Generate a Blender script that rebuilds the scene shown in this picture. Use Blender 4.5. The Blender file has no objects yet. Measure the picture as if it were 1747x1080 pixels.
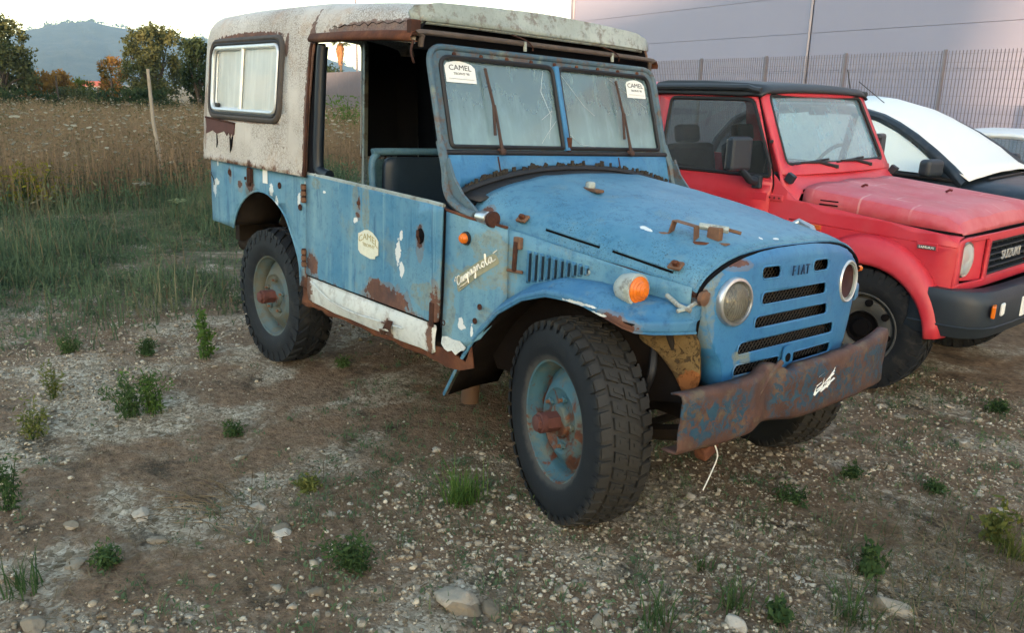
import bpy, bmesh, math, random
import numpy as np
from mathutils import Vector, Matrix, noise as mnoise
from mathutils.geometry import tessellate_polygon

rnd = random.Random(7)
scene = bpy.context.scene
COL = scene.collection
PI = math.pi
R = math.radians

# ------------------------------------------------------------------ camera
cam_d = bpy.data.cameras.new('camera')
cam = bpy.data.objects.new('camera', cam_d)
COL.objects.link(cam)
CX = Vector((0.65586479, 0.75445815, 0.02518481))
CU = Vector((-0.21049253, 0.15074201, 0.96590359))
CF = Vector((-0.72493743, 0.63880337, -0.25767419))
CO = Vector((1.93115, -2.62929, 1.46701))
cam.matrix_world = Matrix(((CX.x, CU.x, -CF.x, CO.x), (CX.y, CU.y, -CF.y, CO.y), (CX.z, CU.z, -CF.z, CO.z), (0, 0, 0, 1)))
cam_d.sensor_fit = 'HORIZONTAL'
cam_d.sensor_width = 36.0
cam_d.lens = 36.0 * 1423.2 / 1747.0
cam_d.clip_start = 0.05
cam_d.clip_end = 8000
scene.camera = cam

# ------------------------------------------------------------------ sky, sun, exposure
SUN_EL = R(8.0)
SUN_HEAD = R(-50.0)
world = bpy.data.worlds.new('World')
scene.world = world
world.use_nodes = True
wn = world.node_tree.nodes
wl = world.node_tree.links
bg = wn['Background']
sky = wn.new('ShaderNodeTexSky')
sky.sky_type = 'NISHITA'
sky.sun_disc = False
sky.sun_elevation = SUN_EL
sky.sun_rotation = PI / 2 - SUN_HEAD
sky.air_density = 1.0
sky.dust_density = 1.0
sky.ozone_density = 0.35
wl.new(sky.outputs[0], bg.inputs[0])
bg.inputs[1].default_value = 0.15
sun_d = bpy.data.lights.new('sun', 'SUN')
sun_d.energy = 3.0
sun_d.angle = R(1.0)
sun_d.color = (1.0, 0.62, 0.36)
sun = bpy.data.objects.new('sun', sun_d)
COL.objects.link(sun)
sdir = Vector((math.cos(SUN_HEAD) * math.cos(SUN_EL), math.sin(SUN_HEAD) * math.cos(SUN_EL), math.sin(SUN_EL)))
sun.rotation_euler = sdir.to_track_quat('Z', 'Y').to_euler()
scene.cycles.max_bounces = 7
scene.cycles.diffuse_bounces = 3
scene.cycles.glossy_bounces = 3
scene.cycles.transmission_bounces = 4
scene.cycles.transparent_max_bounces = 10
vs = scene.view_settings
vs.view_transform = 'Standard'
vs.look = 'None'
vs.exposure = 2.5
vs.gamma = 1.0
vs.use_curve_mapping = False

# ------------------------------------------------------------------ helpers
def link(o, parent=None):
    COL.objects.link(o)
    if parent is not None:
        o.parent = parent
    return o

def tag(o, label=None, cat=None, group=None, kind=None):
    if label: o['label'] = label
    if cat: o['category'] = cat
    if group: o['group'] = group
    if kind: o['kind'] = kind
    return o

def empty(name, loc=(0, 0, 0), rot=(0, 0, 0)):
    o = bpy.data.objects.new(name, None)
    COL.objects.link(o)
    o.location = loc
    o.rotation_euler = rot
    o.empty_display_size = 0.2
    return o

def mk(name, verts, faces, mat=None, parent=None, smooth=False, loc=None, rot=None, bevel=0, solid=0, off=0.0, autosm=None):
    me = bpy.data.meshes.new(name)
    me.from_pydata([tuple(v) for v in verts], [], [tuple(f) for f in faces])
    me.validate()
    return mo(name, me, mat, parent, smooth, loc, rot, bevel, solid, off, autosm)

def mo(name, me, mat=None, parent=None, smooth=False, loc=None, rot=None, bevel=0, solid=0, off=0.0, autosm=None):
    if mat is not None and len(me.materials) == 0:
        me.materials.append(mat)
    if smooth:
        me.polygons.foreach_set('use_smooth', [True] * len(me.polygons))
    o = bpy.data.objects.new(name, me)
    link(o, parent)
    if loc is not None: o.location = loc
    if rot is not None: o.rotation_euler = rot
    if solid:
        m = o.modifiers.new('solid', 'SOLIDIFY'); m.thickness = solid; m.offset = off
    if bevel:
        m = o.modifiers.new('bevel', 'BEVEL'); m.width = bevel; m.segments = 2; m.limit_method = 'ANGLE'; m.angle_limit = R(35)
    if autosm is not None:
        me.set_sharp_from_angle(angle=R(autosm))
    return o

def mb(name, bm, mat=None, parent=None, **k):
    bmesh.ops.recalc_face_normals(bm, faces=bm.faces)
    me = bpy.data.meshes.new(name)
    bm.to_mesh(me)
    bm.free()
    return mo(name, me, mat, parent, **k)

def abox(bm, c, s, M=None):
    """box of centre c and full size s into bm"""
    vs_ = []
    for dx in (-.5, .5):
        for dy in (-.5, .5):
            for dz in (-.5, .5):
                p = Vector((dx * s[0], dy * s[1], dz * s[2]))
                if M is not None: p = M @ p
                vs_.append(bm.verts.new(p + Vector(c)))
    for f in ((0, 1, 3, 2), (4, 6, 7, 5), (0, 4, 5, 1), (2, 3, 7, 6), (0, 2, 6, 4), (1, 5, 7, 3)):
        bm.faces.new([vs_[i] for i in f])

def box(name, c, s, mat, parent=None, M=None, bevel=0.004, **k):
    bm = bmesh.new()
    abox(bm, c, s, M)
    return mb(name, bm, mat, parent, bevel=bevel, **k)

def frame_along(pts):
    P = [Vector(p) for p in pts]
    n = len(P)
    T = []
    for i in range(n):
        a = P[max(i - 1, 0)]; b = P[min(i + 1, n - 1)]
        T.append((b - a).normalized())
    up = Vector((0, 0, 1))
    if abs(T[0].dot(up)) > 0.9: up = Vector((1, 0, 0))
    N = (up - T[0] * up.dot(T[0])).normalized()
    Ns = [N]
    for i in range(1, n):
        N = (Ns[-1] - T[i] * Ns[-1].dot(T[i]))
        N = N.normalized() if N.length > 1e-6 else Ns[-1]
        Ns.append(N)
    return P, T, Ns

def atube(bm, pts, r, seg=10, cap=True, flat=1.0, closed=False):
    P, T, Ns = frame_along(pts)
    rr = r if isinstance(r, (list, tuple)) else [r] * len(P)
    rings = []
    for p, t, n_, q in zip(P, T, Ns, rr):
        b = t.cross(n_)
        rings.append([bm.verts.new(p + n_ * (q * math.cos(2 * PI * k / seg)) * flat + b * (q * math.sin(2 * PI * k / seg))) for k in range(seg)])
    m = len(rings)
    for i in range(m if closed else m - 1):
        a, b = rings[i], rings[(i + 1) % m]
        for k in range(seg):
            bm.faces.new((a[k], a[(k + 1) % seg], b[(k + 1) % seg], b[k]))
    if cap and not closed:
        bm.faces.new(rings[0][::-1]); bm.faces.new(rings[-1])

def tube(name, pts, r, mat, parent=None, seg=10, closed=False, flat=1.0, **k):
    bm = bmesh.new()
    atube(bm, pts, r, seg, True, flat, closed)
    k.setdefault('smooth', True); k.setdefault('autosm', 45)
    return mb(name, bm, mat, parent, **k)

def smooth_path(pts, n=6):
    """Catmull-Rom through pts"""
    P = [Vector(p) for p in pts]
    out = []
    for i in range(len(P) - 1):
        p0 = P[max(i - 1, 0)]; p1 = P[i]; p2 = P[i + 1]; p3 = P[min(i + 2, len(P) - 1)]
        for k in range(n):
            t = k / n
            out.append(0.5 * ((2 * p1) + (p2 - p0) * t + (2 * p0 - 5 * p1 + 4 * p2 - p3) * t * t + (3 * p1 - p0 - 3 * p2 + p3) * t ** 3))
    out.append(P[-1])
    return out

def alathe(bm, prof, seg=32, axis='y', c=(0, 0, 0), close=False, caps=False):
    """prof: list of (a, r): a along axis, r radius"""
    rings = []
    for a, r in prof:
        ring = []
        for k in range(seg):
            t = 2 * PI * k / seg
            u, v = r * math.cos(t), r * math.sin(t)
            p = {'y': (u, a, v), 'x': (a, u, v), 'z': (u, v, a)}[axis]
            ring.append(bm.verts.new(Vector(p) + Vector(c)))
        rings.append(ring)
    for i in range(len(rings) if close else len(rings) - 1):
        a, b = rings[i], rings[(i + 1) % len(rings)]
        for k in range(seg):
            bm.faces.new((a[k], a[(k + 1) % seg], b[(k + 1) % seg], b[k]))
    if caps and not close:
        for ring, rv in ((rings[0], prof[0][1]), (rings[-1], prof[-1][1])):
            if rv > 1e-5:
                bm.faces.new(ring)

def lathe(name, prof, mat, parent=None, seg=32, axis='y', c=(0, 0, 0), close=False, **k):
    bm = bmesh.new()
    alathe(bm, prof, seg, axis, c, close)
    bmesh.ops.remove_doubles(bm, verts=bm.verts, dist=1e-5)
    k.setdefault('smooth', True); k.setdefault('autosm', 40)
    return mb(name, bm, mat, parent, **k)

def rpoly(pts, rad, n=5):
    """2D polygon with rounded corners; rad one number or per corner"""
    out = []
    m = len(pts)
    for i in range(m):
        p = Vector(pts[i]).to_2d(); a = Vector(pts[i - 1]).to_2d(); b = Vector(pts[(i + 1) % m]).to_2d()
        r = rad[i] if isinstance(rad, (list, tuple)) else rad
        if r <= 0:
            out.append((p.x, p.y)); continue
        d1 = (a - p); d2 = (b - p)
        l = min(r, d1.length * .49, d2.length * .49)
        s = p + d1.normalized() * l; e = p + d2.normalized() * l
        for k in range(n + 1):
            t = k / n
            q = s * (1 - t) ** 2 + p * 2 * t * (1 - t) + e * t * t
            out.append((q.x, q.y))
    return out

def rrect(x0, x1, y0, y1, r, n=5):
    return rpoly([(x0, y0), (x1, y0), (x1, y1), (x0, y1)], r, n)

def sheet_bm(outline, holes=(), du=None, dv=None, fn=None):
    """flat polygon with holes in (u,v), cut along a grid, mapped to 3D by fn(u,v)"""
    loops = [list(outline)] + [list(h) for h in holes]
    tess = tessellate_polygon([[Vector((p[0], p[1], 0)) for p in l] for l in loops])
    flat = [p for l in loops for p in l]
    bm = bmesh.new()
    V = [bm.verts.new((p[0], p[1], 0)) for p in flat]
    for t in tess:
        try: bm.faces.new([V[i] for i in t])
        except ValueError: pass
    us = [p[0] for p in outline]; vs2 = [p[1] for p in outline]
    for ax, d, lo, hi in ((0, du, min(us), max(us)), (1, dv, min(vs2), max(vs2))):
        if d:
            n = max(1, int((hi - lo) / d))
            for k in range(1, n):
                c = lo + (hi - lo) * k / n
                co = Vector((0, 0, 0)); co[ax] = c
                no = Vector((0, 0, 0)); no[ax] = 1
                bmesh.ops.bisect_plane(bm, geom=bm.verts[:] + bm.edges[:] + bm.faces[:], dist=1e-6, plane_co=co, plane_no=no)
    bmesh.ops.dissolve_degenerate(bm, dist=1e-6, edges=bm.edges[:])
    if fn:
        for v in bm.verts:
            v.co = Vector(fn(v.co.x, v.co.y))
    return bm

def sheet(name, outline, holes, fn, mat, parent=None, du=None, dv=None, solid=0.004, off=0.0, flip=False, **k):
    bm = sheet_bm(outline, holes, du, dv, fn)
    bmesh.ops.recalc_face_normals(bm, faces=bm.faces)
    if flip: bmesh.ops.reverse_faces(bm, faces=bm.faces)
    me = bpy.data.meshes.new(name); bm.to_mesh(me); bm.free()
    return mo(name, me, mat, parent, solid=solid, off=off, **k)

def grid_surf(name, rows, mat, parent=None, solid=0.004, off=0.0, smooth=True, closed_v=False, **k):
    m, n = len(rows), len(rows[0])
    V = [p for r in rows for p in r]
    Fc = []
    for i in range(m - 1):
        for j in range(n if closed_v else n - 1):
            j2 = (j + 1) % n
            Fc.append((i * n + j, i * n + j2, (i + 1) * n + j2, (i + 1) * n + j))
    return mk(name, V, Fc, mat, parent, smooth=smooth, solid=solid, off=off, **k)

def lerp(a, b, t): return a + (b - a) * t
def interp(x, xs, ys): return float(np.interp(x, xs, ys))
def nz(x, y, z=0.0): return mnoise.noise(Vector((x, y, z)))

def text_mesh(txt, size=1.0, extrude=0.0, shear=0.0, font_scale_x=1.0, res=3):
    c = bpy.data.curves.new('t', 'FONT')
    c.body = txt; c.size = size; c.extrude = extrude; c.shear = shear; c.resolution_u = res
    c.align_x = 'CENTER'; c.align_y = 'CENTER'
    o = bpy.data.objects.new('t', c)
    COL.objects.link(o)
    dg = bpy.context.evaluated_depsgraph_get()
    me = bpy.data.meshes.new_from_object(o.evaluated_get(dg))
    bpy.data.objects.remove(o); bpy.data.curves.remove(c)
    if font_scale_x != 1.0:
        for v in me.vertices: v.co.x *= font_scale_x
    return me

def text(name, txt, size, mat, parent, origin, ux, uy, extrude=0.0015, shear=0.0, sx=1.0, bend=0.0, wt=0.0):
    """text laid on the plane at origin spanned by ux, uy (3D unit vectors)"""
    me = text_mesh(txt, size, extrude, shear, sx)
    ux = Vector(ux).normalized(); uy = Vector(uy).normalized(); un = ux.cross(uy)
    o_ = Vector(origin)
    for v in me.vertices:
        x, y, z = v.co
        y = y - bend * x * x
        v.co = o_ + ux * x + uy * y + un * z
    me.materials.clear()
    return mo(name, me, mat, parent)

# ------------------------------------------------------------------ shader helper
class NB:
    def __init__(s, name):
        s.m = bpy.data.materials.new(name); s.m.use_nodes = True
        s.t = s.m.node_tree; s.t.nodes.clear()
        s.out = s.n('OutputMaterial')
        s._tc = None
    def n(s, t): return s.t.nodes.new('ShaderNode' + t)
    def l(s, a, b): s.t.links.new(a, b)
    def put(s, sock, v):
        if v is None: return
        if isinstance(v, bpy.types.NodeSocket): s.l(v, sock)
        elif isinstance(v, (tuple, list)) and len(v) == 3 and len(getattr(sock, 'default_value', (0, 0, 0))) == 4: sock.default_value = (*v, 1)
        else: sock.default_value = v
    def obj(s):
        if s._tc is None: s._tc = s.n('TexCoord')
        return s._tc.outputs['Object']
    def gen(s):
        if s._tc is None: s._tc = s.n('TexCoord')
        return s._tc.outputs['Generated']
    def pos(s): return s.n('NewGeometry').outputs['Position']
    def scale(s, v, k):
        q = s.n('VectorMath'); q.operation = 'MULTIPLY'; s.put(q.inputs[0], v); q.inputs[1].default_value = k; return q.outputs[0]
    def noise(s, sc, det=4, ro=.55, vec=None, dist=0, out='Fac'):
        q = s.n('TexNoise'); q.inputs['Scale'].default_value = sc; q.inputs['Detail'].default_value = det
        q.inputs['Roughness'].default_value = ro; q.inputs['Distortion'].default_value = dist
        s.put(q.inputs['Vector'], vec if vec is not None else s.obj()); return q.outputs[out]
    def voro(s, sc, feat='F1', vec=None, out='Distance', rand=1):
        q = s.n('TexVoronoi'); q.feature = feat; q.inputs['Scale'].default_value = sc; q.inputs['Randomness'].default_value = rand
        s.put(q.inputs['Vector'], vec if vec is not None else s.obj()); return q.outputs[out]
    def ramp(s, f, st, interp='LINEAR'):
        q = s.n('ValToRGB'); q.color_ramp.interpolation = interp
        e = q.color_ramp.elements
        while len(e) < len(st): e.new(.5)
        for el, (p, c) in zip(e, st):
            el.position = p
            el.color = (c, c, c, 1) if isinstance(c, (int, float)) else (*c, 1)
        s.put(q.inputs[0], f); return q.outputs[0]
    def mix(s, f, a, b, mode='MIX'):
        q = s.n('Mix'); q.data_type = 'RGBA'; q.blend_type = mode
        s.put(q.inputs[0], f); s.put(q.inputs[6], a); s.put(q.inputs[7], b); return q.outputs[2]
    def math(s, op, a, b=None, c=None, clamp=False):
        q = s.n('Math'); q.operation = op; q.use_clamp = clamp
        s.put(q.inputs[0], a)
        if b is not None: s.put(q.inputs[1], b)
        if c is not None: s.put(q.inputs[2], c)
        return q.outputs[0]
    def sep(s, v=None):
        q = s.n('SeparateXYZ'); s.put(q.inputs[0], v if v is not None else s.obj()); return q.outputs
    def step(s, v, lo, hi, a=0., b=1.):
        q = s.n('MapRange'); q.interpolation_type = 'SMOOTHSTEP'
        s.put(q.inputs[0], v)
        for i, k in ((1, lo), (2, hi), (3, a), (4, b)): q.inputs[i].default_value = k
        return q.outputs[0]
    def blob(s, c, r, k=.5, nsc=25, warp=None):
        """mask of an ellipse (None radius: any) with a ragged edge"""
        inv = [0 if q is None else 1 / q for q in r]
        q = s.n('VectorMath'); q.operation = 'MULTIPLY_ADD'; s.put(q.inputs[0], s.obj())
        q.inputs[1].default_value = inv; q.inputs[2].default_value = [-a * b for a, b in zip(c, inv)]
        ln = s.n('VectorMath'); ln.operation = 'LENGTH'; s.l(q.outputs[0], ln.inputs[0])
        nn = warp if warp is not None else s.noise(nsc, 4, .6)
        d = s.math('MULTIPLY_ADD', nn, k, s.math('ADD', ln.outputs['Value'], -k * .5))
        return s.step(d, 1.0, .9)
    def bump(s, h, st=.3, dist=.01, nrm=None):
        q = s.n('Bump'); q.inputs['Strength'].default_value = st; q.inputs['Distance'].default_value = dist
        s.put(q.inputs['Height'], h)
        if nrm is not None: s.l(nrm, q.inputs['Normal'])
        return q.outputs[0]
    def bsdf(s, col, rough=.5, metal=0., nrm=None, spec=.5, **k):
        q = s.n('BsdfPrincipled')
        s.put(q.inputs['Base Color'], col); s.put(q.inputs['Roughness'], rough); s.put(q.inputs['Metallic'], metal)
        q.inputs['Specular IOR Level'].default_value = spec
        if nrm is not None: s.l(nrm, q.inputs['Normal'])
        for a, b in k.items(): s.put(q.inputs[a], b)
        s.l(q.outputs[0], s.out.inputs[0]); s.b = q
        return s.m

def plain(name, col, rough=.6, metal=0., var=.15, nsc=12, bump=.1, spec=.4):
    b = NB(name)
    f = b.noise(nsc, 5, .6)
    c = b.mix(f, tuple(x * (1 - var) for x in col), tuple(min(1, x * (1 + var)) for x in col))
    return b.bsdf(c, rough, metal, b.bump(b.noise(nsc * 6, 4, .6), bump, .004) if bump else None, spec)
# ------------------------------------------------------------------ materials
RUST = (0.098, 0.036, 0.019)
RUSTL = (0.19, 0.080, 0.036)
RUSTD = (0.045, 0.022, 0.016)
WHITE = (0.60, 0.635, 0.62)
OLIVE = (0.20, 0.215, 0.15)

def rust_col(b, sc=14):
    return b.ramp(b.noise(sc, 6, .65), [(.25, RUSTD), (.5, RUST), (.78, RUSTL)])

def blue_paint(name, main=(0.050, 0.180, 0.300), chalk=(0.15, 0.295, 0.365), deep=(0.016, 0.080, 0.175), speck=.5, streak=.75,
               under=.35, chips=(), rusts=(), olives=(), low=None, rough=.55, extra=0., mott=.4, pits=.35):
    b = NB(name)
    o = b.obj()
    big = b.noise(2.6, 5, .6)
    c = b.mix(b.ramp(big, [(.35, 0.), (.68, 1.)]), main, chalk)
    st = b.noise(1., 4, .6, b.scale(o, (26., 26., 1.3)))
    c = b.mix(b.math('MULTIPLY', b.step(st, .50, .72), streak), c, chalk)
    st2 = b.noise(1., 4, .6, b.scale(o, (17., 17., 2.1)), dist=.6)
    c = b.mix(b.math('MULTIPLY', b.step(st2, .56, .74), streak * .8), c, deep)
    # dull olive-grey undercoat coming through
    um = b.math('MULTIPLY', b.step(b.noise(6.5, 7, .62, dist=.4), .56, .68), under)
    c = b.mix(um, c, OLIVE)
    warp = b.noise(38, 5, .65)
    for cc, rr in olives:
        c = b.mix(b.math('MULTIPLY', b.math('MULTIPLY', b.blob(cc, tuple(None if q is None else q * .9 for q in rr), 1.6, 14), b.step(b.noise(30, 5, .7), .3, .6)), .65), c, OLIVE)
    rc = rust_col(b)
    c = b.mix(b.math('MULTIPLY', b.step(b.noise(30, 6, .72), .48, .70), mott), c, deep)
    pm = b.math('MULTIPLY', b.step(b.noise(170, 4, .7), .56, .64), b.step(b.noise(4.5, 4, .6), .44, .60))
    c = b.mix(b.math('MULTIPLY', pm, pits), c, (0.018, 0.045, 0.065))
    if extra: c = b.mix(b.math('MULTIPLY', b.step(b.noise(17, 6, .7), .50, .62), extra), c, (0.10, 0.062, 0.042))
    fine = b.noise(95, 5, .7)
    rm = b.math('MULTIPLY', b.step(fine, .66, .72), b.step(b.noise(7, 4, .6), .47, .62))
    rm = b.math('MULTIPLY', rm, speck)
    for cc, rr in rusts:
        hc_ = (cc[0], cc[1], cc[2] - (rr[2] * .5 if rr[2] else 0)); hr_ = tuple(None if q is None else q * m_ for q, m_ in zip(rr, (1.35, 1.35, 1.9)))
        c = b.mix(b.math('MULTIPLY', b.blob(hc_, hr_, 1.3, 20), .38), c, (0.19, 0.125, 0.07))
        rm = b.math('MAXIMUM', rm, b.math('MULTIPLY', b.blob(cc, rr, 1.9, 30, warp), .9))
    if low:
        z = b.sep()[2]
        q = b.math('MULTIPLY_ADD', b.noise(16, 5, .7), low[1] * 1.6, z)
        rm = b.math('MAXIMUM', rm, b.step(q, low[0] + low[1], low[0] + low[1] * .6))
    c = b.mix(rm, c, rc)
    wm = None
    for cc, rr in chips:
        k = b.blob(cc, tuple(None if q is None else q * .68 for q in rr), 1.9, 50, None)
        wm = k if wm is None else b.math('MAXIMUM', wm, k)
    if wm is not None:
        c = b.mix(wm, c, WHITE)
    rg = b.math('MULTIPLY_ADD', rm, .3, rough)
    h = b.math('ADD', b.math('MULTIPLY', b.noise(70, 5, .6), .5), b.math('MULTIPLY', rm, .4))
    n = b.bump(h, .35, .003)
    n = b.bump(b.noise(3.2, 3, .5), .25, .02, n)
    return b.bsdf(c, rg, 0, n, .35)

def hardtop_paint(name, blobs=()):
    b = NB(name)
    o = b.obj()
    w = b.noise(2.4, 5, .6)
    c = b.mix(b.ramp(w, [(.35, 0.), (.7, 1.)]), (0.56, 0.535, 0.485), (0.45, 0.415, 0.36))
    # cracked alligator paint
    wv = b.n('VectorMath'); wv.operation = 'MULTIPLY_ADD'
    b.put(wv.inputs[0], b.noise(9, 4, .6, out='Color')); wv.inputs[1].default_value = (.035,) * 3; b.put(wv.inputs[2], o)
    d = b.voro(92, 'DISTANCE_TO_EDGE', wv.outputs[0])
    area = b.step(b.noise(3.1, 3, .55), .36, .54)
    area = b.math('MULTIPLY', area, b.step(b.sep()[0], -2.6, -2.15, .55, 1.))
    crack = b.math('MULTIPLY', b.step(d, .12, .03), area)
    d2 = b.voro(42, 'DISTANCE_TO_EDGE', wv.outputs[0])
    crack2 = b.math('MULTIPLY', b.step(d2, .05, .012), b.step(b.noise(2.2, 3, .5), .5, .62))
    crack = b.math('MULTIPLY', b.math('MAXIMUM', crack, crack2), .8)
    c = b.mix(crack, c, (0.14, 0.11, 0.085))
    # rusty bleed stains
    tan_ = b.math('MULTIPLY', b.step(b.noise(5, 6, .65), .52, .68), .45)
    c = b.mix(tan_, c, (0.38, 0.26, 0.17))
    strk = b.noise(1., 5, .65, b.scale(o, (30., 30., 1.6)))
    c = b.mix(b.math('MULTIPLY', b.step(strk, .55, .75), .35), c, (0.30, 0.24, 0.18))
    z = b.sep()[2]
    ragged = b.math('MULTIPLY_ADD', b.noise(24, 6, .7), .16, z)
    rm = b.math('MULTIPLY', b.step(ragged, 1.170, 1.140), b.step(b.noise(9, 5, .7), .42, .55))
    rm = b.math('MAXIMUM', rm, b.math('MULTIPLY', b.step(b.noise(75, 5, .7), .67, .72), b.step(b.noise(6, 3), .5, .6)))
    for cc, rr, k in blobs:
        rm = b.math('MAXIMUM', rm, b.math('MULTIPLY', b.blob(cc, rr, 1.1, 34), k))
    c = b.mix(rm, c, rust_col(b, 20))
    h = b.math('ADD', b.math('MULTIPLY', crack, -1.), b.noise(40, 4, .6))
    n = b.bump(h, .5, .003)
    return b.bsdf(c, .62, 0, n, .3)

M = {}
M['blue'] = blue_paint('faded_blue_paint')
M['blue_quarter'] = blue_paint('blue_quarter_paint', under=.2,
    chips=[((-2.90, 0, .89), (.035, None, .075)), ((-2.87, 0, .93), (.05, None, .03)), ((-2.85, 0, 1.045), (.016, None, .03)), ((-2.16, 0, .955), (.035, None, .05)),
           ((-1.86, 0, .93), (.022, None, .06)), ((-1.80, 0, .98), (.03, None, .07)), ((-2.10, 0, .90), (.03, None, .04))],
    rusts=[((-2.68, 0, 1.0), (.02, None, .025)), ((-2.55, 0, .945), (.03, None, .02)), ((-1.80, 0, .49), (.05, None, .08)), ((-2.42, 0, .95), (.05, None, .03)), ((-1.78, 0, .6), (.02, None, .1))])
M['blue_door'] = blue_paint('blue_door_paint', streak=.95, under=.35,
    chips=[((-.955, 0, .815), (.028, None, .075)), ((-.925, 0, .745), (.024, None, .05)), ((-.935, 0, .885), (.018, None, .035)), ((-1.30, 0, .905), (.03, None, .02)), ((-1.58, 0, 1.0), (.022, None, .010))],
    rusts=[((-1.04, 0, .595), (.17, None, .060)), ((-1.13, 0, .63), (.05, None, .045)), ((-.80, 0, .90), (.022, None, .045)), ((-1.27, 0, .985), (.012, None, .03)), ((-1.28, 0, .93), (.02, None, .012)),
           ((-1.70, 0, .64), (.05, None, .05)), ((-.69, 0, .62), (.03, None, .09))],
    olives=[((-1.21, 0, .97), (.035, None, .14)), ((-1.30, 0, 1.0), (.03, None, .08)), ((-.75, 0, .66), (.12, None, .07)), ((-1.66, 0, 1.03), (.06, None, .03))],
    low=(.568, .075))
M['blue_cowl'] = blue_paint('blue_cowl_paint', under=.5, streak=.5,
    chips=[((-.535, 0, .60), (.022, None, .04)), ((-.47, 0, .585), (.010, None, .045)), ((-.52, 0, .59), (.03, None, .015))],
    olives=[((-.40, 0, .90), (.10, None, .09)), ((-.46, 0, .79), (.15, None, .05)), ((-.62, 0, .62), (.05, None, .2)), ((-.33, 0, .80), (.025, None, .2))], speck=.4)
M['blue_hood'] = blue_paint('blue_hood_paint', main=(0.048, 0.168, 0.275), chalk=(0.105, 0.245, 0.34), streak=.2, under=.22, speck=1., mott=.55, pits=1.,
    chips=[((.08, -.43, 0), (.04, .016, None)), ((.36, -.15, 0), (.016, .012, None)), ((.375, -.08, 0), (.008, .02, None))],
    rusts=[((-.52, -.64, 0), (.03, .02, None))], rough=.5)
M['blue_front'] = blue_paint('blue_front_paint', main=(0.026, 0.135, 0.305), chalk=(0.052, 0.19, 0.345), deep=(0.014, 0.075, 0.20), streak=.3, under=.12, speck=.25, rough=.45,
    olives=[((.36, -.49, .74), (.2, .05, .3)), ((.43, -.31, .655), (.2, .06, .018)), ((.43, -.47, .93), (.2, .05, .05)), ((.43, -.30, .60), (.2, .05, .1))],
    rusts=[((.43, -.47, .60), (.2, .04, .05)), ((.4, -.5, .87), (.2, .02, .02)), ((.42, -.36, .965), (.2, .05, .012))])
M['blue_fender'] = blue_paint('blue_fender_paint', main=(0.036, 0.140, 0.265), chalk=(0.085, 0.22, 0.33), streak=.1, mott=.75, pits=.8, under=.45, speck=1.,
    rusts=[((.215, -.735, .775), (.055, .05, .025)), ((.27, -.72, .765), (.05, .05, .018))],
    chips=[((-.13, -.735, .818), (.05, .02, .008)), ((.08, -.737, .806), (.11, .016, .008)), ((.17, -.735, .788), (.05, .016, .008))])
M['blue_scuttle'] = blue_paint('blue_scuttle_paint', main=(0.028, 0.145, 0.32), chalk=(0.07, 0.215, 0.36), streak=.5, under=.1, speck=.3)
M['greenish'] = blue_paint('weathered_grey_green_paint', main=(0.26, 0.30, 0.275), chalk=(0.40, 0.44, 0.41), deep=(0.10, 0.125, 0.115), streak=.2, under=.6, speck=1., extra=.6)
M['frame'] = blue_paint('worn_frame_paint', main=(0.042, 0.088, 0.122), chalk=(0.095, 0.145, 0.17), deep=(0.02, 0.035, 0.045), streak=.1, under=.6, speck=1., extra=.8)
M['rocker'] = blue_paint('white_rocker_paint', main=(0.50, 0.54, 0.515), chalk=(0.58, 0.61, 0.58), deep=(0.34, 0.37, 0.34), streak=.3, under=.2, speck=.9, extra=.25,
    rusts=[((-1.77, 0, .50), (.06, None, .08)), ((-.73, 0, .50), (.02, None, .09)), ((-1.03, 0, .46), (.03, None, .06))], low=(.425, .05))
M['hardtop'] = hardtop_paint('cracked_white_hardtop_paint', [((-2.45, 0, 1.715), (.42, None, .03), 1.), ((-1.75, 0, 1.35), (.035, None, .5), .9), ((-1.15, 0, 1.72), (.5, None, .035), .8),
    ((-2.98, 0, 1.3), (.03, None, .2), .5), ((-1.5, -.60, 1.88), (.22, .10, .02), 1.), ((-2.0, 0, 1.67), (.02, None, .06), .9), ((-2.45, 0, 1.295), (.45, None, .015), .7)])
b = NB('rust'); M['rust'] = b.bsdf(rust_col(b, 9), .85, 0, b.bump(b.noise(60, 6, .7), .6, .004), .2)
b = NB('dark_rust'); M['rustd'] = b.bsdf(b.ramp(b.noise(11, 6, .65), [(.3, (0.022, 0.012, 0.010)), (.55, (0.06, 0.026, 0.017)), (.8, (0.13, 0.05, 0.026))]), .85, 0, b.bump(b.noise(60, 6, .7), .6, .004), .2)
b = NB('bumper_paint')
_z = b.sep()[2]
_band = b.math('MULTIPLY_ADD', b.noise(7, 5, .65), .20, b.math('ADD', _z, -.10))
_m = b.math('MULTIPLY', b.step(_band, .415, .46), b.step(_band, .60, .565))
_m = b.math('MULTIPLY', _m, b.step(b.noise(30, 7, .78, dist=.8), .47, .53))
_y = b.sep()[1]
_m = b.math('MULTIPLY', _m, b.step(b.math('ABSOLUTE', b.math('ADD', _y, .28)), .03, .12))
_c = b.ramp(b.noise(6, 6, .65), [(.3, (0.038, 0.019, 0.015)), (.55, (0.085, 0.042, 0.031)), (.8, (0.14, 0.078, 0.055))])
_c = b.mix(b.math('MULTIPLY', b.step(b.noise(13, 5, .7), .5, .7), .5), _c, (0.14, 0.125, 0.075))
_c = b.mix(_m, _c, b.mix(b.noise(30, 4), (0.006, 0.030, 0.062), (0.028, 0.080, 0.115)))
M['bumper'] = b.bsdf(_c, .62, 0, b.bump(b.math('ADD', b.noise(60, 6, .7), b.math('MULTIPLY', _m, .5)), .5, .003), .35)
b = NB('tyre_rubber')
_p = b.sep(); _rr = b.math('SQRT', b.math('ADD', b.math('POWER', _p[0], 2.), b.math('POWER', _p[2], 2.)))
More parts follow.
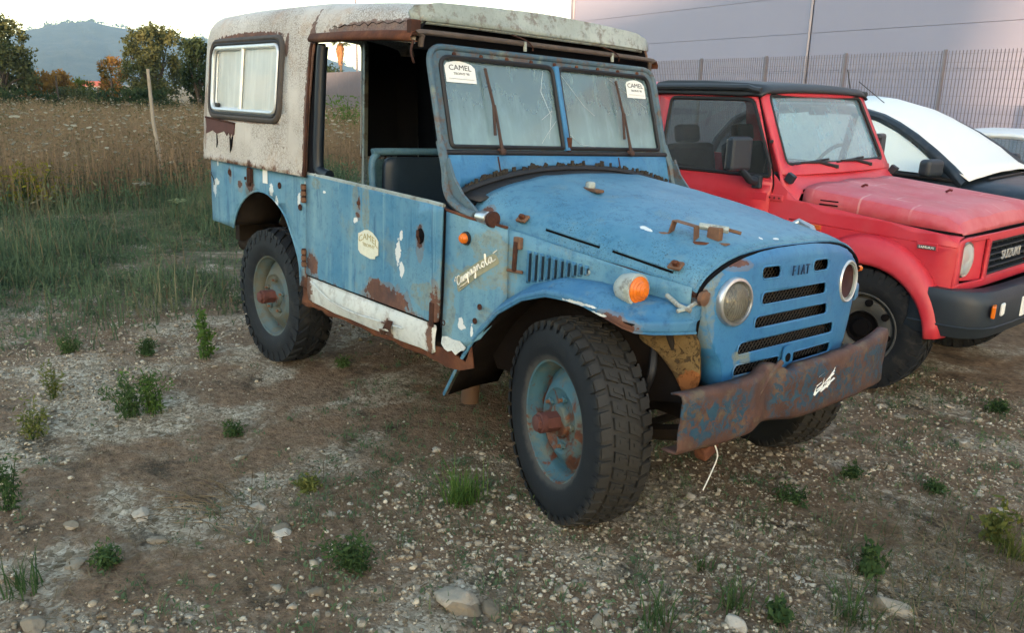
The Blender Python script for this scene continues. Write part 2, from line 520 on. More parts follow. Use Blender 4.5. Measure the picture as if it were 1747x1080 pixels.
_t = b.mix(b.noise(18, 5, .65), (0.004, 0.006, 0.009), (0.011, 0.014, 0.018))
_t = b.mix(b.math('MULTIPLY', b.step(b.math('MULTIPLY_ADD', b.noise(22, 5, .7), .05, _rr), .358, .388), .75), _t, b.mix(b.noise(50, 4, .7), (0.013, 0.012, 0.010), (0.046, 0.041, 0.033)))
_t = b.mix(b.math('MULTIPLY', b.step(b.math('MULTIPLY_ADD', b.noise(30, 5, .7), .03, _rr), .262, .238), .5), _t, (0.09, 0.085, 0.075))
M['tyre'] = b.bsdf(_t, .72, 0, b.bump(b.noise(90, 4, .6), .25, .003), .3)
b = NB('tyre_mud_black')
_t = b.mix(b.noise(18, 5, .65), (0.005, 0.007, 0.010), (0.012, 0.015, 0.019))
M['tyreb'] = b.bsdf(b.mix(b.math('MULTIPLY', b.step(b.noise(9, 5, .7), .52, .7), .35), _t, (0.06, 0.055, 0.045)), .7, 0, b.bump(b.noise(90, 4, .6), .25, .003), .3)
b = NB('rim_blue_rust')
_c = b.mix(b.step(b.noise(7, 6, .65), .42, .6), (0.040, 0.105, 0.135), (0.095, 0.112, 0.092))
_c = b.mix(b.step(b.noise(6.3, 5, .65, dist=.6), .49, .56), _c, rust_col(b, 20))
_c = b.mix(b.math('MULTIPLY', b.step(b.noise(80, 5, .7), .6, .68), .8), _c, (0.07, 0.045, 0.03))
M['rim'] = b.bsdf(_c, .7, 0, b.bump(b.noise(70, 5, .7), .5, .003), .3)
b = NB('rim_grey')
_c = b.mix(b.step(b.noise(8, 6, .65), .42, .6), (0.085, 0.088, 0.068), (0.07, 0.11, 0.12))
_c = b.mix(b.step(b.noise(6.3, 5, .6, dist=.5), .58, .64), _c, rust_col(b, 20))
M['rimg'] = b.bsdf(_c, .7, 0, b.bump(b.noise(70, 5, .7), .4, .003), .3)
M['hub'] = plain('hub_red_rust', (0.085, 0.030, 0.024), .75, 0, .4, 30, .4)
M['black'] = plain('black_rubber', (0.012, 0.012, 0.013), .6, 0, .3, 30, .1)
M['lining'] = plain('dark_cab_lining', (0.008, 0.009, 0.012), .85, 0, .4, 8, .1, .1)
M['navy'] = plain('navy_seat_vinyl', (0.014, 0.028, 0.045), .5, 0, .5, 5, .2, .4)
M['bluedark'] = blue_paint('inner_blue_paint', main=(0.05, 0.13, 0.2), chalk=(0.11, 0.22, 0.28), deep=(0.02, 0.06, 0.1), streak=.3, under=.3, speck=.6)
M['orange'] = NB('orange_lens').bsdf((0.75, 0.17, 0.01), .25, 0, None, .5, **{'Transmission Weight': .15})
M['chrome'] = plain('dull_chrome', (0.55, 0.56, 0.56), .3, .9, .25, 40, .15)
M['alu'] = plain('worn_aluminium', (0.62, 0.64, 0.63), .4, .55, .2, 30, .1)
M['sticker'] = plain('sticker_white', (0.74, 0.75, 0.71), .5, 0, .06, 30, 0)
M['ink'] = plain('print_black', (0.02, 0.02, 0.02), .6, 0, .1, 10, 0)
M['inktan'] = plain('faded_print_tan', (0.36, 0.31, 0.13), .7, 0, .2, 40, 0)
M['stickerold'] = plain('sticker_old_cream', (0.62, 0.64, 0.52), .6, 0, .2, 50, 0)
M['script'] = plain('script_badge_silver', (0.72, 0.72, 0.66), .4, .3, .15, 60, 0)
M['badge_bed'] = plain('bare_badge_strip', (0.23, 0.235, 0.16), .7, 0, .3, 40, .1)
M['mesh_dark'] = plain('dark_mesh_wire', (0.05, 0.042, 0.035), .6, .3, .4, 60, .1)
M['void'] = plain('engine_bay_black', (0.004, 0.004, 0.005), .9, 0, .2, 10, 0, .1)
M['wiper'] = plain('rusty_wiper', (0.055, 0.030, 0.022), .75, 0, .4, 30, .2)
b = NB('cracked_ochre_mud')
_c = b.ramp(b.noise(9, 6, .7), [(.3, (0.07, 0.042, 0.02)), (.55, (0.15, 0.098, 0.040)), (.8, (0.20, 0.145, 0.07))])
_k = b.step(b.noise(26, 6, .75, dist=1.5), .53, .60)
_c = b.mix(b.math('MULTIPLY', _k, .8), _c, (0.03, 0.022, 0.015))
_c = b.mix(b.blob((.40, 0, .56), (.06, None, .06), 1.2, 25), _c, (0.20, 0.075, 0.025))
M['mud'] = b.bsdf(_c, .9, 0, b.bump(b.math('SUBTRACT', b.noise(40, 5, .7), _k), .7, .006), .1)
M['arch'] = plain('shaded_arch_dirt', (0.010, 0.008, 0.007), .95, 0, .5, 14, .4, .05)  # dirt colour taken near black to paint in the shade under the wings
M['chassis'] = plain('dirty_chassis', (0.022, 0.018, 0.015), .9, 0, .5, 14, .4, .1)
M['brackets'] = plain('rusty_bracket', (0.16, 0.085, 0.05), .75, .2, .6, 25, .5)

def dusty_glass(name, dust=(0.42, 0.47, 0.47), amount=.35, streaky=.25, tint=(.75, .86, .88), rough=.06, spec=1.0, foot=None):
    b = NB(name)
    tr = b.n('BsdfTransparent'); tr.inputs[0].default_value = (*tint, 1)
    gl = b.n('BsdfGlossy'); gl.inputs['Roughness'].default_value = rough; gl.inputs[0].default_value = (.95, .97, 1, 1)
    lw = b.n('LayerWeight'); lw.inputs[0].default_value = .5
    fr_ = b.math('MULTIPLY_ADD', b.math('POWER', lw.outputs['Facing'], 5.), .95, .05)
    m1 = b.n('MixShader'); b.l(b.math('MULTIPLY', fr_, spec, clamp=True), m1.inputs[0]); b.l(tr.outputs[0], m1.inputs[1]); b.l(gl.outputs[0], m1.inputs[2])
    df = b.n('BsdfDiffuse'); b.put(df.inputs[0], b.mix(b.noise(5, 4), tuple(x * .85 for x in dust), dust))
    st = b.noise(1., 5, .6, b.scale(b.obj(), (22, 22, 1.8)))
    a = b.math('MULTIPLY_ADD', b.step(st, .4, .75), streaky, amount)
    a = b.math('MULTIPLY_ADD', b.step(b.noise(3.5, 5, .6), .42, .68), streaky * .7, a, clamp=True)
    if foot: a = b.math('MULTIPLY_ADD', b.step(b.math('MULTIPLY_ADD', b.noise(7, 4, .6), .12, b.math('ADD', b.sep()[2], -.06)), foot[1], foot[0]), foot[2], a, clamp=True)
    m2 = b.n('MixShader'); b.l(a, m2.inputs[0]); b.l(m1.outputs[0], m2.inputs[1]); b.l(df.outputs[0], m2.inputs[2])
    b.l(m2.outputs[0], b.out.inputs[0])
    return b.m
M['ws_glass'] = dusty_glass('dusty_windscreen_glass', (0.28, 0.42, 0.455), .34, .16, spec=2.2, foot=(1.26, 1.50, .30))
M['side_glass'] = dusty_glass('frosted_side_glass', (0.60, 0.64, 0.60), .72, .2)
M['lamp_glass'] = dusty_glass('headlamp_glass', (0.22, 0.21, 0.17), .30, .15, (.55, .52, .45))
M['lamp_clear'] = dusty_glass('clear_headlamp_glass', (0.62, 0.65, 0.64), .45, .2, (.9, .92, .92))
M['clear'] = dusty_glass('car_window_glass', (0.25, 0.3, 0.32), .06, .06, (.55, .62, .62), .03, 1.6)
M['clear_ws'] = dusty_glass('car_windscreen_glass', (0.24, 0.42, 0.52), .36, .10, (.7, .82, .86), .04, 2.2)
# ------------------------------------------------------------------ blue off-road vehicle (own frame: x forward from the front axle, y left, z up)
LEAN = -0.033905
TR = empty('off_road_vehicle', (0, -.63 + .63 * math.cos(LEAN), .63 * math.sin(LEAN)), (LEAN, 0, 0))
tag(TR, 'rusty faded blue vintage off-road vehicle with cracked white hardtop and no door glass', 'vehicle')

def dent(x, z, k=.004, s=3.): return k * nz(x * s, z * s, 3.3) + k * .4 * nz(x * s * 3.1, z * s * 3.1, 8.1)

# rear quarter panels
q_out = [(-2.950, 1.062), (-2.950, .697), (-2.662, .690), (-2.640, .735), (-2.606, .785), (-2.554, .835), (-2.50, .872), (-2.44, .901), (-2.38, .922), (-2.32, .932),
         (-2.26, .932), (-2.20, .924), (-2.15, .910), (-2.10, .889), (-2.05, .862), (-2.013, .835), (-1.98, .800), (-1.954, .764), (-1.92, .72), (-1.896, .682), (-1.874, .645), (-1.861, .61),
         (-1.853, .56), (-1.850, .505), (-1.772, .500), (-1.772, 1.062)]
for sgn in (-1, 1):
    qp = sheet('quarter_panel', q_out, [], lambda u, v: (u, sgn * (.738 + dent(u, v)), v), M['blue_quarter'], TR, du=.1, dv=.1, solid=.004, smooth=True, autosm=40)
    # arch lip
    arch = [(x, sgn * .738, z) for x, z in q_out[2:24]]
    tube('arch_lip', arch, .006, M['blue_quarter'], qp, 6)
    # inner wheel house
    rows = []
    for x, z in q_out[2:24]:
        rows.append([(x, sgn * y, z + .012) for y in (.733, .60, .46)])
    grid_surf('wheel_house', rows, M['chassis'], qp, solid=.003)
    sheet('wheel_house_wall', q_out[2:24], [], lambda u, v: (u, sgn * .455, v + .01), M['chassis'], qp, solid=.003)
qz = [c for c in TR.children if c.name.startswith('quarter_panel')][0]
# small hardware on the right quarter
def bolt_holes(lst, par, y):
    for x, z, r in lst:
        lathe('hole_ring', [(0, r), (-.004, r), (-.005, r * .7), (-.001, r * .55), (.001, 0)], M['rustd'], par, 12, 'y', (x, y, z))
bolt_holes([(-2.68, 1.0, .016), (-2.47, .985, .010), (-2.06, .985, .017), (-1.84, .90, .016)], qz, -.743)
box('latch_bracket', (-2.395, -.752, 1.005), (.045, .02, .075), M['rustd'], qz)
tube('latch_pin', [(-2.395, -.757, .95), (-2.395, -.757, 1.05)], .010, M['rustd'], qz)
box('tail_bracket', (-2.965, -.715, 1.0), (.02, .03, .16), M['rust'], qz)
# quick flag sticker
box('green_sticker', (-2.265, -.7445, 1.052), (.03, .001, .02), plain('sticker_green', (0.03, 0.22, 0.10), .6), qz, bevel=0)
box('white_sticker', (-2.225, -.7445, 1.018), (.055, .001, .075), M['sticker'], qz, bevel=0)

# rear panel, floor, bulkhead, chassis
sheet('tail_panel', [(-.735, .69), (.735, .69), (.735, 1.06), (.36, 1.06), (.36, .74), (-.54, .74), (-.54, 1.06), (-.735, 1.06)], [], lambda u, v: (-2.945 + dent(u, v), u, v), M['blue'], TR, du=.12, dv=.12, smooth=True)
box('cargo_floor', (-2.25, 0, .62), (1.38, .90, .03), M['chassis'], TR)
box('cab_floor', (-1.2, 0, .47), (1.15, 1.44, .03), M['chassis'], TR)
for sgn in (-1, 1):
    box('chassis_rail', (-1.25, sgn * .33, .44), (3.3, .06, .12), M['chassis'], TR)
    box('cargo_side', (-2.3, sgn * .58, .955), (1.2, .24, .02), M['chassis'], TR)
for x in (0, -2.25):
    tube('axle', [(x, -.60, .35), (x, .60, .35)], .045, M['chassis'], TR)
    lathe('differential', [(-.13, .02), (-.1, .09), (0, .13), (.1, .09), (.13, .02)], M['chassis'], TR, 16, 'x', (x, .12, .35))
    for sgn in (-1, 1):
        tube('leaf_spring', smooth_path([(x - .42, sgn * .40, .40), (x - .2, sgn * .40, .32), (x, sgn * .40, .30), (x + .2, sgn * .40, .32), (x + .42, sgn * .40, .40)]), .03, M['chassis'], TR, 6)
tube('exhaust_pipe', [(-.90, -.36, .36), (-.90, -.38, .20), (-.905, -.38, .10)], .042, plain('brown_pipe', (0.085, 0.05, 0.03), .85, .1, .4), TR, 14)
tube('tail_pipe', [(-2.7, -.5, .56), (-3.0, -.52, .54)], .05, M['chassis'], TR, 12)
box('rear_crossmember', (-2.93, 0, .62), (.06, 1.2, .1), M['chassis'], TR)
lathe('fuel_tank', [(-.3, .0), (-.3, .12), (.3, .12), (.3, 0)], M['chassis'], TR, 20, 'y', (-1.95, 0, .48))

# front seat back with tube frame
ST = empty('seat'); ST.parent = TR
sy0, sy1 = -.50, .56
tube('seat_frame', smooth_path([(-1.50, sy0, .75), (-1.56, sy0, 1.0), (-1.575, sy0, 1.13), (-1.58, sy0 + .03, 1.175), (-1.58, sy0 + .09, 1.19), (-1.58, sy1 - .09, 1.19), (-1.58, sy1 - .03, 1.175), (-1.575, sy1, 1.13), (-1.50, sy1, .75)], 5), .018, M['bluedark'], ST, 10)
sheet('seat_back', rrect(sy0 + .05, sy1 - .05, .66, 1.165, .05), [], lambda u, v: (-1.555 + .05 * (v < .9) * (.9 - v) + .01 * math.sin(u * 9), u, v), M['navy'], ST, du=.08, dv=.08, solid=.03, smooth=True)
box('seat_cushion', (-1.35, .03, .68), (.45, 1.0, .10), M['navy'], ST, bevel=.03)
# steering wheel + dash
SW = lathe('steering_wheel', [(.014 * math.sin(a), .185 + .014 * math.cos(a)) for a in [2 * PI * k / 10 for k in range(10)]], M['black'], TR, 36, 'x', (0, 0, 0), close=True)
SW.location = (-1.02, .36, 1.10); SW.rotation_euler = (0, R(28), 0)
bm = bmesh.new()
for k in range(3): abox(bm, (0, .09 * math.cos(2 * PI * k / 3 + PI / 2), .09 * math.sin(2 * PI * k / 3 + PI / 2)), (.008, .02, .19), Matrix.Rotation(2 * PI * k / 3, 3, 'X'))
mb('spokes', bm, M['black'], SW)
tube('steering_column', [(-1.02, .36, 1.10), (-.62, .36, .88)], .02, M['black'], TR)
box('dashboard', (-.86, .05, 1.10), (.10, 1.10, .10), M['bluedark'], TR, bevel=.02)

# doors
d_out = [(-1.766, .578), (-.668, .570), (-.664, .62), (-.658, 1.036), (-.75, 1.040), (-1.20, 1.052), (-1.70, 1.066), (-1.766, 1.066)]
for sgn in (-1, 1):
    D = sheet('door', rpoly(d_out, [.02, .03, 0, .015, 0, 0, 0, .015], 3), [], lambda u, v: (u, sgn * (.748 + dent(u, v, .005, 2.6)), v), M['blue_door'], TR, du=.08, dv=.08, solid=.012, smooth=True, autosm=35)
    tube('door_top_edge', [(x, sgn * .742, z + .004) for x, z in ((-1.76, 1.066), (-1.70, 1.066), (-1.20, 1.053), (-.75, 1.041), (-.665, 1.037))], .009, M['greenish'], D, 6)
    sheet('door_skin_inner', [(-1.74, .60), (-.69, .59), (-.69, 1.02), (-1.74, 1.045)], [], lambda u, v: (u, sgn * .70, v), M['bluedark'], D, solid=.003)
    for z in (.975, .66):
        h = tube('hinge', [(-1.772, sgn * .760, z - .045), (-1.772, sgn * .760, z + .045)], .012, M['rustd'], D, 8)
        for k in (-.03, 0, .03): tube('hinge_knuckle', [(-1.772, sgn * .760, z + k - .010), (-1.772, sgn * .760, z + k + .010)], .015, M['brackets'], h, 8)
    box('striker_plate', (-.705, sgn * .757, .60), (.03, .008, .10), M['rustd'], D)
for sgn in (-1, 1):
    tube('door_gap', [(-.653, sgn * .744, .56), (-.650, sgn * .745, 1.03)], .006, M['void'], TR, 5)
    tube('door_gap', [(-1.771, sgn * .742, .56), (-1.771, sgn * .742, 1.06)], .005, M['rustd'], TR, 5)
DR = [c for c in TR.children if c.name.startswith('door')][0]
# lock hole and handle stub
bm = sheet_bm(rpoly([(-.825, .925), (-.79, .94), (-.77, .915), (-.775, .885), (-.80, .87), (-.81, .895)], .008, 3), [], None, None, lambda u, v: (u, -.7565, v))
mb('lock_hole', bm, M['void'], DR, solid=.002)
tube('handle_stub', [(-.815, -.757, .925), (-.80, -.768, .905), (-.80, -.757, .88)], .007, M['rustd'], DR, 6)
tube('keyhole', [(-1.27, -.755, .985), (-1.27, -.762, .985)], .009, M['rustd'], DR, 8)
def shield(cx, cz, w, h, y, mat, par, tear=True, name='sticker'):
    pts = [(-.5, -.28), (-.38, -.40), (-.1, -.46), (.12, -.5), (.34, -.46), (.36, -.36) if tear else (.44, -.42), (.5, -.30), (.5, .18), (.40, .30), (.2, .44), (0, .5), (-.2, .46), (-.4, .34), (-.5, .30)]
    return sheet(name, [(cx + a * w, cz + c * h) for a, c in pts], [], lambda u, v: (u, y, v), mat, par, solid=.001)
s = shield(-1.185, .815, .165, .125, -.7585, M['stickerold'], DR)
text('lettering', 'CAMEL', .040, M['inktan'], s, (-1.185, -.7598, .845), (1, 0, -.03), (0, 0, 1), .0004, 0, 1.25, 4.)
text('lettering', 'TROPHY', .022, M['inktan'], s, (-1.180, -.7598, .808), (1, 0, -.03), (0, 0, 1), .0004, 0, 1.2)
# loose wire near the rear corner
tube('loose_wire', smooth_path([(-2.94, -.745, .98), (-2.90, -.76, .97), (-2.88, -.755, .94), (-2.89, -.75, .91)]), .003, M['black'], qz, 5)

# sills
rk = [(-1.765, .566), (-.69, .558), (-.684, .545), (-.695, .445), (-.72, .430), (-.80, .438), (-.95, .432), (-1.05, .436), (-1.2, .432), (-1.35, .437), (-1.5, .432), (-1.62, .442), (-1.72, .446), (-1.755, .452)]
RK = sheet('sill_panel', rk, [], lambda u, v: (u, -.742 - .022 * math.sin((v - .44) / .125 * PI) * (.5 + .5 * nz(u * 2, 1)) + .02 * max(0, u + .86) * (.55 - v) / .1, v), M['rocker'], TR, du=.045, dv=.025, solid=.003, smooth=True, autosm=50)
tube('sill_dent', smooth_path([(-1.70, -.765, .555), (-1.5, -.770, .50), (-1.3, -.770, .485), (-1.1, -.765, .49), (-.9, -.765, .50)]), .004, M['rocker'], RK, 5)
bm = sheet_bm(rpoly([(-1.0, .515), (-.955, .52), (-.985, .47), (-1.03, .437), (-1.045, .46)], .006, 3), [], None, None, lambda u, v: (u, -.7735, v))
mb('torn_hole', bm, M['rustd'], RK, solid=.002)
tube('torn_flap', [(-1.035, -.775, .445), (-1.02, -.79, .47), (-.985, -.785, .475)], .012, M['rocker'], RK, 5, flat=.3)
for sgn in (-1, 1):
    top = [(-1.862 + .04 * k, .455 if k > 1 else .52 - .03 * k) for k in range(34)]
    lowe = [(x, .405 + .014 * nz(x * 14, 2.2) + .012 * nz(x * 40, 5.1)) for x, _ in top]
    sheet('rusty_sill', top + lowe[::-1], [], lambda u, v: (u, sgn * (.722 + .012 * nz(u * 9, v * 20)), v), M['rust'], TR, du=.06, dv=.03, solid=.006, smooth=True)
    box('sill_box', (-1.2, sgn * .67, .435), (1.25, .08, .05), M['rustd'], TR)

# cowl side panel between door and front wheel, tapering in to the engine side
def body_y(x):   # half width of the body forward of the door
    return interp(x, (-.66, -.45, -.30, -.1, .1, .25, .36), (.742, .735, .665, .612, .578, .552, .53))
for sgn in (-1, 1):
    co = [(-.648, .505), (-.648, 1.022), (-.50, 1.008), (-.345, .993), (-.335, .70), (-.43, .56), (-.50, .515)]
    CP = sheet('cowl_panel', rpoly(co, [0, .01, 0, 0, 0, 0, 0], 2), [], lambda u, v: (u, sgn * (body_y(u) + dent(u, v, .003)), v), M['blue_cowl'], TR, du=.04, dv=.06, solid=.004, smooth=True, autosm=40)
    eo = [(-.352, .70), (-.352, .990), (-.1, .947), (.15, .915), (.37, .893), (.37, .80), (.1, .80), (-.15, .78)]
    EP = sheet('engine_side_panel', eo, [], lambda u, v: (u, sgn * (body_y(u) - .0035), v), M['blue_cowl'], TR, du=.05, dv=.06, solid=.004, smooth=True)
    bm = bmesh.new()
    for a, z0, z1 in ((0, 0, 0),):
        pass
    for k in range(10):
        x = -.262 + k * .0262
        zt = .925 - k * .0022; zb = .80 + k * .0072
        y0 = body_y(x) - .004
        bm = bmesh.new()
        V = [bm.verts.new(p) for p in ((x - .010, sgn * (y0 + .001), zb), (x - .010, sgn * (y0 + .001), zt), (x + .009, sgn * (y0 + .019), zb + .012), (x + .009, sgn * (y0 + .019), zt - .010), (x + .012, sgn * (y0 - .006), zb), (x + .012, sgn * (y0 - .006), zt))]
        for f in ((0, 1, 3, 2), (2, 3, 5, 4), (0, 2, 4), (1, 5, 3)): bm.faces.new([V[i] for i in f])
        lv = mb('louvre', bm, M['blue_fender'], EP, smooth=False)
        box('louvre_slot', (x + .0118, sgn * (y0 + .006), (zb + zt) / 2), (.003, .010, zt - zb - .022), M['navy'], lv, bevel=0)
    if sgn < 0:
        tube('screw', [(-.02, -.595, .88), (-.02, -.603, .88)], .011, M['greenish'], EP, 10)
        # dropped latch by the louvres
        L1 = box('hood_latch', (-.300, -.675, .945), (.035, .02, .045), M['brackets'], CP)
        tube('latch_lever', [(-.300, -.686, .95), (-.298, -.69, .86), (-.302, -.686, .845)], .009, M['rustd'], L1, 8)
        tube('latch_hook', [(-.335, -.690, .842), (-.27, -.674, .842)], .006, M['brackets'], L1, 6)
        # side repeater
        RP = lathe('side_repeater', [(0, .026), (-.008, .026), (-.010, .022), (-.010, .0)], M['black'], CP, 20, 'y', (-.516, -.742, .936))
        lathe('lens', [(0, .020), (-.012, .020), (-.020, .014), (-.021, .008), (-.024, .006), (-.024, 0)], M['orange'], RP, 20, 'y', (-.516, -.750, .936))
        bolt_holes([(-.42, .69, .012), (-.445, .63, .012), (-.64, .58, .012)], CP, -.742)
        # script badge strip
        ux = Vector((.200, .0, .141)).normalized(); uy = Vector((-ux.z, 0, ux.x)); c0 = Vector((-.475, -.7445, .812))
        bd = [(-.122, -.030), (.118, -.022), (.122, .020), (-.10, .026)]
        bfl = lambda q: Vector((q.x, -body_y(q.x) - .0065, q.z))
        BD = sheet('badge_strip', rpoly(bd, .012, 2), [], lambda u, v: ((c0 + ux * u + uy * v).x, -body_y((c0 + ux * u + uy * v).x) - .0035, (c0 + ux * u + uy * v).z), M['badge_bed'], CP, du=.03, solid=.0012)
        # handwritten Campagnola: strokes in units of x-height
        S_ = [[(-.25, 1.5), (.0, 1.55)], [(1.15, 1.25), (.85, 1.5), (.35, 1.3), (.15, .6), (.4, .08), (.9, .15), (1.3, .5), (1.75, .9), (1.5, .95), (1.3, .5), (1.45, .1), (1.7, .3), (1.95, .92), (1.95, .2), (2.1, .15), (2.3, .6)],
              [(2.3, .05), (2.4, .9), (2.4, .3), (2.65, .85), (2.8, .8), (2.75, .1), (2.95, .7), (3.15, .9), (3.25, .75), (3.2, .15), (3.4, .15), (3.65, .9)],
              [(3.65, .9), (3.45, -.75), (3.55, .5), (3.85, .92), (4.1, .7), (4.0, .2), (3.7, .1), (4.0, .12), (4.4, .55)],
              [(5.0, .85), (4.7, .95), (4.45, .5), (4.6, .1), (4.85, .3), (5.1, .92), (5.05, .2), (5.3, .15), (5.55, .6)],
              [(6.1, .85), (5.8, .95), (5.55, .5), (5.75, .1), (6.0, .35), (6.2, .92), (5.95, -.7), (5.6, -.8), (5.6, -.5), (6.2, .05), (6.6, .4), (6.7, .9), (6.65, .1), (6.9, .75), (7.15, .9), (7.2, .3), (7.4, .15), (7.7, .6)],
              [(8.0, .92), (7.75, .6), (7.85, .15), (8.15, .1), (8.35, .5), (8.15, .9), (7.95, .85), (8.3, .8), (8.7, .9), (9.0, 1.7), (8.85, 1.85), (8.65, 1.0), (8.75, .15), (9.0, .15), (9.3, .7)],
              [(9.85, .85), (9.55, .95), (9.3, .5), (9.45, .1), (9.7, .3), (9.95, .92), (9.9, .2), (10.2, .15), (10.7, .25)], [(10.5, 1.3), (11.4, 1.45)], [(.6, -.45), (2.0, -.5), (3.2, -.42)], [(-.55, 1.0), (-.35, 1.35)]]
        sc = .0205
        bm = bmesh.new()
        for st in S_:
            atube(bm, [bfl(c0 + ux * ((p[0] - 5.2) * sc + p[1] * .006) + uy * ((p[1] - .35) * sc * 1.05)) for p in smooth_path([(a, c, 0) for a, c in st], 4)], .0023, 5)
        mb('script_lettering', bm, M['script'], BD)
    # lower white remnant and rusty end
    lw = [(-.645, .495), (-.64, .525), (-.61, .532), (-.57, .528), (-.53, .532), (-.49, .514), (-.50, .500), (-.52, .494), (-.55, .470), (-.575, .482), (-.60, .472), (-.625, .478)]
    sheet('lower_white_patch', lw, [], lambda u, v: (u, sgn * .7475, v), M['rocker'], CP, solid=.004)
    bx = [(-.70, .47), (-.60, .475), (-.50, .45), (-.47, .52), (-.45, .44), (-.53, .41), (-.62, .40), (-.70, .41)]
    sheet('rust_lower_edge', bx, [], lambda u, v: (u, sgn * .735, v), M['rust'], CP, solid=.006)

# front wings
def wing(sgn):
    xs = [-.640, -.585, -.545, -.49, -.44, -.385, -.330, -.27, -.205, -.145, -.085, -.03, .03, .10, .16, .21, .26, .30, .335, .365, .385, .395]
    zo = [(-.640, .305), (-.543, .468), (-.442, .606), (-.329, .718), (-.206, .792), (-.088, .832), (.011, .840), (.107, .836), (.20, .818), (.278, .802), (.33, .800), (.365, .800), (.395, .800)]
    rows = []
    for x in xs:
        z_o = interp(x, [a for a, _ in zo], [c for _, c in zo])
        yo = interp(x, (-.65, .18, .24, .30, .345, .375, .395), (.735, .735, .73, .705, .655, .58, .52))
        yi = min(interp(x, (-.65, -.42, -.33, -.1, .1, .25, .40), (.715, .712, .64, .605, .572, .545, .50)), yo - .012)
        zi = z_o + interp(x, (-.65, -.45, -.25, -.05, .1, .25, .34, .40), (.0, .004, .010, .014, .014, .034, .036, .03))
        fade = interp(x, (-.65, -.5, -.3), (.35, .6, 1))
        ln = interp(x, (-.65, -.45, -.2, .2, .30, .40), (.008, .008, .008, .010, .022, .026)) * fade
        row = []
        for k in range(7):   # crowned top from inner joint to the outer shoulder
            t = k / 6
            y = lerp(yi, yo - .018, t); z = lerp(zi, z_o, t) + .012 * math.sin(t * PI) - .010 * t ** 4
            row.append((x, sgn * y, z))
        for a in (25, 55, 85):
            row.append((x, sgn * (yo - .018 + .018 * math.sin(R(a))), z_o - .010 - .012 * (1 - math.cos(R(a)))))
        row.append((x, sgn * yo, z_o - .024 - ln * .6))
        row.append((x, sgn * (yo - .004), z_o - .026 - ln))
        rows.append(row)
    W_ = grid_surf('front_wing', rows, M['blue_fender'], TR, solid=.004)
    lip = [r[-1] for r in rows]
    tube('wing_lip', lip, .005, M['blue_fender'], W_, 6)
    # inner splash wall
    pl = [(x, interp(x, [a for a, _ in zo], [c for _, c in zo]) + .0) for x in xs[2:]]
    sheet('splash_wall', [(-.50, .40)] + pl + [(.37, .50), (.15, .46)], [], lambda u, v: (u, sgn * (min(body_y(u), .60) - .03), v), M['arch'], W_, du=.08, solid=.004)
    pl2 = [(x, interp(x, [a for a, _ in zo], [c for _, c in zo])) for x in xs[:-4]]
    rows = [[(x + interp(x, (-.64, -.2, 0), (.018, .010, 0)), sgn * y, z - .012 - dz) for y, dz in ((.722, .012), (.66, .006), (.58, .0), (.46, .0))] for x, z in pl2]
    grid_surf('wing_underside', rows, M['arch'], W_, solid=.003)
    return W_
WR = wing(-1); WL = wing(1)
# fallen front corner of the wing: brown filler plate between wing and grille
mp = [(.20, .77), (.36, .775), (.405, .72), (.42, .60), (.405, .535), (.375, .53), (.33, .60), (.27, .66), (.20, .69)]
sheet('mud_plate', rpoly(mp, .02, 2), [], lambda u, v: (u, -.50 - .12 * (.42 - u) * 2.2, v), M['mud'], WR, du=.03, dv=.03, solid=.012, smooth=True)
tube('wing_stay', [(.30, -.56, .78), (.33, -.50, .62), (.30, -.42, .50)], .012, M['chassis'], WR, 8)
tube('brake_hose', smooth_path([(.22, -.50, .70), (.27, -.56, .60), (.24, -.55, .52), (.15, -.5, .40)]), .013, M['black'], WR, 8)
# wing signal pods
for sgn, wp in ((-1, WR), (1, WL)):
    c = Vector((.205, sgn * .628, .868))
    pod = lathe('signal_pod', [(-.055, .012), (-.050, .030), (-.030, .046), (0, .052), (.022, .052), (.024, .046)], M['greenish'] if sgn < 0 else M['blue_fender'], wp, 24, 'x')
    pod.location = c; pod.rotation_euler = (0, R(-3), R(-3) if sgn < 0 else R(3))
    b_ = lathe('rim_ring', [(.020, .054), (.034, .052), (.036, .045), (.020, .045)], M['greenish'], pod, 24, 'x')
    lathe('lens', [(.030, .046), (.040, .044), (.043, .037), (.047, .036), (.050, .030), (.054, .029), (.057, .022), (.061, .021), (.063, .013), (.066, .012), (.067, 0)], M['orange'], pod, 24, 'x')
    box('pod_foot', (-.01, 0, -.05), (.06, .05, .03), M['blue_fender'], pod, bevel=.008)
# wing nut and clips at the hood front corner
tube('tie_rod', [(.30, -.56, .858), (.36, -.575, .838), (.40, -.56, .826)], .008, M['greenish'], WR, 8)
wnut = tube('wing_nut', [(.375, -.60, .825), (.39, -.57, .833), (.40, -.54, .850)], .007, M['greenish'], WR, 6)
lathe('round_bolt', [(0, 0), (0, .024), (.014, .024), (.018, .014), (.018, 0)], M['brackets'], TR, 14, 'x', (.395, -.505, .862))

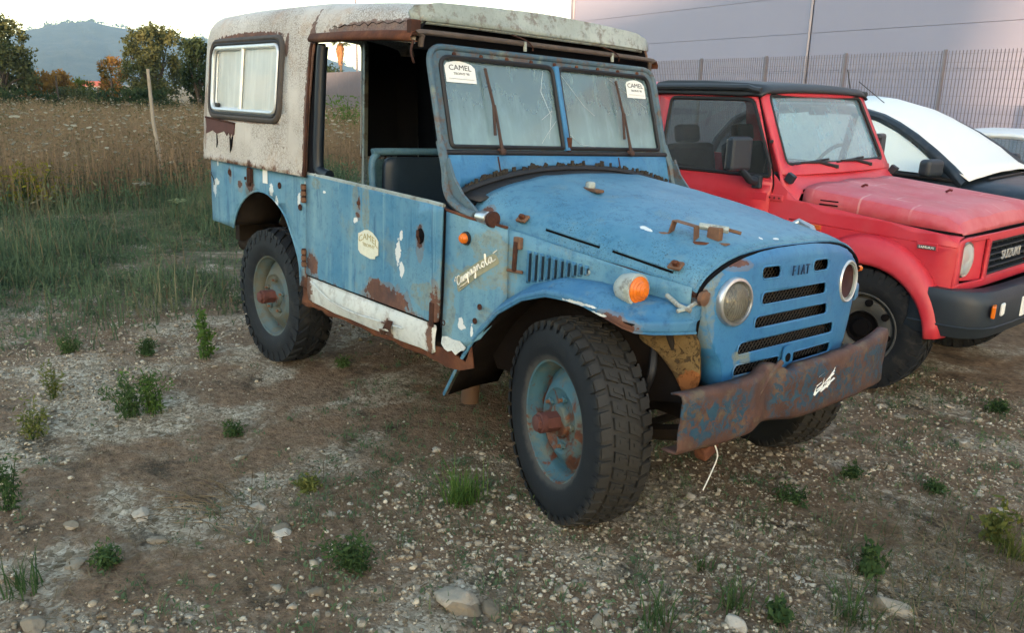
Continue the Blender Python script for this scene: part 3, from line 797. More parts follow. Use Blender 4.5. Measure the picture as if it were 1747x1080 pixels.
# hood
def hood_half(t):  # t 0 rear .. 1 front: list of (y,z)
    rear = [(0, 1.165), (.12, 1.164), (.25, 1.156), (.37, 1.142), (.48, 1.122), (.565, 1.096), (.615, 1.068), (.645, 1.035), (.658, 1.005)]
    front = [(0, 1.022), (.12, 1.021), (.22, 1.016), (.31, 1.005), (.385, .987), (.44, .965), (.483, .940), (.508, .915), (.515, .892)]
    s_ = t
    zs = [lerp(a[1], c[1], s_) + .018 * math.sin(PI * s_) * (1 - k / 8) for k, (a, c) in enumerate(zip(rear, front))]
    ysc = [lerp(a[0], c[0], s_ ** 1.15) for a, c in zip(rear, front)]
    return list(zip(ysc, zs))
NH = 28
rows = []
for i in range(NH + 1):
    t = i / NH
    hh = hood_half(t)
    pts = smooth_path([(-y, z, 0) for y, z in hh[::-1]] + [(y, z, 0) for y, z in hh[1:]], 3)
    row = []
    for p in pts:
        y, z = p.x, p.y
        ay = abs(y) / .66
        x = -.600 + 1.0 * t - .035 * (ay ** 3) * t + .02 * (1 - t) * (1 - ay)
        roll = .012 * max(0, (t - .93) / .07) ** 2
        z2 = z - roll + (.005 * nz(x * 4, y * 4, 2) + .0022 * nz(x * 11, y * 11, 5)) * min(1, t * 5) * min(1, (1 - t) * 8)
        # two low pressings
        bump_ = .010 * math.exp(-((abs(y) - .30 * (1 - .25 * t)) / .05) ** 2) * (1 - t)
        row.append((x, y, z2 + bump_ * .6))
    rows.append(row)
HD = grid_surf('hood', rows, M['blue_hood'], TR, solid=.005, off=0)
def hood_z(x, y):
    t = max(0, min(1, (x + .6) / 1.0)); hh = hood_half(t)
    return interp(abs(y), [a for a, _ in hh], [c for _, c in hh]) + .004
edge = [r[0] for r in rows]
tube('hood_edge', edge, .006, M['blue_hood'], HD, 6)
tube('hood_edge', [r[-1] for r in rows], .006, M['blue_hood'], HD, 6)
tube('hood_front_edge', rows[-1], .006, M['blue_hood'], HD, 6)
tube('hood_shadow_gap', [(p[0] + .008, p[1] * 1.0, p[2] - .011) for p in rows[-1]], .0075, M['void'], TR, 6)
for sg_ in (0, -1): tube('hood_side_gap', [(r[sg_][0], r[sg_][1] * 1.003, r[sg_][2] - .010) for r in rows[5:]], .0055, M['rustd'], TR, 6)
def side_pt(x, zt):
    t = max(0, min(1, (x + .6) / 1.0)); hh = hood_half(t)
    ys = [a for a, _ in hh]; zs = [c for _, c in hh]
    y = interp(zt, zs[::-1], ys[::-1])
    return (x, -y - .002, zt)
for xa, za, xb, zb_ in ((-.235, .998, .0, .968), (.055, .962, .29, .928)):
    pa, pb = Vector(side_pt(xa, za)), Vector(side_pt(xb, zb_))
    tube('hood_slit', [pa, pa.lerp(pb, .5), pb], .0045, M['void'], HD, 6)
    tube('slit_lip', [p + Vector((0, -.001, .008)) for p in (pa, pa.lerp(pb, .5), pb)], .004, M['blue_hood'], HD, 6)
for x, zt in ((-.345, 1.02), (.295, .945)):
    p = Vector(side_pt(x, zt))
    cb = box('hood_catch', p + Vector((0, -.012, .006)), (.05, .035, .012), M['brackets'], HD, Matrix.Rotation(R(38), 3, 'X'))
    box('catch_tab', p + Vector((.006, -.022, .014)), (.022, .015, .02), M['rust'], cb, Matrix.Rotation(R(38), 3, 'X'), bevel=.003)
# rear rest block on the hood
pr = Vector((-.30, -.30, hood_z(-.30, -.30)))
RB = box('rest_block', pr + Vector((0, 0, .008)), (.12, .035, .012), M['brackets'], HD, Matrix.Rotation(R(-20), 3, 'Z'))
box('rest_wedge', pr + Vector((-.025, .008, .024)), (.04, .03, .028), M['greenish'], RB, Matrix.Rotation(R(-20), 3, 'Z'), bevel=.008)
# windscreen rest bracket on the hood, front
hx, hy = .205, -.385
hz0 = hood_z(hx, hy)
bm = bmesh.new()
A = [Vector((hx - .075, hy - .025, hz0)), Vector((hx - .045, hy - .02, hz0)), Vector((hx - .035, hy - .015, hz0 + .048)), Vector((hx + .045, hy + .0, hz0 + .036)), Vector((hx + .05, hy + .0, hz0 - .012)), Vector((hx + .075, hy + .005, hz0 - .016))]
for i in range(5):
    a, c = A[i], A[i + 1]
    w = Vector((-.006, .034, 0))
    V = [bm.verts.new(p) for p in (a, c, c + w, a + w)]
    bm.faces.new(V)
RBk = mb('rest_bracket', bm, M['brackets'], HD, solid=.004)
lathe('bracket_foot', [(0, 0), (0, .034), (.006, .030), (.008, 0)], M['rust'], RBk, 16, 'z', (hx + .065, hy + .02, hz0 - .018))
lathe('bracket_foot', [(0, 0), (0, .028), (.006, .024), (.008, 0)], M['brackets'], RBk, 16, 'z', (hx - .07, hy - .01, hz0 - .002))
box('clamp_block', (hx + .085, hy + .065, hz0 + .015), (.05, .025, .045), M['brackets'], RBk)
tube('clamp_bolt', [(hx + .03, hy + .05, hz0 + .035), (hx + .12, hy + .09, hz0 + .030)], .012, M['greenish'], RBk, 8)
tube('clamp_screw', [(hx + .10, hy + .085, hz0 + .034), (hx + .15, hy + .12, hz0 + .022)], .006, M['brackets'], RBk, 6)
box('clamp_tab', (hx + .12, hy + .06, hz0 - .014), (.05, .03, .008), M['brackets'], RBk)
# latch on the far side of the hood
tube('hood_toggle', [(.08, .50, .995), (.10, .54, 1.02), (.16, .54, 1.0), (.19, .52, .97)], .016, M['chrome'], HD, 8)
box('hood_toggle_plate', (.13, .52, .985), (.10, .05, .03), M['greenish'], HD)

# scuttle: blue panel under the windscreen with a cut-out above the hood
def ws(y, z): return Vector((-.765 - .316 * (z - 1.24), y, z))
arc = [(y, 1.178 - .19 * (abs(y) / .66) ** 2.3 * .5) for y in np.linspace(-.66, .66, 25)]
sc_out = [(-.672, 1.236), (-.672, 1.06)] + [(y, z + .012) for y, z in arc] + [(.672, 1.06), (.672, 1.236)]
SC = sheet('scuttle_panel', sc_out, [], lambda u, v: tuple(ws(u, v) + Vector((.02, 0, 0))), M['blue_scuttle'], TR, du=.08, dv=.04, solid=.004, smooth=True)
rub = [Vector((-.690, y, z)) for y, z in arc]
tube('scuttle_rubber', rub, [.017] * 25, M['black'], SC, 8)
bm = bmesh.new()
for k in range(80):
    y = -.62 + 1.24 * k / 79
    z = 1.178 - .19 * (abs(y) / .66) ** 2.3 * .5
    if rnd.random() < .75:
        h = rnd.uniform(.012, .034)
        abox(bm, (-.684 + rnd.uniform(-.006, .002), y, z + .012 + h * .3), (.008, rnd.uniform(.008, .02), h), Matrix.Rotation(rnd.uniform(-.5, .5), 3, 'X'))
PRB = mb('perished_rubber', bm, plain('perished_rubber', (0.03, 0.026, 0.02), .9, 0, .5, 40, .4), SC); PRB['kind'] = 'stuff'
# floor of the plenum between hood and scuttle
rows = []
for k in range(25):
    y, z = arc[k]
    rows.append([(-.695, y, z - .006), (-.64, y, z - .012), (-.57, y * .97, z - .020)])
grid_surf('cowl_gutter', rows, M['black'], TR, solid=.004)
sheet('firewall', [(-.68, .5), (.68, .5), (.66, 1.05), (-.66, 1.05)], [], lambda u, v: (-.63, u, v), M['chassis'], TR, solid=.006)

# windscreen frame
WF = empty('windscreen'); WF.parent = TR
fo = rpoly([(-.690, 1.232), (.690, 1.232), (.682, 1.640), (-.682, 1.640)], [.01, .01, .07, .07], 6)
fi_r = rpoly([(-.642, 1.258), (-.020, 1.258), (-.018, 1.604), (-.636, 1.604)], [.02, .01, .035, .05], 5)
fi_l = [(-y, z) for y, z in fi_r][::-1]
wsf = lambda u, v: tuple(ws(u, v))
FR = sheet('frame_panel', fo, [fi_r, fi_l], wsf, M['frame'], WF, du=.15, dv=.1, solid=.018)
tube('frame_tube', [ws(y, z) + Vector((.006, 0, 0)) for y, z in rpoly([(-.690, 1.12), (-.684, 1.643), (.684, 1.643), (.690, 1.12)], [0, .075, .075, 0], 6)], .0135, M['frame'], WF, 10)
for loop, nm in ((fi_r, 'r'), (fi_l, 'l')):
    tube('glazing_rubber', [ws(y, z) + Vector((.010, 0, .003)) for y, z in loop], .010, M['black'], FR, 6, closed=True)
    gl = sheet('pane', [(y, z) for y, z in loop], [], lambda u, v: tuple(ws(u, v)), M['ws_glass'], WF, solid=0)
PANE_R = [c for c in WF.children if c.name.startswith('pane')]
tube('centre_bar', [ws(0, 1.25) + Vector((.012, 0, 0)), ws(0, 1.61) + Vector((.012, 0, 0))], .017, M['blue_scuttle'], WF, 8)
box('centre_clip', ws(-.0, 1.275) + Vector((.022, .005, 0)), (.02, .022, .07), M['rustd'], WF)
tube('lower_rail', [ws(-.68, 1.238) + Vector((.016, 0, 0)), ws(.68, 1.238) + Vector((.016, 0, 0))], .012, M['black'], WF, 8)
for k in range(9):
    y = -.56 + k * .14
    lathe('frame_bolt', [(0, 0), (0, .010), (.006, .008), (.007, 0)], M['rust'], FR, 8, 'x', ws(y, 1.620) + Vector((.010, 0, 0)))
for y0, lo, hi in ((-.42, -.45, .0), (.32, .29, .0)):
    tube('stain_drip', [ws(y0, 1.225) + Vector((.024, 0, 0)), ws(y0 + .003, 1.14) + Vector((.024, 0, 0))], .004, M['rustd'], SC, 5, flat=.3)
# side arms running down to the pivots
for sgn in (-1, 1):
    arm = smooth_path([ws(sgn * .69, 1.28) + Vector((.006, 0, 0)), (-.722, sgn * .698, 1.18), (-.700, sgn * .705, 1.105), (-.655, sgn * .712, 1.060), (-.58, sgn * .718, 1.032), (-.50, sgn * .720, 1.020)], 5)
    ar = tube('windscreen_arm', arm, .0185, M['frame'], WF, 8)
    gp = [(-.728, 1.17), (-.700, 1.10), (-.655, 1.055), (-.58, 1.025), (-.48, 1.010), (-.53, 1.05), (-.60, 1.09), (-.66, 1.15), (-.70, 1.22)]
    sheet('arm_gusset', gp, [], lambda u, v: (u, sgn * .700, v), M['frame'], WF, solid=.012)
    pv = lathe('pivot_knob', [(-.03, 0), (-.03, .020), (0, .026), (.03, .026), (.034, .018), (.045, .018), (.045, 0)], M['chrome'], WF, 16, 'x', (-.455, sgn * .715, 1.020))
    lathe('pivot_cap', [(.046, 0), (.046, .030), (.062, .030), (.066, .02), (.066, 0)], M['rustd'], pv, 16, 'x', (-.455, sgn * .715, 1.020))
tube('cowl_seam', [(-.655, -.742, 1.028), (-.50, -.738, 1.012), (-.345, -.690, .996)], .006, M['rust'], TR, 6)
# wipers
def wiper(y0, yt, name='wiper'):
    Wp = empty(name); Wp.parent = WF
    base = ws(y0, 1.245) + Vector((.034, 0, 0))
    lathe('spindle', [(-.02, 0), (-.02, .014), (.01, .014), (.014, .008), (.014, 0)], M['wiper'], Wp, 10, 'x', base)
    mid = ws(yt - .008, 1.43) + Vector((.034, 0, 0))
    tube('wiper_arm', [base, base.lerp(mid, .25), mid], [.010, .007, .005], M['wiper'], Wp, 6)
    tube('wiper_blade', [ws(yt - .02, 1.31) + Vector((.022, 0, 0)), ws(yt - .01, 1.43) + Vector((.028, 0, 0)), ws(yt - .022, 1.575) + Vector((.022, 0, 0))], .0065, M['wiper'], Wp, 6)
wiper(-.40, -.395)
wiper(.405, .405)
# windscreen stickers
def ws_sticker(cy, cz, w, h, par):
    pts = [(-.5, -.5), (.5, -.5), (.5, .20), (.40, .36), (.2, .46), (0, .5), (-.2, .47), (-.42, .38), (-.5, .24)]
    off = Vector((.0035, 0, .001))
    st = sheet('sticker', [(cy + a * w, cz + c * h) for a, c in pts], [], lambda u, v: tuple(ws(u, v) + off), M['sticker'], par, solid=.0008)
    o2 = Vector((.0046, 0, .0015))
    uxv, uyv = (0, 1, 0), (-.316, 0, 1)
    text('lettering', 'CAMEL', h * .36, M['ink'], st, ws(cy, cz + h * .18) + o2, uxv, uyv, .0003, 0, 1.2, .6)
    text('lettering', "TROPHY '90", h * .17, M['ink'], st, ws(cy + .004, cz - h * .10) + o2, uxv, uyv, .0003, 0, 1.05)
    tube('print_line', [ws(cy - w * .40, cz - h * .32) + o2, ws(cy + w * .42, cz - h * .34) + o2], .0014, M['ink'], st, 4, flat=.3)
    return st
ws_sticker(-.535, 1.552, .155, .085, PANE_R[0])
ws_sticker(.54, 1.545, .135, .085, PANE_R[1])
# cracks in the left pane as fine lines
for p in ([(.03, 1.59), (.16, 1.45), (.22, 1.41)], [(.36, 1.58), (.48, 1.52), (.60, 1.46)], [(-.07, 1.59), (-.10, 1.5), (-.06, 1.40), (-.09, 1.30)], [(-.05, 1.42), (-.12, 1.38)], [(.03, 1.33), (.10, 1.28), (.20, 1.27)], [(-.03, 1.38), (-.10, 1.32), (-.14, 1.28)]):
    tube('crack', [ws(y, z) + Vector((.003, 0, 0)) for y, z in p], .0006, M['alu'], PANE_R[1 if p[0][0] > 0 else 0], 4)

# hardtop: one shell in (x, s), s the length along the section from the right sill over the roof
def roof_h(x): return interp(x, (-3.1, -2.6, -1.9, -1.4, -.92), (1.855, 1.868, 1.862, 1.835, 1.790))
XR = -2.985; RR = .10
def section(x):
    h = roof_h(x)
    half = [(.768, 1.055), (.762, 1.10), (.757, 1.20), (.748, 1.35), (.738, 1.50), (.728, 1.62), (.720, h - .16), (.712, h - .11), (.697, h - .065), (.668, h - .028), (.62, h - .004), (.54, h + .014), (.40, h + .030), (.20, h + .042), (0, h + .046)]
    return half
SECN = len(section(-2))
def sec_pt(x, s):
    """s in 0..2: 0 right bottom, 1 ridge, 2 left bottom"""
    half = section(x)
    k = (s if s <= 1 else 2 - s) * (SECN - 1)
    i = min(int(k), SECN - 2); f = k - i
    y = lerp(half[i][0], half[i + 1][0], f); z = lerp(half[i][1], half[i + 1][1], f)
    dy = half[i + 1][0] - half[i][0]; dz = half[i + 1][1] - half[i][1]
    ln = math.hypot(dy, dz); ny, nz_ = dz / ln, -dy / ln
    sg = -1 if s <= 1 else 1
    return sg * y, z, sg * ny, nz_
def s_of_z(x, z):
    half = section(x)
    zs = [c for _, c in half]
    return interp(z, zs, np.linspace(0, 1, SECN))
def ht(x, s):
    ex = XR - x
    if ex <= 0:
        y, z, ny, nz_ = sec_pt(x, s)
        d = .004 * nz(x * 3, s * 9, 1.) if s < .45 or s > 1.55 else .0
        return (x, y + ny * d, z + nz_ * d)
    a = min(ex / RR, PI / 2)
    y, z, ny, nz_ = sec_pt(XR, s)
    d = RR * (1 - math.cos(a))
    return (XR - RR * math.sin(a), y - ny * d, z - nz_ * d)
XB = XR - RR * PI / 2 + .001
def S1(x, z): return s_of_z(x, z)
sd = S1(-1.2, 1.672)
win = [(x, S1(x, z)) for x, z in rrect(-2.905, -2.03, 1.305, 1.705, .075, 5)]
outl = [(XB, 0.), (-1.752, 0.), (-1.745, S1(-1.75, 1.35)), (-1.735, S1(-1.73, 1.60)), (-1.72, sd), (-.935, sd + .005), (-.935, 2 - sd - .005), (-1.72, 2 - sd), (-1.752, 2.), (XB, 2.)]
HT = sheet('hardtop', outl, [win], ht, M['hardtop'], TR, du=.09, dv=.035, solid=.010, off=-1, smooth=True, autosm=50)
# rear wall of the hardtop with an open doorway
def rear_y(s):
    p = ht(XB, s); return p
ring = [rear_y(s) for s in np.linspace(0.0, 2.0, 41)]
notch = [(.345, 1.055)] + rpoly([(.345, 1.055), (.345, 1.80), (-.52, 1.80), (-.52, 1.055)], [0, .05, .05, 0], 4)[1:]
sheet('hardtop_rear', [(p[1], p[2]) for p in ring] + notch, [], lambda u, v: (XR - RR + .002, u, v), M['hardtop'], TR, du=.15, dv=.15, solid=.012)
box('doorway_post', (XR - RR + .03, .36, 1.30), (.03, .03, 1.0), M['greenish'], TR)
# dark lining inside (far side, roof)
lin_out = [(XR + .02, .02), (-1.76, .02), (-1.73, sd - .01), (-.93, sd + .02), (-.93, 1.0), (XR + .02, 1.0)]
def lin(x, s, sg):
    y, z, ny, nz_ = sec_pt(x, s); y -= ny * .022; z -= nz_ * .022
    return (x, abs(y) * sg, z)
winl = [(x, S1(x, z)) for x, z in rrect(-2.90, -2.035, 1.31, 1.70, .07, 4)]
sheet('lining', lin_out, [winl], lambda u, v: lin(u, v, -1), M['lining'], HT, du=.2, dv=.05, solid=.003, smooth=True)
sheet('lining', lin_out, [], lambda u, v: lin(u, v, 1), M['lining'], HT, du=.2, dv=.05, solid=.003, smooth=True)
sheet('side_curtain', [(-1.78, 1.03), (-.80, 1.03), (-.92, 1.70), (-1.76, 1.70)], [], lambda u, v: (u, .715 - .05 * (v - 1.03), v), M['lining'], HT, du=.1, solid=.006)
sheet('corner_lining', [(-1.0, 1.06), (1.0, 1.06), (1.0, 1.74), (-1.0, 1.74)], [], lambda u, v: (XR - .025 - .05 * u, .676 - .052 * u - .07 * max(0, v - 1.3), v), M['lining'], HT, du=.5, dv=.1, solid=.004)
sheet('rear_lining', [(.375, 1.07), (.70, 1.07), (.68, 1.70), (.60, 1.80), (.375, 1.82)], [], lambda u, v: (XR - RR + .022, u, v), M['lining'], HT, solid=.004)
# rusty edge of the hardtop at the door opening, gutter above the door
def side_y(z): return -interp(z, [c for _, c in section(-1.75)], [a for a, _ in section(-1.75)])
tube('pillar_edge', [(-1.748, side_y(z) - .004, z) for z in (1.06, 1.2, 1.35, 1.5, 1.62, 1.67)], [.010, .007, .008, .006, .008, .006], M['rustd'], HT, 8)
pl_ = smooth_path([(-1.60, -.715, 1.075), (-1.665, -.722, 1.085), (-1.695, -.722, 1.13), (-1.695, -.715, 1.35), (-1.69, -.705, 1.60), (-1.685, -.70, 1.66)], 4)
tube('pillar_rubber', pl_, .026, plain('blue_black_rubber', (0.006, 0.011, 0.018), .45, 0, .3, 12, .1), HT, 10)
sheet('pillar_inner', [(-1.75, 1.06), (-1.69, 1.06), (-1.69, 1.67), (-1.745, 1.67)], [], lambda u, v: (u, side_y(v) + .03, v), M['lining'], HT, solid=.02)
gut = [(-1.74, .734, 1.690), (-1.4, .738, 1.688), (-1.1, .738, 1.682), (-.905, .736, 1.672)]
for sgn in (-1, 1):
    G = grid_surf('gutter', [[(x, sgn * (y - .012), z + .022), (x, sgn * (y + .004), z + .018), (x, sgn * (y + .016), z - .004), (x, sgn * (y + .012), z - .014), (x, sgn * (y - .02), z - .016)] for x, y, z in gut], M['rust'], HT, solid=.004)
box('gutter_end', (-.925, -.722, 1.708), (.035, .045, .06), M['rustd'], HT)
# long crack above the gutter
cp = []
for k in range(30):
    x = -1.58 + k * .021
    z = 1.738 + .005 * math.sin(k * 1.7) + rnd.uniform(-.004, .004)
    q = ht(x, S1(x, z)); cp.append((q[0], q[1] - .001, q[2]))
tube('split_seam', cp, [.0012 + .004 * max(0, nz(k * .9, 3)) for k in range(30)], M['void'], HT, 5)
for k in (8, 14, 19):
    tube('split_branch', [cp[k], (cp[k][0] + .004, cp[k][1] - .003, cp[k][2] - .03)], .0018, M['rustd'], HT, 4)
# front visor lip and header bars
vz = roof_h(-.92)
vis = [(y, z) for y, z in [(-.715, vz - .052), (.715, vz - .052), (.722, vz - .02), (.70, vz + .004), (.60, vz + .024), (.30, vz + .036), (0, vz + .040), (-.30, vz + .036), (-.60, vz + .024), (-.70, vz + .004), (-.722, vz - .02)]]
VS = sheet('visor', vis, [], lambda u, v: (-.918 + .015 * (vz - v) / .06 - .05 * (abs(u) / .72) ** 6, u, v), M['greenish'], HT, du=.05, dv=.02, solid=.014, smooth=True, autosm=40)
tube('visor_rim', [(-.917 - .05 * (abs(y) / .72) ** 6, y, vz - .054) for y in np.linspace(-.71, .71, 21)], .008, M['greenish'], VS, 6)
for k in range(11):
    y = -.64 + k * .128
    lathe('rivet', [(0, 0), (0, .007), (.004, .005), (.005, 0)], M['rust'], VS, 8, 'x', (-.909 - .05 * (abs(y) / .72) ** 6, y, vz - .03))
HB = tube('header_bar', smooth_path([(-.92, -.690, 1.64), (-.91, -.69, 1.680), (-.905, -.66, 1.694), (-.905, 0, 1.697), (-.905, .66, 1.694), (-.91, .69, 1.680), (-.92, .70, 1.62)], 5), .0115, plain('brown_header_tube', (0.10, 0.075, 0.06), .7, .2, .5, 20, .4), TR, 8)
for y in (-.16, .40):
    tube('header_strut', [(-.898, y, 1.706), (-.90, y + .005, 1.665)], .008, M['greenish'], HB, 6)
    tube('header_wire', smooth_path([(-.895, y - .08, 1.725), (-.885, y - .01, 1.71), (-.885, y + .03, 1.69), (-.89, y + .04, 1.67)]), .003, M['rustd'], HB, 5)
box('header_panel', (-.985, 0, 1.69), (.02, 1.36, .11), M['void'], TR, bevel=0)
tube('gutter_hook', smooth_path([(-.905, -.735, 1.66), (-.90, -.75, 1.62), (-.895, -.745, 1.59), (-.90, -.735, 1.575)]), .005, M['rustd'], HT, 6)

# hardtop side window
WN = empty('side_window'); WN.parent = TR
def hts(x, z, out=0.): 
    y, zz, ny, nz_ = sec_pt(x, S1(x, z)); return (x, y + ny * out, z)
def ring_tube(name, x0, x1, z0, z1, r, rad, out, mat, par):
    return tube(name, [hts(x, z, out) for x, z in rrect(x0, x1, z0, z1, r, 5)], rad, mat, par, 8, closed=True)
ring_tube('window_rubber', -2.905, -2.03, 1.305, 1.705, .075, .017, .002, plain('grey_window_rubber', (0.06, 0.052, 0.046), .8, 0, .4, 20, .3), WN)
ring_tube('rubber_bead', -2.888, -2.047, 1.322, 1.688, .065, .010, .008, M['black'], WN)
ring_tube('window_frame', -2.868, -2.066, 1.340, 1.670, .055, .013, .006, M['alu'], WN)
sheet('pane', rrect(-2.87, -2.47, 1.34, 1.67, .05, 4), [], lambda u, v: hts(u, v, -.010), M['side_glass'], WN, solid=0)
sheet('pane', rrect(-2.50, -2.065, 1.34, 1.67, .05, 4), [], lambda u, v: hts(u, v, -.004), M['side_glass'], WN, solid=0)
tube('window_divider', [hts(-2.492, 1.335, .006), hts(-2.488, 1.675, .006)], .011, M['alu'], WN, 8)
ring_tube('pane_edge', -2.845, -2.51, 1.352, 1.658, .045, .006, -.006, M['alu'], WN)
box('window_catch', Vector(hts(-2.80, 1.365, .004)), (.045, .014, .022), M['black'], WN)
# torn skin under the window
tz = [(-2.965, 1.292), (-2.86, 1.288), (-2.56, 1.272), (-2.565, 1.215), (-2.585, 1.20), (-2.60, 1.222), (-2.615, 1.195), (-2.64, 1.222), (-2.66, 1.20), (-2.70, 1.225), (-2.80, 1.205), (-2.86, 1.222), (-2.955, 1.20), (-2.95, 1.24)]
TS = sheet('torn_skin', tz, [], lambda u, v: hts(u, v, .004), plain('dark_red_board', (0.075, 0.028, 0.022), .8, 0, .3, 14, .3), HT, du=.05, solid=.003)
for pts in ([(-2.80, 1.205), (-2.79, 1.16), (-2.80, 1.13)], [(-2.62, 1.20), (-2.60, 1.15), (-2.615, 1.11), (-2.60, 1.15), (-2.585, 1.20)]):
    tube('tear', [hts(x, z, .004) for x, z in pts], [.004, .006, .002] if len(pts) == 3 else [.004, .009, .002, .009, .004], M['void'], HT, 5)
tube('tear_edge', [hts(x, z, .006) for x, z in tz[:3]], .006, M['rustd'], HT, 5)

# grille panel
slots = []
def slot(y0, y1, z0, z1, sk=.0, r=.018): slots.append(rpoly([(y0 - sk, z0), (y1 + sk, z0), (y1, z1), (y0, z1)], r, 3))
slot(-.245, -.135, .905, .948, 0, .02); slot(.075, .185, .905, .948, 0, .02)
slot(-.235, .175, .818, .862, .006); slot(-.262, .202, .738, .782, .006); slot(-.330, .275, .655, .700, .008)
slot(-.338, -.085, .580, .622, .004); slot(-.01, .280, .578, .620, .004)
lights = [(-.372, .842), (.372, .842)]
hl_holes = [[(y + .074 * math.cos(2 * PI * k / 28), z + .074 * math.sin(2 * PI * k / 28)) for k in range(28)] for y, z in lights]
hf = hood_half(1.0)
top = [(y, z - .006) for y, z in hf[:-1]]
right = [(-.508, .885), (-.498, .85), (-.482, .78), (-.462, .72), (-.430, .665), (-.405, .635), (-.395, .60), (-.380, .55), (-.350, .525)]
left = [(.508, .885), (.498, .85), (.482, .78), (.468, .72), (.455, .665), (.44, .60), (.42, .55), (.40, .525)]
g_out = [(-y, z) for y, z in top[::-1]][:-1] + top + left + right[::-1]
g_out = g_out[::-1]
def grille_x(u, v):
    a = abs(u) / .52
    topz = interp(abs(u), [p[0] for p in top], [p[1] for p in top])
    k = max(0, 1 - (topz - v) / .05)
    return .452 - .055 * a ** 3.2 - .040 * k ** 2 - .012 * ((v - .74) / .22) ** 2 + dent(u, v, .002, 5)
GR = sheet('grille_panel', g_out, slots + hl_holes, lambda u, v: (grille_x(u, v), u, v), M['blue_front'], TR, du=.025, dv=.025, solid=.005, off=-1, smooth=True, autosm=50)
rows = [[(grille_x(y, z) - .002, y, z), (grille_x(y, z) - .05, y * 1.012, z), (grille_x(y, z) - .11, y * 1.0, z)] for y, z in right]
grid_surf('grille_return', rows, M['blue_front'], GR, solid=.004)
rows = [[(grille_x(y, z) - .002, y, z), (grille_x(y, z) - .05, y * 1.012, z), (grille_x(y, z) - .11, y * 1.0, z)] for y, z in left]
grid_surf('grille_return', rows, M['blue_front'], GR, solid=.004)
for s_ in slots:
    tube('slot_lip', [(grille_x(y, z) - .001, y, z) for y, z in s_], .0035, M['blue_front'], GR, 5, closed=True)
# crossed wire mesh and dark core behind
bm = bmesh.new()
for k in range(-36, 37):
    for d in (1, -1):
        y0 = k * .022; a = (.400, y0 - d * .19, .57); c = (.400, y0 + d * .19, .95)
        P0, P1 = Vector(a), Vector(c)
        lo, hi = 0., 1.
        # clip to |y| < .36
        dy = P1.y - P0.y
        t0, t1 = sorted(((-.36 - P0.y) / dy, (.36 - P0.y) / dy))
        lo, hi = max(lo, t0), min(hi, t1)
        if hi - lo > .05: atube(bm, [P0.lerp(P1, lo), P0.lerp(P1, hi)], .0018, 4, False)
mb('grille_mesh', bm, M['mesh_dark'], GR)
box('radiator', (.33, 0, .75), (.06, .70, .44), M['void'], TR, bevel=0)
# crank hole plate
pp = rpoly([(-.080, .60), (-.022, .60), (-.022, .665), (-.080, .665)], .02, 3) 
CPt = sheet('crank_plate', rpoly([(-.085, .525), (-.018, .525), (-.022, .655), (-.080, .655)], .022, 4), [], lambda u, v: (.4595 + .002 * math.cos(u * 20), u, v), M['blue_front'], GR, solid=.006)
lathe('crank_hole', [(0, 0), (0, .016), (.003, .016), (.003, 0)], M['void'], CPt, 16, 'x', (.462, -.052, .612))
emb = plain('embossed_blue', (0.010, 0.030, 0.075), .5)
for k, ch_ in enumerate('FIAT'): text('lettering', ch_, .050, emb, GR, (.4553, -.073 + k * .030, .922), (0, 1, 0), (0, 0, 1), .002, 0, .70)
# headlamps
for i, (y, z) in enumerate(lights):
    H = empty('headlamp', (grille_x(y, z) - .004, y, z), (0, R(-3), R(-5 if y < 0 else 5) * -1 if False else R(6 if y > 0 else -6))); H.parent = TR
    lathe('rim', [(-.01, .082), (.010, .082), (.016, .078), (.018, .070), (.012, .066), (-.004, .066)] if i == 0 else [(-.01, .081), (.008, .081), (.012, .078), (.010, .073), (-.004, .072)], M['chrome'] if i == 0 else M['alu'], H, 36, 'x')
    if i == 0:
        lathe('reflector', [(-.06, 0), (-.055, .03), (-.03, .055), (0, .068)], M['chrome'], H, 30, 'x')
        lg = lathe('lens', [(.004, .067), (.016, .060), (.026, .045), (.032, .025), (.034, 0)], M['lamp_glass'], H, 36, 'x')
        bm = bmesh.new()
        for k in range(-6, 7):
            yy = k * .0095; hh = math.sqrt(max(0, .060 ** 2 - yy ** 2))
            pts = [(.035 - .018 * ((yy ** 2 + zz ** 2) / .06 ** 2), yy, zz) for zz in np.linspace(-hh, hh, 7)]
            atube(bm, pts, .0007, 4, False)
        mb('lens_flutes', bm, M['lamp_glass'], lg)
    else:
        lathe('bowl', [(-.02, 0), (-.018, .03), (-.012, .055), (.004, .072)], plain('rusty_red_bowl', (0.034, 0.010, 0.010), .7, 0, .4, 16, .2), H, 30, 'x')
        lathe('inner_ring', [(0, .070), (.006, .070), (.006, .066), (0, .066)], M['greenish'], H, 30, 'x', close=True)
lathe('side_marker', [(0, .012), (.02, .012), (.026, 0)], M['orange'], TR, 12, 'y', (.40, .50, .875))

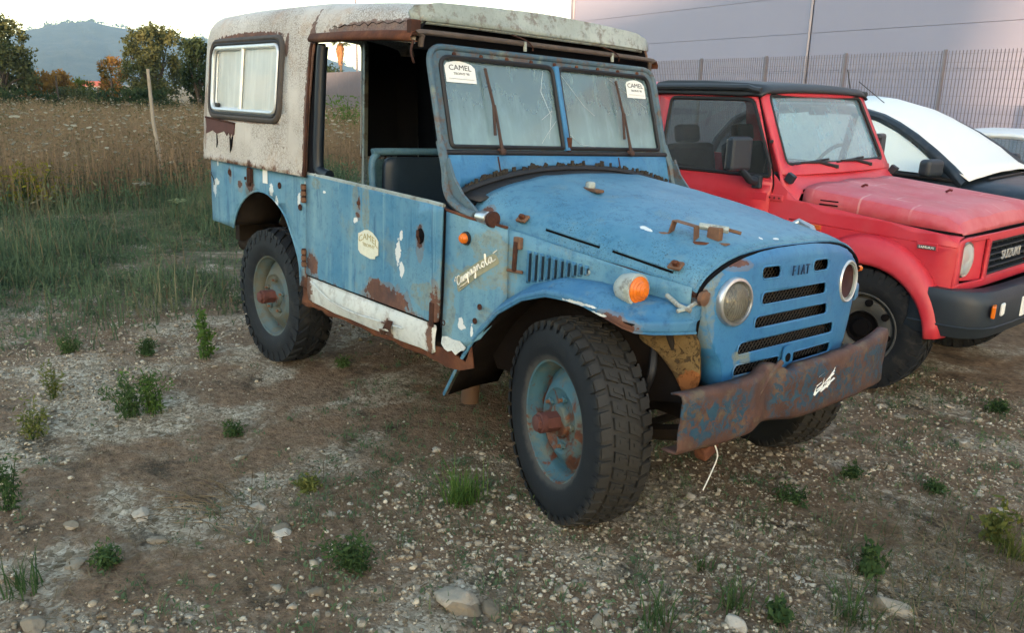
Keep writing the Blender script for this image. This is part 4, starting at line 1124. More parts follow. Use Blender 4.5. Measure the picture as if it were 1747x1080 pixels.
# front bumper: dented C-section plank
ys_b = np.linspace(-.692, .66, 64)
rows = []
for y in ys_b:
    d = math.exp(-((y + .20) / .10) ** 2)
    zt = .598 + .004 * y + .016 * math.exp(-((y + .20) / .05) ** 2) - .020 * math.exp(-((y + .105) / .028) ** 2) + .024 * max(0, (y - .40) / .26) ** 2 + .010 * math.exp(-((y - .33) / .02) ** 2) + .003 * nz(y * 12, 4)
    zb = .402 + .010 * d - .004 * y + .003 * nz(y * 9, 7)
    xf = .530 - .040 * abs((y + .05) / .7) ** 2.5 - .035 * math.exp(-((y + .20 + 0) / .09) ** 2) + .004 * nz(y * 6, 1)
    fold = .022 * math.exp(-((y + .30) / .05) ** 2) 
    row = [(xf - .045, y, zt - .002), (xf - .020, y, zt + .003), (xf - .004, y, zt), (xf + .002, y, zt - .016), (xf - fold * .2, y, lerp(zt, zb, .35)), (xf - .004 + fold * .6, y + fold, lerp(zt, zb, .65)), (xf, y, zb + .016), (xf - .006, y, zb + .003), (xf - .030, y, zb), (xf - .060, y, zb + .002)]
    rows.append(row)
BU = grid_surf('front_bumper', rows, M['bumper'], TR, solid=.006, autosm=60)
tube('dent_crease', smooth_path([(.500, -.155, .622), (.497, -.20, .59), (.505, -.28, .53), (.515, -.36, .46), (.512, -.42, .415)]), .010, M['bumper'], BU, 6)
for sgn in (-1, 1): box('bumper_iron', (.42, sgn * .33, .47), (.16, .05, .08), M['rustd'], TR)
bm = bmesh.new()
scr = [[(0, 0), (.01, .06)], [(.01, .06), (.045, .065)], [(.005, .03), (.035, .035)], [(.05, 0), (.055, .06)], [(.06, .0), (.075, .055), (.09, 0)], [(.065, .02), (.088, .022)], [(.095, .005), (.105, .06), (.10, .03), (.125, .06)], [(0, .006), (.06, .010), (.13, .020)], [(.01, .015), (.12, .04)], [(.04, .0), (.10, .012)], [(.0, .0), (.045, .018), (.05, .045)], [(.07, .03), (.12, .05)]]
for s_ in scr:
    atube(bm, [(.5295, .045 + y, .472 + z * 1.1 + (.02 * y / .13)) for y, z in s_], .0062, 5, flat=.5)
mb('white_scrawl', bm, M['sticker'], BU)
tube('string', smooth_path([(.50, -.50, .40), (.51, -.49, .36), (.50, -.50, .30), (.49, -.52, .24)]), .0025, plain('pale_string', (0.6, 0.58, 0.5), .8), BU, 5)
box('tow_shackle', (.47, -.50, .375), (.05, .08, .05), M['rust'], BU, Matrix.Rotation(.4, 3, 'X'), bevel=.012)

# wheels
def tyre(name, rad, wid, rimr, style, mat, par):
    h = wid / 2
    prof = [(-h * .70, rimr), (-h * .86, rimr + .006), (-h * .98, rimr + .03), (-h * 1.04, lerp(rimr, rad, .45)), (-h * 1.0, lerp(rimr, rad, .70)), (-h * .90, rad - .018), (-h * .74, rad - .008), (-h * .3, rad - .003), (0, rad - .002)]
    prof = prof + [(-a, r) for a, r in prof[:-1][::-1]]
    bm = bmesh.new()
    alathe(bm, prof, 72, 'y')
    # sidewall ribs
    rr = lerp(rimr, rad, .30)
    r_ = random.Random(3)
    def block(a0, a1, y0, y1, r0, r1, sk=0., taper=.12):
        V = []
        for r in (r0, r1):
            tp = taper if r == r1 else 0
            for (aa, yy) in ((a0, y0), (a1, y0), (a1, y1), (a0, y1)):
                am = (a0 + a1) / 2; ym = (y0 + y1) / 2
                a2 = lerp(aa, am, tp) + sk * (yy - ym); y2 = lerp(yy, ym, tp)
                rq = r - .010 * (abs(y2) / h) ** 4
                V.append(bm.verts.new((rq * math.cos(a2), y2, rq * math.sin(a2))))
        for f in ((4, 5, 6, 7), (0, 1, 5, 4), (1, 2, 6, 5), (2, 3, 7, 6), (3, 0, 4, 7)): bm.faces.new([V[i] for i in f])
    if style == 'at':
        n = 42
        for k in range(n):
            a = 2 * PI * k / n; w = 2 * PI / n
            for row, (y0, y1, ph, sk) in enumerate(((-.97, -.58, 0, .5), (-.50, -.05, .45, -1.0), (.04, .48, .15, -1.0), (.56, .97, .6, .5))):
                g = .12 + r_.uniform(0, .05)
                block(a + (ph + g) * w, a + (ph + 1 - g * .6) * w, y0 * h, y1 * h, rad - .012, rad + r_.uniform(.004, .007), sk)
                if row in (1, 2):   # sipe step
                    block(a + (ph + .35) * w, a + (ph + .62) * w, (y0 + .14) * h, (y1 + .06) * h, rad - .012, rad + .0085, sk)
            # shoulder nubs
            V0 = a + .15 * w
            for sg in (-1, 1):
                if k % 1 == 0:
                    Vq = [bm.verts.new((r * math.cos(q), sg * yy, r * math.sin(q))) for q in (V0, V0 + .55 * w) for r, yy in ((rad - .008, h * .93), (rad - .030, h * 1.0), (rad - .034, h * 1.035), (rad - .004, h * .99))]
                    for f in ((3, 2, 6, 7), (0, 1, 2, 3), (4, 7, 6, 5), (1, 5, 6, 2), (0, 3, 7, 4)): bm.faces.new([Vq[i] for i in f])
    else:
        n = 30
        for k in range(n):
            a = 2 * PI * k / n; w = 2 * PI / n
            for y0, y1, ph, sk in ((-1.02, -.42, 0, 2.5), (-.36, .02, .3, -3.), (-.02, .36, .8, 3.), (.42, 1.02, .5, -2.5)):
                block(a + (ph + .18) * w, a + (ph + .80) * w, y0 * h, y1 * h, rad - .018, rad + .008, sk, .10)
            for sg, ph in ((-1, 0), (1, .5)):
                q0 = a + (ph + .2) * w
                Vq = [bm.verts.new((r * math.cos(q), sg * yy, r * math.sin(q))) for q in (q0, q0 + .5 * w) for r, yy in ((rad - .010, h * .93), (rad - .055, h * 1.0), (rad - .058, h * 1.05), (rad - .002, h * 1.02))]
                for f in ((3, 2, 6, 7), (0, 1, 2, 3), (4, 7, 6, 5), (1, 5, 6, 2), (0, 3, 7, 4)): bm.faces.new([Vq[i] for i in f])
    return mb(name, bm, mat, par, smooth=True, autosm=32)

def make_wheel(mat_rim, style, mat_tyre):
    Wh = empty('wheel'); Wh.parent = TR
    tyre('tyre', .362, .196, .214, style, mat_tyre, Wh)
    # outboard is -y
    RM = lathe('rim', [(-.072, .224), (-.080, .226), (-.084, .222), (-.080, .212), (-.060, .206), (-.052, .196), (-.030, .190), (.06, .190), (.075, .222), (.070, .226)], mat_rim, Wh, 56, 'y')
    lathe('disc', [(-.012, .190), (-.020, .172), (-.040, .150), (-.056, .130), (-.058, .118), (-.050, .108), (-.050, .075), (-.046, .062), (-.046, 0)], mat_rim, RM, 56, 'y')
    hubm = M['hub']
    HB_ = lathe('hub_flange', [(-.045, .062), (-.060, .060), (-.066, .054), (-.066, 0)], mat_rim, Wh, 32, 'y')
    bm = bmesh.new()
    alathe(bm, [(-.066, .036), (-.115, .036), (-.116, .034)], 6, 'y')
    alathe(bm, [(-.112, .030), (-.150, .030), (-.152, .026), (-.152, 0)], 8, 'y')
    alathe(bm, [(-.116, .037), (-.136, .037), (-.138, .034), (-.138, 0)], 24, 'y')
    mb('hub_cap', bm, hubm, Wh, smooth=True, autosm=30)
    for k in range(5):
        a = 2 * PI * k / 5 + .35
        c = (.088 * math.cos(a), 0, .088 * math.sin(a))
        nu = lathe('lug_nut', [(-.048, .014), (-.062, .014), (-.064, .011), (-.064, 0)], mat_rim, Wh, 6, 'y', c)
        lathe('stud', [(-.060, .007), (-.076, .007), (-.077, .005), (-.077, 0)], M['brackets'], nu, 8, 'y', c)
    return Wh
def copy_part(o, parent):
    c = o.copy(); COL.objects.link(c); c.parent = parent
    for ch in o.children: copy_part(ch, c)
    return c
wf = make_wheel(M['rim'], 'at', M['tyre'])
wf.location = (-.005, -.630, .352); wf.rotation_euler = (0, R(17), R(-17))
wfl = copy_part(wf, TR); wfl.location = (.0, .630, .352); wfl.rotation_euler = (0, R(40), PI + R(-17))
wr = make_wheel(M['rimg'], 'mt', M['tyreb'])
wr.location = (-2.25, -.630, .368); wr.rotation_euler = (0, R(5), 0)
wrl = copy_part(wr, TR); wrl.location = (-2.25, .630, .368); wrl.rotation_euler = (0, R(50), PI)
for sgn in (-1, 1):
    lathe('brake_drum', [(.06, .0), (.06, .13), (-.02, .135), (-.03, .12), (-.03, 0)], M['chassis'], TR, 28, 'y', (0, sgn * .56, .352))
tube('steering_rod', [(.14, -.52, .33), (.14, .52, .33)], .016, M['chassis'], TR, 8)
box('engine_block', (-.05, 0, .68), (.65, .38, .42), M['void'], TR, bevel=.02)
# ------------------------------------------------------------------ ground and surroundings
def gz_np(x, y):
    lat = np.interp(y, [-3, -.75, -.5, 1.0, 1.6, 40], [0, 0, -.004, -.050, -.062, -.062])
    w = np.interp(x, [-8, -4, 2.5, 5], [0.2, 1, 1, .5])
    return lat * w
def sm_noise(x, y, s, seed=0):
    r = np.random.RandomState(seed); out = np.zeros_like(x)
    for k in range(5):
        a = r.uniform(0, 2 * PI); f = s * r.uniform(.6, 1.6); p = r.uniform(0, 6.28)
        out += np.sin((x * math.cos(a) + y * math.sin(a)) * f + p)
    return out / 5
def ground_z(x, y):
    x = np.asarray(x, float); y = np.asarray(y, float)
    z = gz_np(x, y)
    far = np.clip((np.hypot(x + .8, y - .6) - 3.) / 6., 0, 1)
    z = z + .020 * sm_noise(x, y, 2.2, 1) * .6 * (.25 + .75 * far) + .06 * far * sm_noise(x, y, .5, 2)
    z = z + .007 * sm_noise(x, y, 9., 3) + .004 * sm_noise(x, y, 23., 4) + .0025 * sm_noise(x, y, 61., 5)
    return z
def gz1(x, y): return float(ground_z(np.array([x]), np.array([y]))[0])
def axis(lo, hi, d, far, g=1.12):
    a = list(np.arange(lo, hi, d))
    v, s = lo, d
    left = []
    while v > -far:
        s *= g; v -= s; left.append(v)
    v, s = hi, d
    right = []
    while v < far:
        right.append(v); s *= g; v += s
    return np.array(left[::-1] + a + right)
gx = axis(-4.2, 2.0, .018, 3300); gy = axis(-2.7, 2.6, .018, 3300)
GX, GY = np.meshgrid(gx, gy, indexing='ij')
GZ = ground_z(GX, GY)
rs = np.random.RandomState(5)
near = np.exp(-np.clip(np.hypot(GX + .5, GY + .5) - 2.5, 0, None))
GZ += rs.uniform(-1, 1, GZ.shape) * .0032 * near
nxg, nyg = GX.shape
gv = np.stack([GX, GY, GZ], -1).reshape(-1, 3)
ii, jj = np.meshgrid(np.arange(nxg - 1), np.arange(nyg - 1), indexing='ij')
gf = np.stack([ii * nyg + jj, (ii + 1) * nyg + jj, (ii + 1) * nyg + jj + 1, ii * nyg + jj + 1], -1).reshape(-1, 4)
def np_mesh(name, V, Fq, n=4):
    me = bpy.data.meshes.new(name)
    me.vertices.add(len(V)); me.vertices.foreach_set('co', np.asarray(V, np.float32).ravel())
    me.loops.add(Fq.size); me.loops.foreach_set('vertex_index', Fq.astype(np.int32).ravel())
    me.polygons.add(len(Fq)); me.polygons.foreach_set('loop_start', np.arange(len(Fq), dtype=np.int32) * n)
    me.polygons.foreach_set('loop_total', np.full(len(Fq), n, np.int32))
    me.update(calc_edges=True)
    return me

b = NB('stony_dirt')
o = b.obj()
gr = b.ramp(b.sep(b.voro(95, 'F1', o, 'Color'))[0], [(.0, (0.15, 0.118, 0.078)), (.5, (0.36, 0.30, 0.215)), (1., (0.56, 0.495, 0.385))])
gr2 = b.ramp(b.sep(b.voro(34, 'F1', o, 'Color'))[0], [(.0, (0.14, 0.11, 0.07)), (.55, (0.34, 0.285, 0.20)), (1., (0.56, 0.495, 0.385))])
grav = b.mix(b.step(b.noise(14, 3), .48, .56), gr, gr2)
soil = b.ramp(b.noise(26, 6, .7), [(.3, (0.105, 0.068, 0.042)), (.55, (0.225, 0.152, 0.095)), (.8, (0.36, 0.262, 0.172))])
dark = b.ramp(b.noise(40, 6, .7), [(.3, (0.014, 0.013, 0.009)), (.7, (0.055, 0.048, 0.033))])
m1 = b.step(b.noise(1.5, 6, .70, dist=.3), .46, .60)
c = b.mix(m1, soil, grav)
m2 = b.math('MULTIPLY', b.step(b.noise(2.6, 7, .74, b.scale(o, (1., 1.3, 1.))), .54, .66), .75)
c = b.mix(m2, c, dark)
# grassy litter further out
fx = b.sep(o)[0]
far_m = b.step(fx, -2.8, -5.0)
c = b.mix(b.math('MULTIPLY', far_m, b.step(b.noise(2.5, 5, .65), .35, .6)), c, b.ramp(b.noise(18, 6, .7), [(.3, (0.035, 0.040, 0.018)), (.6, (0.10, 0.092, 0.05)), (.85, (0.20, 0.155, 0.095))]))
h = b.math('ADD', b.math('MULTIPLY', b.voro(95, 'F1', o), -.6), b.math('ADD', b.math('MULTIPLY', b.voro(34, 'F1', o), -1.0), b.math('MULTIPLY', b.noise(120, 6, .75), 1.2)))
M['ground'] = b.bsdf(c, .92, 0, b.bump(h, .9, .012), .15)
gme = np_mesh('ground', gv, gf)
G_ = mo('ground', gme, M['ground'], None, smooth=True); tag(G_, kind='structure')
print('ground tris', len(gf) * 2)

# ---- far hill
def hill_h(px):   # ridge line as angular height
    return px
ridge = [(-400, 150), (-200, 128), (-80, 100), (0, 74), (50, 54), (100, 43), (165, 38), (230, 50), (290, 60), (330, 66), (420, 80), (520, 96), (560, 101), (600, 116), (640, 130), (720, 150), (800, 158)]
def heading(px):  # heading in plan of an image column at the horizon
    d = CF + CX * ((px - 873.5) / 1423.2) + CU * ((540 - 150) / 1423.2)
    return math.atan2(d.y, d.x), d
HD_ = 2600.
rows = []
for px in np.arange(-400, 801, 8):
    a, d = heading(px)
    yr = interp(px, [p for p, _ in ridge], [q for _, q in ridge])
    dd = CF + CX * ((px - 873.5) / 1423.2) + CU * ((540 - yr) / 1423.2)
    k = HD_ / math.hypot(dd.x, dd.y)
    zr = CO.z + dd.z * k
    row = []
    for t in np.linspace(0, 1, 22):
        dist = 1500 + (HD_ - 1500) * t
        prof = (3 * t * t - 2 * t ** 3) * .85 + .15 * t
        zz = -2 + (zr + 2) * prof + 14 * nz(px * .012, t * 4, 1) * math.sin(PI * t) + 6 * nz(px * .05, t * 9, 4) * math.sin(PI * min(1, t * .95))
        row.append((CO.x + math.cos(a) * dist, CO.y + math.sin(a) * dist, zz))
    a2 = [(CO.x + math.cos(a) * 3100, CO.y + math.sin(a) * 3100, -5)]
    rows.append(row + a2)
b = NB('forested_hill')
hc = b.ramp(b.noise(.018, 8, .7), [(.3, (0.012, 0.024, 0.016)), (.55, (0.032, 0.046, 0.030)), (.8, (0.075, 0.078, 0.055))])
M['hill'] = b.bsdf(hc, .95, 0, b.bump(b.noise(.045, 8, .75), 1., 24.), .1)
HILL = grid_surf('hill', rows, M['hill'], None, solid=0, smooth=True); tag(HILL, kind='structure')

# ---- leaf and blade builders
def quad_cloud(C, size, rng, flat=.5, asp=.5, bend=True):
    """N leaf quads (two triangles) at centres C with random directions"""
    N = len(C)
    a = rng.uniform(0, 2 * PI, N); e = rng.normal(0, .7, N)
    d = np.stack([np.cos(a) * np.cos(e), np.sin(a) * np.cos(e), np.sin(e)], -1)
    u = rng.normal(size=(N, 3)); u -= (u * d).sum(1, keepdims=True) * d; u /= np.linalg.norm(u, axis=1, keepdims=True)
    s = (size * rng.uniform(.55, 1.35, N))[:, None]
    p0 = C - d * s * .5; p1 = C + d * s * .5
    w = u * s * asp * .5
    V = np.stack([p0, C + w, p1, C - w], 1).reshape(-1, 3)
    return V, np.arange(N * 4).reshape(N, 4)

def leaf_mat(name, dark, light, extra=None, sc=1.3, trans=.3):
    b = NB(name)
    f = b.noise(sc, 4, .6, b.pos())
    c = b.mix(b.ramp(f, [(.3, 0.), (.7, 1.)]), dark, light)
    if extra: c = b.mix(b.step(b.noise(sc * .6, 3, .6, b.pos()), extra[1], extra[1] + .12), c, extra[0])
    c = b.mix(b.math('MULTIPLY', b.noise(sc * 14, 2, .5, b.pos()), .5), c, dark)
    df = b.n('BsdfDiffuse'); b.put(df.inputs[0], c)
    tr = b.n('BsdfTranslucent'); b.put(tr.inputs[0], c)
    m = b.n('MixShader'); m.inputs[0].default_value = trans; b.l(df.outputs[0], m.inputs[1]); b.l(tr.outputs[0], m.inputs[2])
    b.l(m.outputs[0], b.out.inputs[0])
    return b.m
M['leaf_olive'] = leaf_mat('olive_leaves', (0.05, 0.068, 0.03), (0.145, 0.15, 0.072), None, .9)
M['leaf_dark'] = leaf_mat('dark_leaves', (0.020, 0.036, 0.018), (0.060, 0.085, 0.040), None, .9)
M['leaf_gold'] = leaf_mat('golden_leaves', (0.16, 0.085, 0.025), (0.36, 0.20, 0.06), ((0.10, 0.10, 0.04), .56), 1.1)
M['leaf_lime'] = leaf_mat('yellow_green_leaves', (0.06, 0.085, 0.02), (0.17, 0.19, 0.04), None, 1.1)
M['bark'] = plain('bark', (0.07, 0.055, 0.042), .9, 0, .4, 6, .5)

def tree(name, label, loc, h, w, mat, seed, n=9000, leaf=.16, trunk=.16, base=.12, cat='tree', group=None, wisps=.25):
    rng = np.random.RandomState(seed); r_ = random.Random(seed)
    T_ = empty(name, (loc[0], loc[1], gz1(loc[0], loc[1]) - .05)); tag(T_, label, cat, group)
    bm = bmesh.new()
    th = h * .30
    atube(bm, smooth_path([(0, 0, 0), (r_.uniform(-.1, .1) * w, r_.uniform(-.1, .1) * w, th * .6), (r_.uniform(-.15, .15) * w, r_.uniform(-.1, .1) * w, th * 1.3)], 4), [trunk * (1 - .5 * k / 8) for k in range(9)], 8)
    tips = []
    nl = 9
    for k in range(nl):
        a = 2 * PI * k / nl + r_.uniform(-.3, .3); rr = w * .5 * r_.uniform(.35, .95); z1 = h * r_.uniform(.38, .97)
        rr *= math.sqrt(max(.12, 1 - ((z1 / h - .52) / .5) ** 2))
        p = Vector((rr * math.cos(a), rr * math.sin(a), z1))
        atube(bm, smooth_path([(0, 0, th * r_.uniform(.6, 1.0)), (p.x * .45, p.y * .45, lerp(th, p.z, .5)), p], 3), [trunk * .45, trunk * .4, trunk * .3, trunk * .25, trunk * .2, trunk * .12, trunk * .05], 6)
        tips.append(p)
    mb('trunk', bm, M['bark'], T_, smooth=True)
    # clumps
    cl = []
    K = 70
    while len(cl) < K:
        q = rng.uniform(-1, 1, 3); rad = np.linalg.norm(q)
        if rad > 1 or rad < .35: continue
        z = h * (base + (1 - base) * (q[2] * .5 + .5))
        wz = math.sqrt(max(.1, 1 - q[2] ** 2 * .75)) * (1 + .25 * nz(q[0] * 2 + seed, q[1] * 2, q[2] * 2))
        cl.append((q[0] * w * .5 * wz, q[1] * w * .5 * wz, z, rng.uniform(.35, 1.)))
    cl = np.array(cl)
    idx = rng.choice(K, n, p=cl[:, 3] / cl[:, 3].sum())
    C = cl[idx, :3] + rng.normal(0, 1, (n, 3)) * np.array([w * .075, w * .075, h * .055]) * cl[idx, 3:4]
    # upright wispy shoots on top
    nw = int(n * wisps)
    sh = rng.randint(0, 60, nw); sa = rng.uniform(0, 2 * PI, 60); sr = np.sqrt(rng.uniform(0, 1, 60)) * w * .40; sl = rng.uniform(.06, .17, 60) * h
    t = rng.uniform(0, 1, nw)
    zt = h * (.55 + .40 * np.sqrt(np.clip(1 - (sr / (w * .5)) ** 2, 0, 1)))
    W2 = np.stack([np.cos(sa[sh]) * sr[sh] * (1 + .25 * t), np.sin(sa[sh]) * sr[sh] * (1 + .25 * t), zt[sh] + t * sl[sh]], -1) + rng.normal(0, .05, (nw, 3))
    C = np.concatenate([C, W2]); C[:, 2] = np.clip(C[:, 2], .05, None)
    V, Fq = quad_cloud(C, leaf, rng, asp=.45)
    mo('crown', np_mesh('crown', V, Fq), mat, T_)
    return T_
def at_px(px, dist):
    a, d = heading(px); return (CO.x + math.cos(a) * dist, CO.y + math.sin(a) * dist)
def col_h(py, px, dist):
    d = CF + CX * ((px - 873.5) / 1423.2) + CU * ((540 - py) / 1423.2); k = dist / math.hypot(d.x, d.y); return CO.z + d.z * k
tree('olive_tree', 'bushy green tree at the left edge of the picture', at_px(2, 46), col_h(36, 12, 46), 3.0, M['leaf_olive'], 11, 9000, .17)
tree('olive_tree', 'dark low tree below and behind the leftmost tree', at_px(-30, 50), col_h(60, -30, 50), 4.2, M['leaf_dark'], 12, 6000, .18)
tree('olive_tree', 'tall bushy tree behind the leaning wooden stake', at_px(268, 46), col_h(50, 262, 46), 3.1, M['leaf_olive'], 13, 11000, .16)
tree('olive_tree', 'dark tree half hidden by the white hardtop', at_px(338, 44), col_h(68, 333, 44), 1.5, M['leaf_dark'], 14, 5000, .16)
tree('golden_bush', 'golden autumn bush left of the red roofed house', at_px(70, 52), col_h(124, 70, 52), 2.4, M['leaf_gold'], 15, 4000, .16, .08, .02, 'bush', None, .15)
tree('golden_bush', 'small golden bush beside a thin far post', at_px(104, 53), col_h(122, 104, 53), 1.5, M['leaf_gold'], 16, 3000, .16, .08, .02, 'bush', None, .15)
tree('golden_bush', 'orange bush against the left flank of the tall tree', at_px(193, 50), col_h(100, 193, 50), 1.5, M['leaf_gold'], 17, 3000, .15, .08, .02, 'bush', None, .15)
tree('shrub', 'yellow green shrub before the red roofed house', at_px(137, 55), col_h(135, 137, 55), 1.7, M['leaf_lime'], 18, 2500, .15, .08, .02, 'bush', None, .1)
tree('shrub', 'low dark shrub at the foot of the leftmost tree', at_px(40, 43), col_h(152, 40, 43), 3.2, M['leaf_dark'], 19, 3000, .15, .08, .02, 'bush', None, .1)
tree('shrub', 'low dark shrub under the tall tree', at_px(228, 42), col_h(150, 228, 42), 3.6, M['leaf_dark'], 20, 4000, .15, .08, .02, 'bush', None, .1)
tree('shrub', 'grey green shrub in front of the red roofed house', at_px(150, 49), col_h(152, 150, 49), 2.8, M['leaf_olive'], 23, 2500, .13, .08, .02, 'bush', None, .1)
tree('shrub', 'dark shrub just right of the far wire fence posts', at_px(115, 48), col_h(146, 115, 48), 2.2, M['leaf_olive'], 24, 2500, .13, .08, .02, 'bush', None, .1)
tree('shrub', 'dark bush beyond the grey wall, left of the palm', at_px(558, 95), col_h(112, 558, 95), 4.0, M['leaf_dark'], 25, 2500, .3, .1, .02, 'bush', None, .1)
# ridge trees on the hill
bm = bmesh.new()
for k in range(90):
    px = rnd.uniform(20, 600); yr = interp(px, [p for p, _ in ridge], [q for _, q in ridge])
    a, d = heading(px); dd = CF + CX * ((px - 873.5) / 1423.2) + CU * ((540 - yr) / 1423.2)
    kk = HD_ / math.hypot(dd.x, dd.y)
    c = CO + dd * kk
    s_ = rnd.uniform(4., 11.)
    for q in range(26):
        p = c + Vector((rnd.gauss(0, s_ * .6), rnd.gauss(0, s_ * .6), abs(rnd.gauss(s_ * .35, s_ * .45))))
        dx = Vector((rnd.uniform(-1, 1), rnd.uniform(-1, 1), rnd.uniform(-.6, .6))) * s_ * .5; dy = Vector((rnd.uniform(-1, 1), rnd.uniform(-1, 1), rnd.uniform(-.6, 1))) * s_ * .35
        bm.faces.new([bm.verts.new(p + w) for w in (-dx, dy, dx, -dy)])
RT = mb('ridge_trees', bm, M['leaf_dark'], None); tag(RT, 'small trees along the ridge of the distant hill', 'trees', None, 'stuff')

# ---- far house with red roof
hx_, hy_ = at_px(166, 95)
ha, _ = heading(166)
HS = empty('house', (hx_, hy_, 0), (0, 0, ha + PI / 2 + .25)); tag(HS, 'small far house with red tiled roof between the bushes', 'house')
zc = col_h(150, 166, 95); zr_ = col_h(138, 166, 95); ze = col_h(146, 166, 95)
box('wall', (0, 0, ze / 2), (3.2, 3.0, ze), plain('house_wall', (0.55, 0.38, 0.30), .9), HS, bevel=0)
mk('roof', [(-1.8, -1.7, ze), (1.8, -1.7, ze), (1.8, 1.7, ze), (-1.8, 1.7, ze), (-1.8, 0, zr_), (1.8, 0, zr_)], [(0, 1, 5, 4), (2, 3, 4, 5), (0, 4, 3), (1, 2, 5), (0, 3, 2, 1)], plain('roof_tiles', (0.36, 0.085, 0.05), .85), HS)
box('wall_annex', (-2.6, .3, ze * .42), (2.0, 2.4, ze * .84), plain('annex_wall', (0.6, 0.42, 0.36), .9), HS, bevel=0)
box('window', (.6, -1.52, ze * .55), (.6, .06, .7), M['black'], HS, bevel=0)
for px, top_, lab in ((97, 128, 'thin dark fence post before the golden bushes'), (191, 133, 'thin dark fence post left of the tall tree')):
    x, y = at_px(px, 47)
    P_ = tube('far_post', [(x, y, 0), (x + .02, y, col_h(top_, px, 47))], .05, M['bark'], None, 6); tag(P_, lab, 'post')
x, y = at_px(160, 60)
# pale rubble heap
bm = bmesh.new()
for k in range(40):
    abox(bm, (x + rnd.gauss(0, 1.5), y + rnd.gauss(0, 1.5), rnd.uniform(.1, 1.1)), (rnd.uniform(.3, 1.), rnd.uniform(.3, 1.), rnd.uniform(.2, .6)), Matrix.Rotation(rnd.uniform(0, 3), 3, 'Z'))
RBH = mb('rubble', bm, plain('pale_rubble', (0.28, 0.28, 0.27), .9), None); tag(RBH, 'pale grey rubble heap in front of the far house', 'rubble', None, 'stuff')

# ---- leaning stake in the field
sx, sy_ = -10.44, 1.513
stv = Vector((CO.x, CO.y, 0))
p0 = Vector((sx, sy_, -.1))
dd = CF + CX * ((252 - 873.5) / 1423.2) + CU * ((540 - 117) / 1423.2)
k = (Vector((sx, sy_)) - CO.to_2d()).length / math.hypot(dd.x, dd.y)
p1 = CO + dd * k
STK = tube('wooden_stake', [p0, p0.lerp(p1, .3) + Vector((.01, .02, 0)), p0.lerp(p1, .6) + Vector((.0, -.012, 0)), p1], [.030, .030, .026, .022], plain('weathered_wood', (0.30, 0.26, 0.20), .9, 0, .3, 14, .4), None, 8)
tag(STK, 'pale leaning wooden stake standing in the dry field', 'stake')

# ---- fence: bar grating on posts, running past the lot
FH = R(167.0); FD = Vector((math.cos(FH), math.sin(FH), 0)); FN = Vector((FD.y, -FD.x, 0))
if FN.y < 0: FN = -FN
F0 = Vector((CO.x, CO.y, 0)) + FN * 12.9
def f_at(t): return F0 + FD * t
t0 = None
# post seen at column 1444
dd = CF + CX * ((1444 - 873.5) / 1423.2) + CU * ((540 - 90) / 1423.2)
k = 12.9 / (dd.x * FN.x + dd.y * FN.y); t0 = (dd.x * k) * FD.x + (dd.y * k) * FD.y
M['fence'] = plain('galvanised_grating', (0.16, 0.16, 0.19), .55, .2, .15, 5, 0)
FE = empty('fence', f_at(t0)); FE.rotation_euler = (0, 0, FH); tag(FE, 'grey metal bar grating fence in front of the pale building', 'fence')
ZT, ZB = 2.33, .40
bar = bmesh.new(); abox(bar, (0, 0, (ZT + ZB) / 2), (.004, .018, ZT - ZB))
bme = bpy.data.meshes.new('bar'); bar.to_mesh(bme); bar.free(); bme.materials.append(M['fence'])
pst = bmesh.new(); abox(pst, (0, 0, 1.17), (.032, .06, 2.36))
pme = bpy.data.meshes.new('post'); pst.to_mesh(pme); pst.free(); pme.materials.append(M['fence'])
rod = bmesh.new()
rod_me = None
for i in range(-9, 24):
    o_ = bpy.data.objects.new('post', pme); link(o_, FE); o_.location = (i * 2., 0, 0)
for i in range(-3, 4):
    for k in range(1, 32):
        o_ = bpy.data.objects.new('bar', bme); link(o_, FE); o_.location = (i * 2 + k * .0625, 0, 0)
    for j in range(15):
        if rod_me is None:
            rb = bmesh.new(); abox(rb, (1.0, -.012, 0), (1.94, .005, .005)); rod_me = bpy.data.meshes.new('rod'); rb.to_mesh(rod_me); rb.free(); rod_me.materials.append(M['fence'])
        o_ = bpy.data.objects.new('rod', rod_me); link(o_, FE); o_.location = (i * 2., 0, ZB + .03 + j * .132)
fp = bmesh.new()
for k in range(1, 32): abox(fp, (k * .0625, 0, (ZT + ZB) / 2), (.0035, .028, ZT - ZB))
for j in range(15): abox(fp, (1.0, -.012, ZB + .03 + j * .132), (1.94, .005, .005))
fpm = bpy.data.meshes.new('grating_panel'); fp.to_mesh(fpm); fp.free(); fpm.materials.append(M['fence'])
for i in list(range(-9, -3)) + list(range(4, 30)):
    o_ = bpy.data.objects.new('grating_panel', fpm); link(o_, FE); o_.location = (i * 2., 0, 0); o_['kind'] = 'stuff'
box('base_wall', (21, 0, .19), (80, .20, .42), plain('fence_base_concrete', (0.33, 0.32, 0.30), .9), FE, bevel=.01)

# grey block wall behind the fence further back
BW = empty('block_wall', f_at(t0 + 12) + FN * 1.2); BW.rotation_euler = (0, 0, FH); tag(BW, 'long grey concrete wall behind the far end of the fence', 'wall')
for i in range(14):
    for j in range(6):
        box('concrete_panel', (i * 4. + 2, .0, .19 + j * .36), (3.93, .10, .35), plain('grey_concrete', (0.19, 0.20, 0.225), .9) if (i + j) == 0 else bpy.data.materials['grey_concrete'], BW, bevel=0)

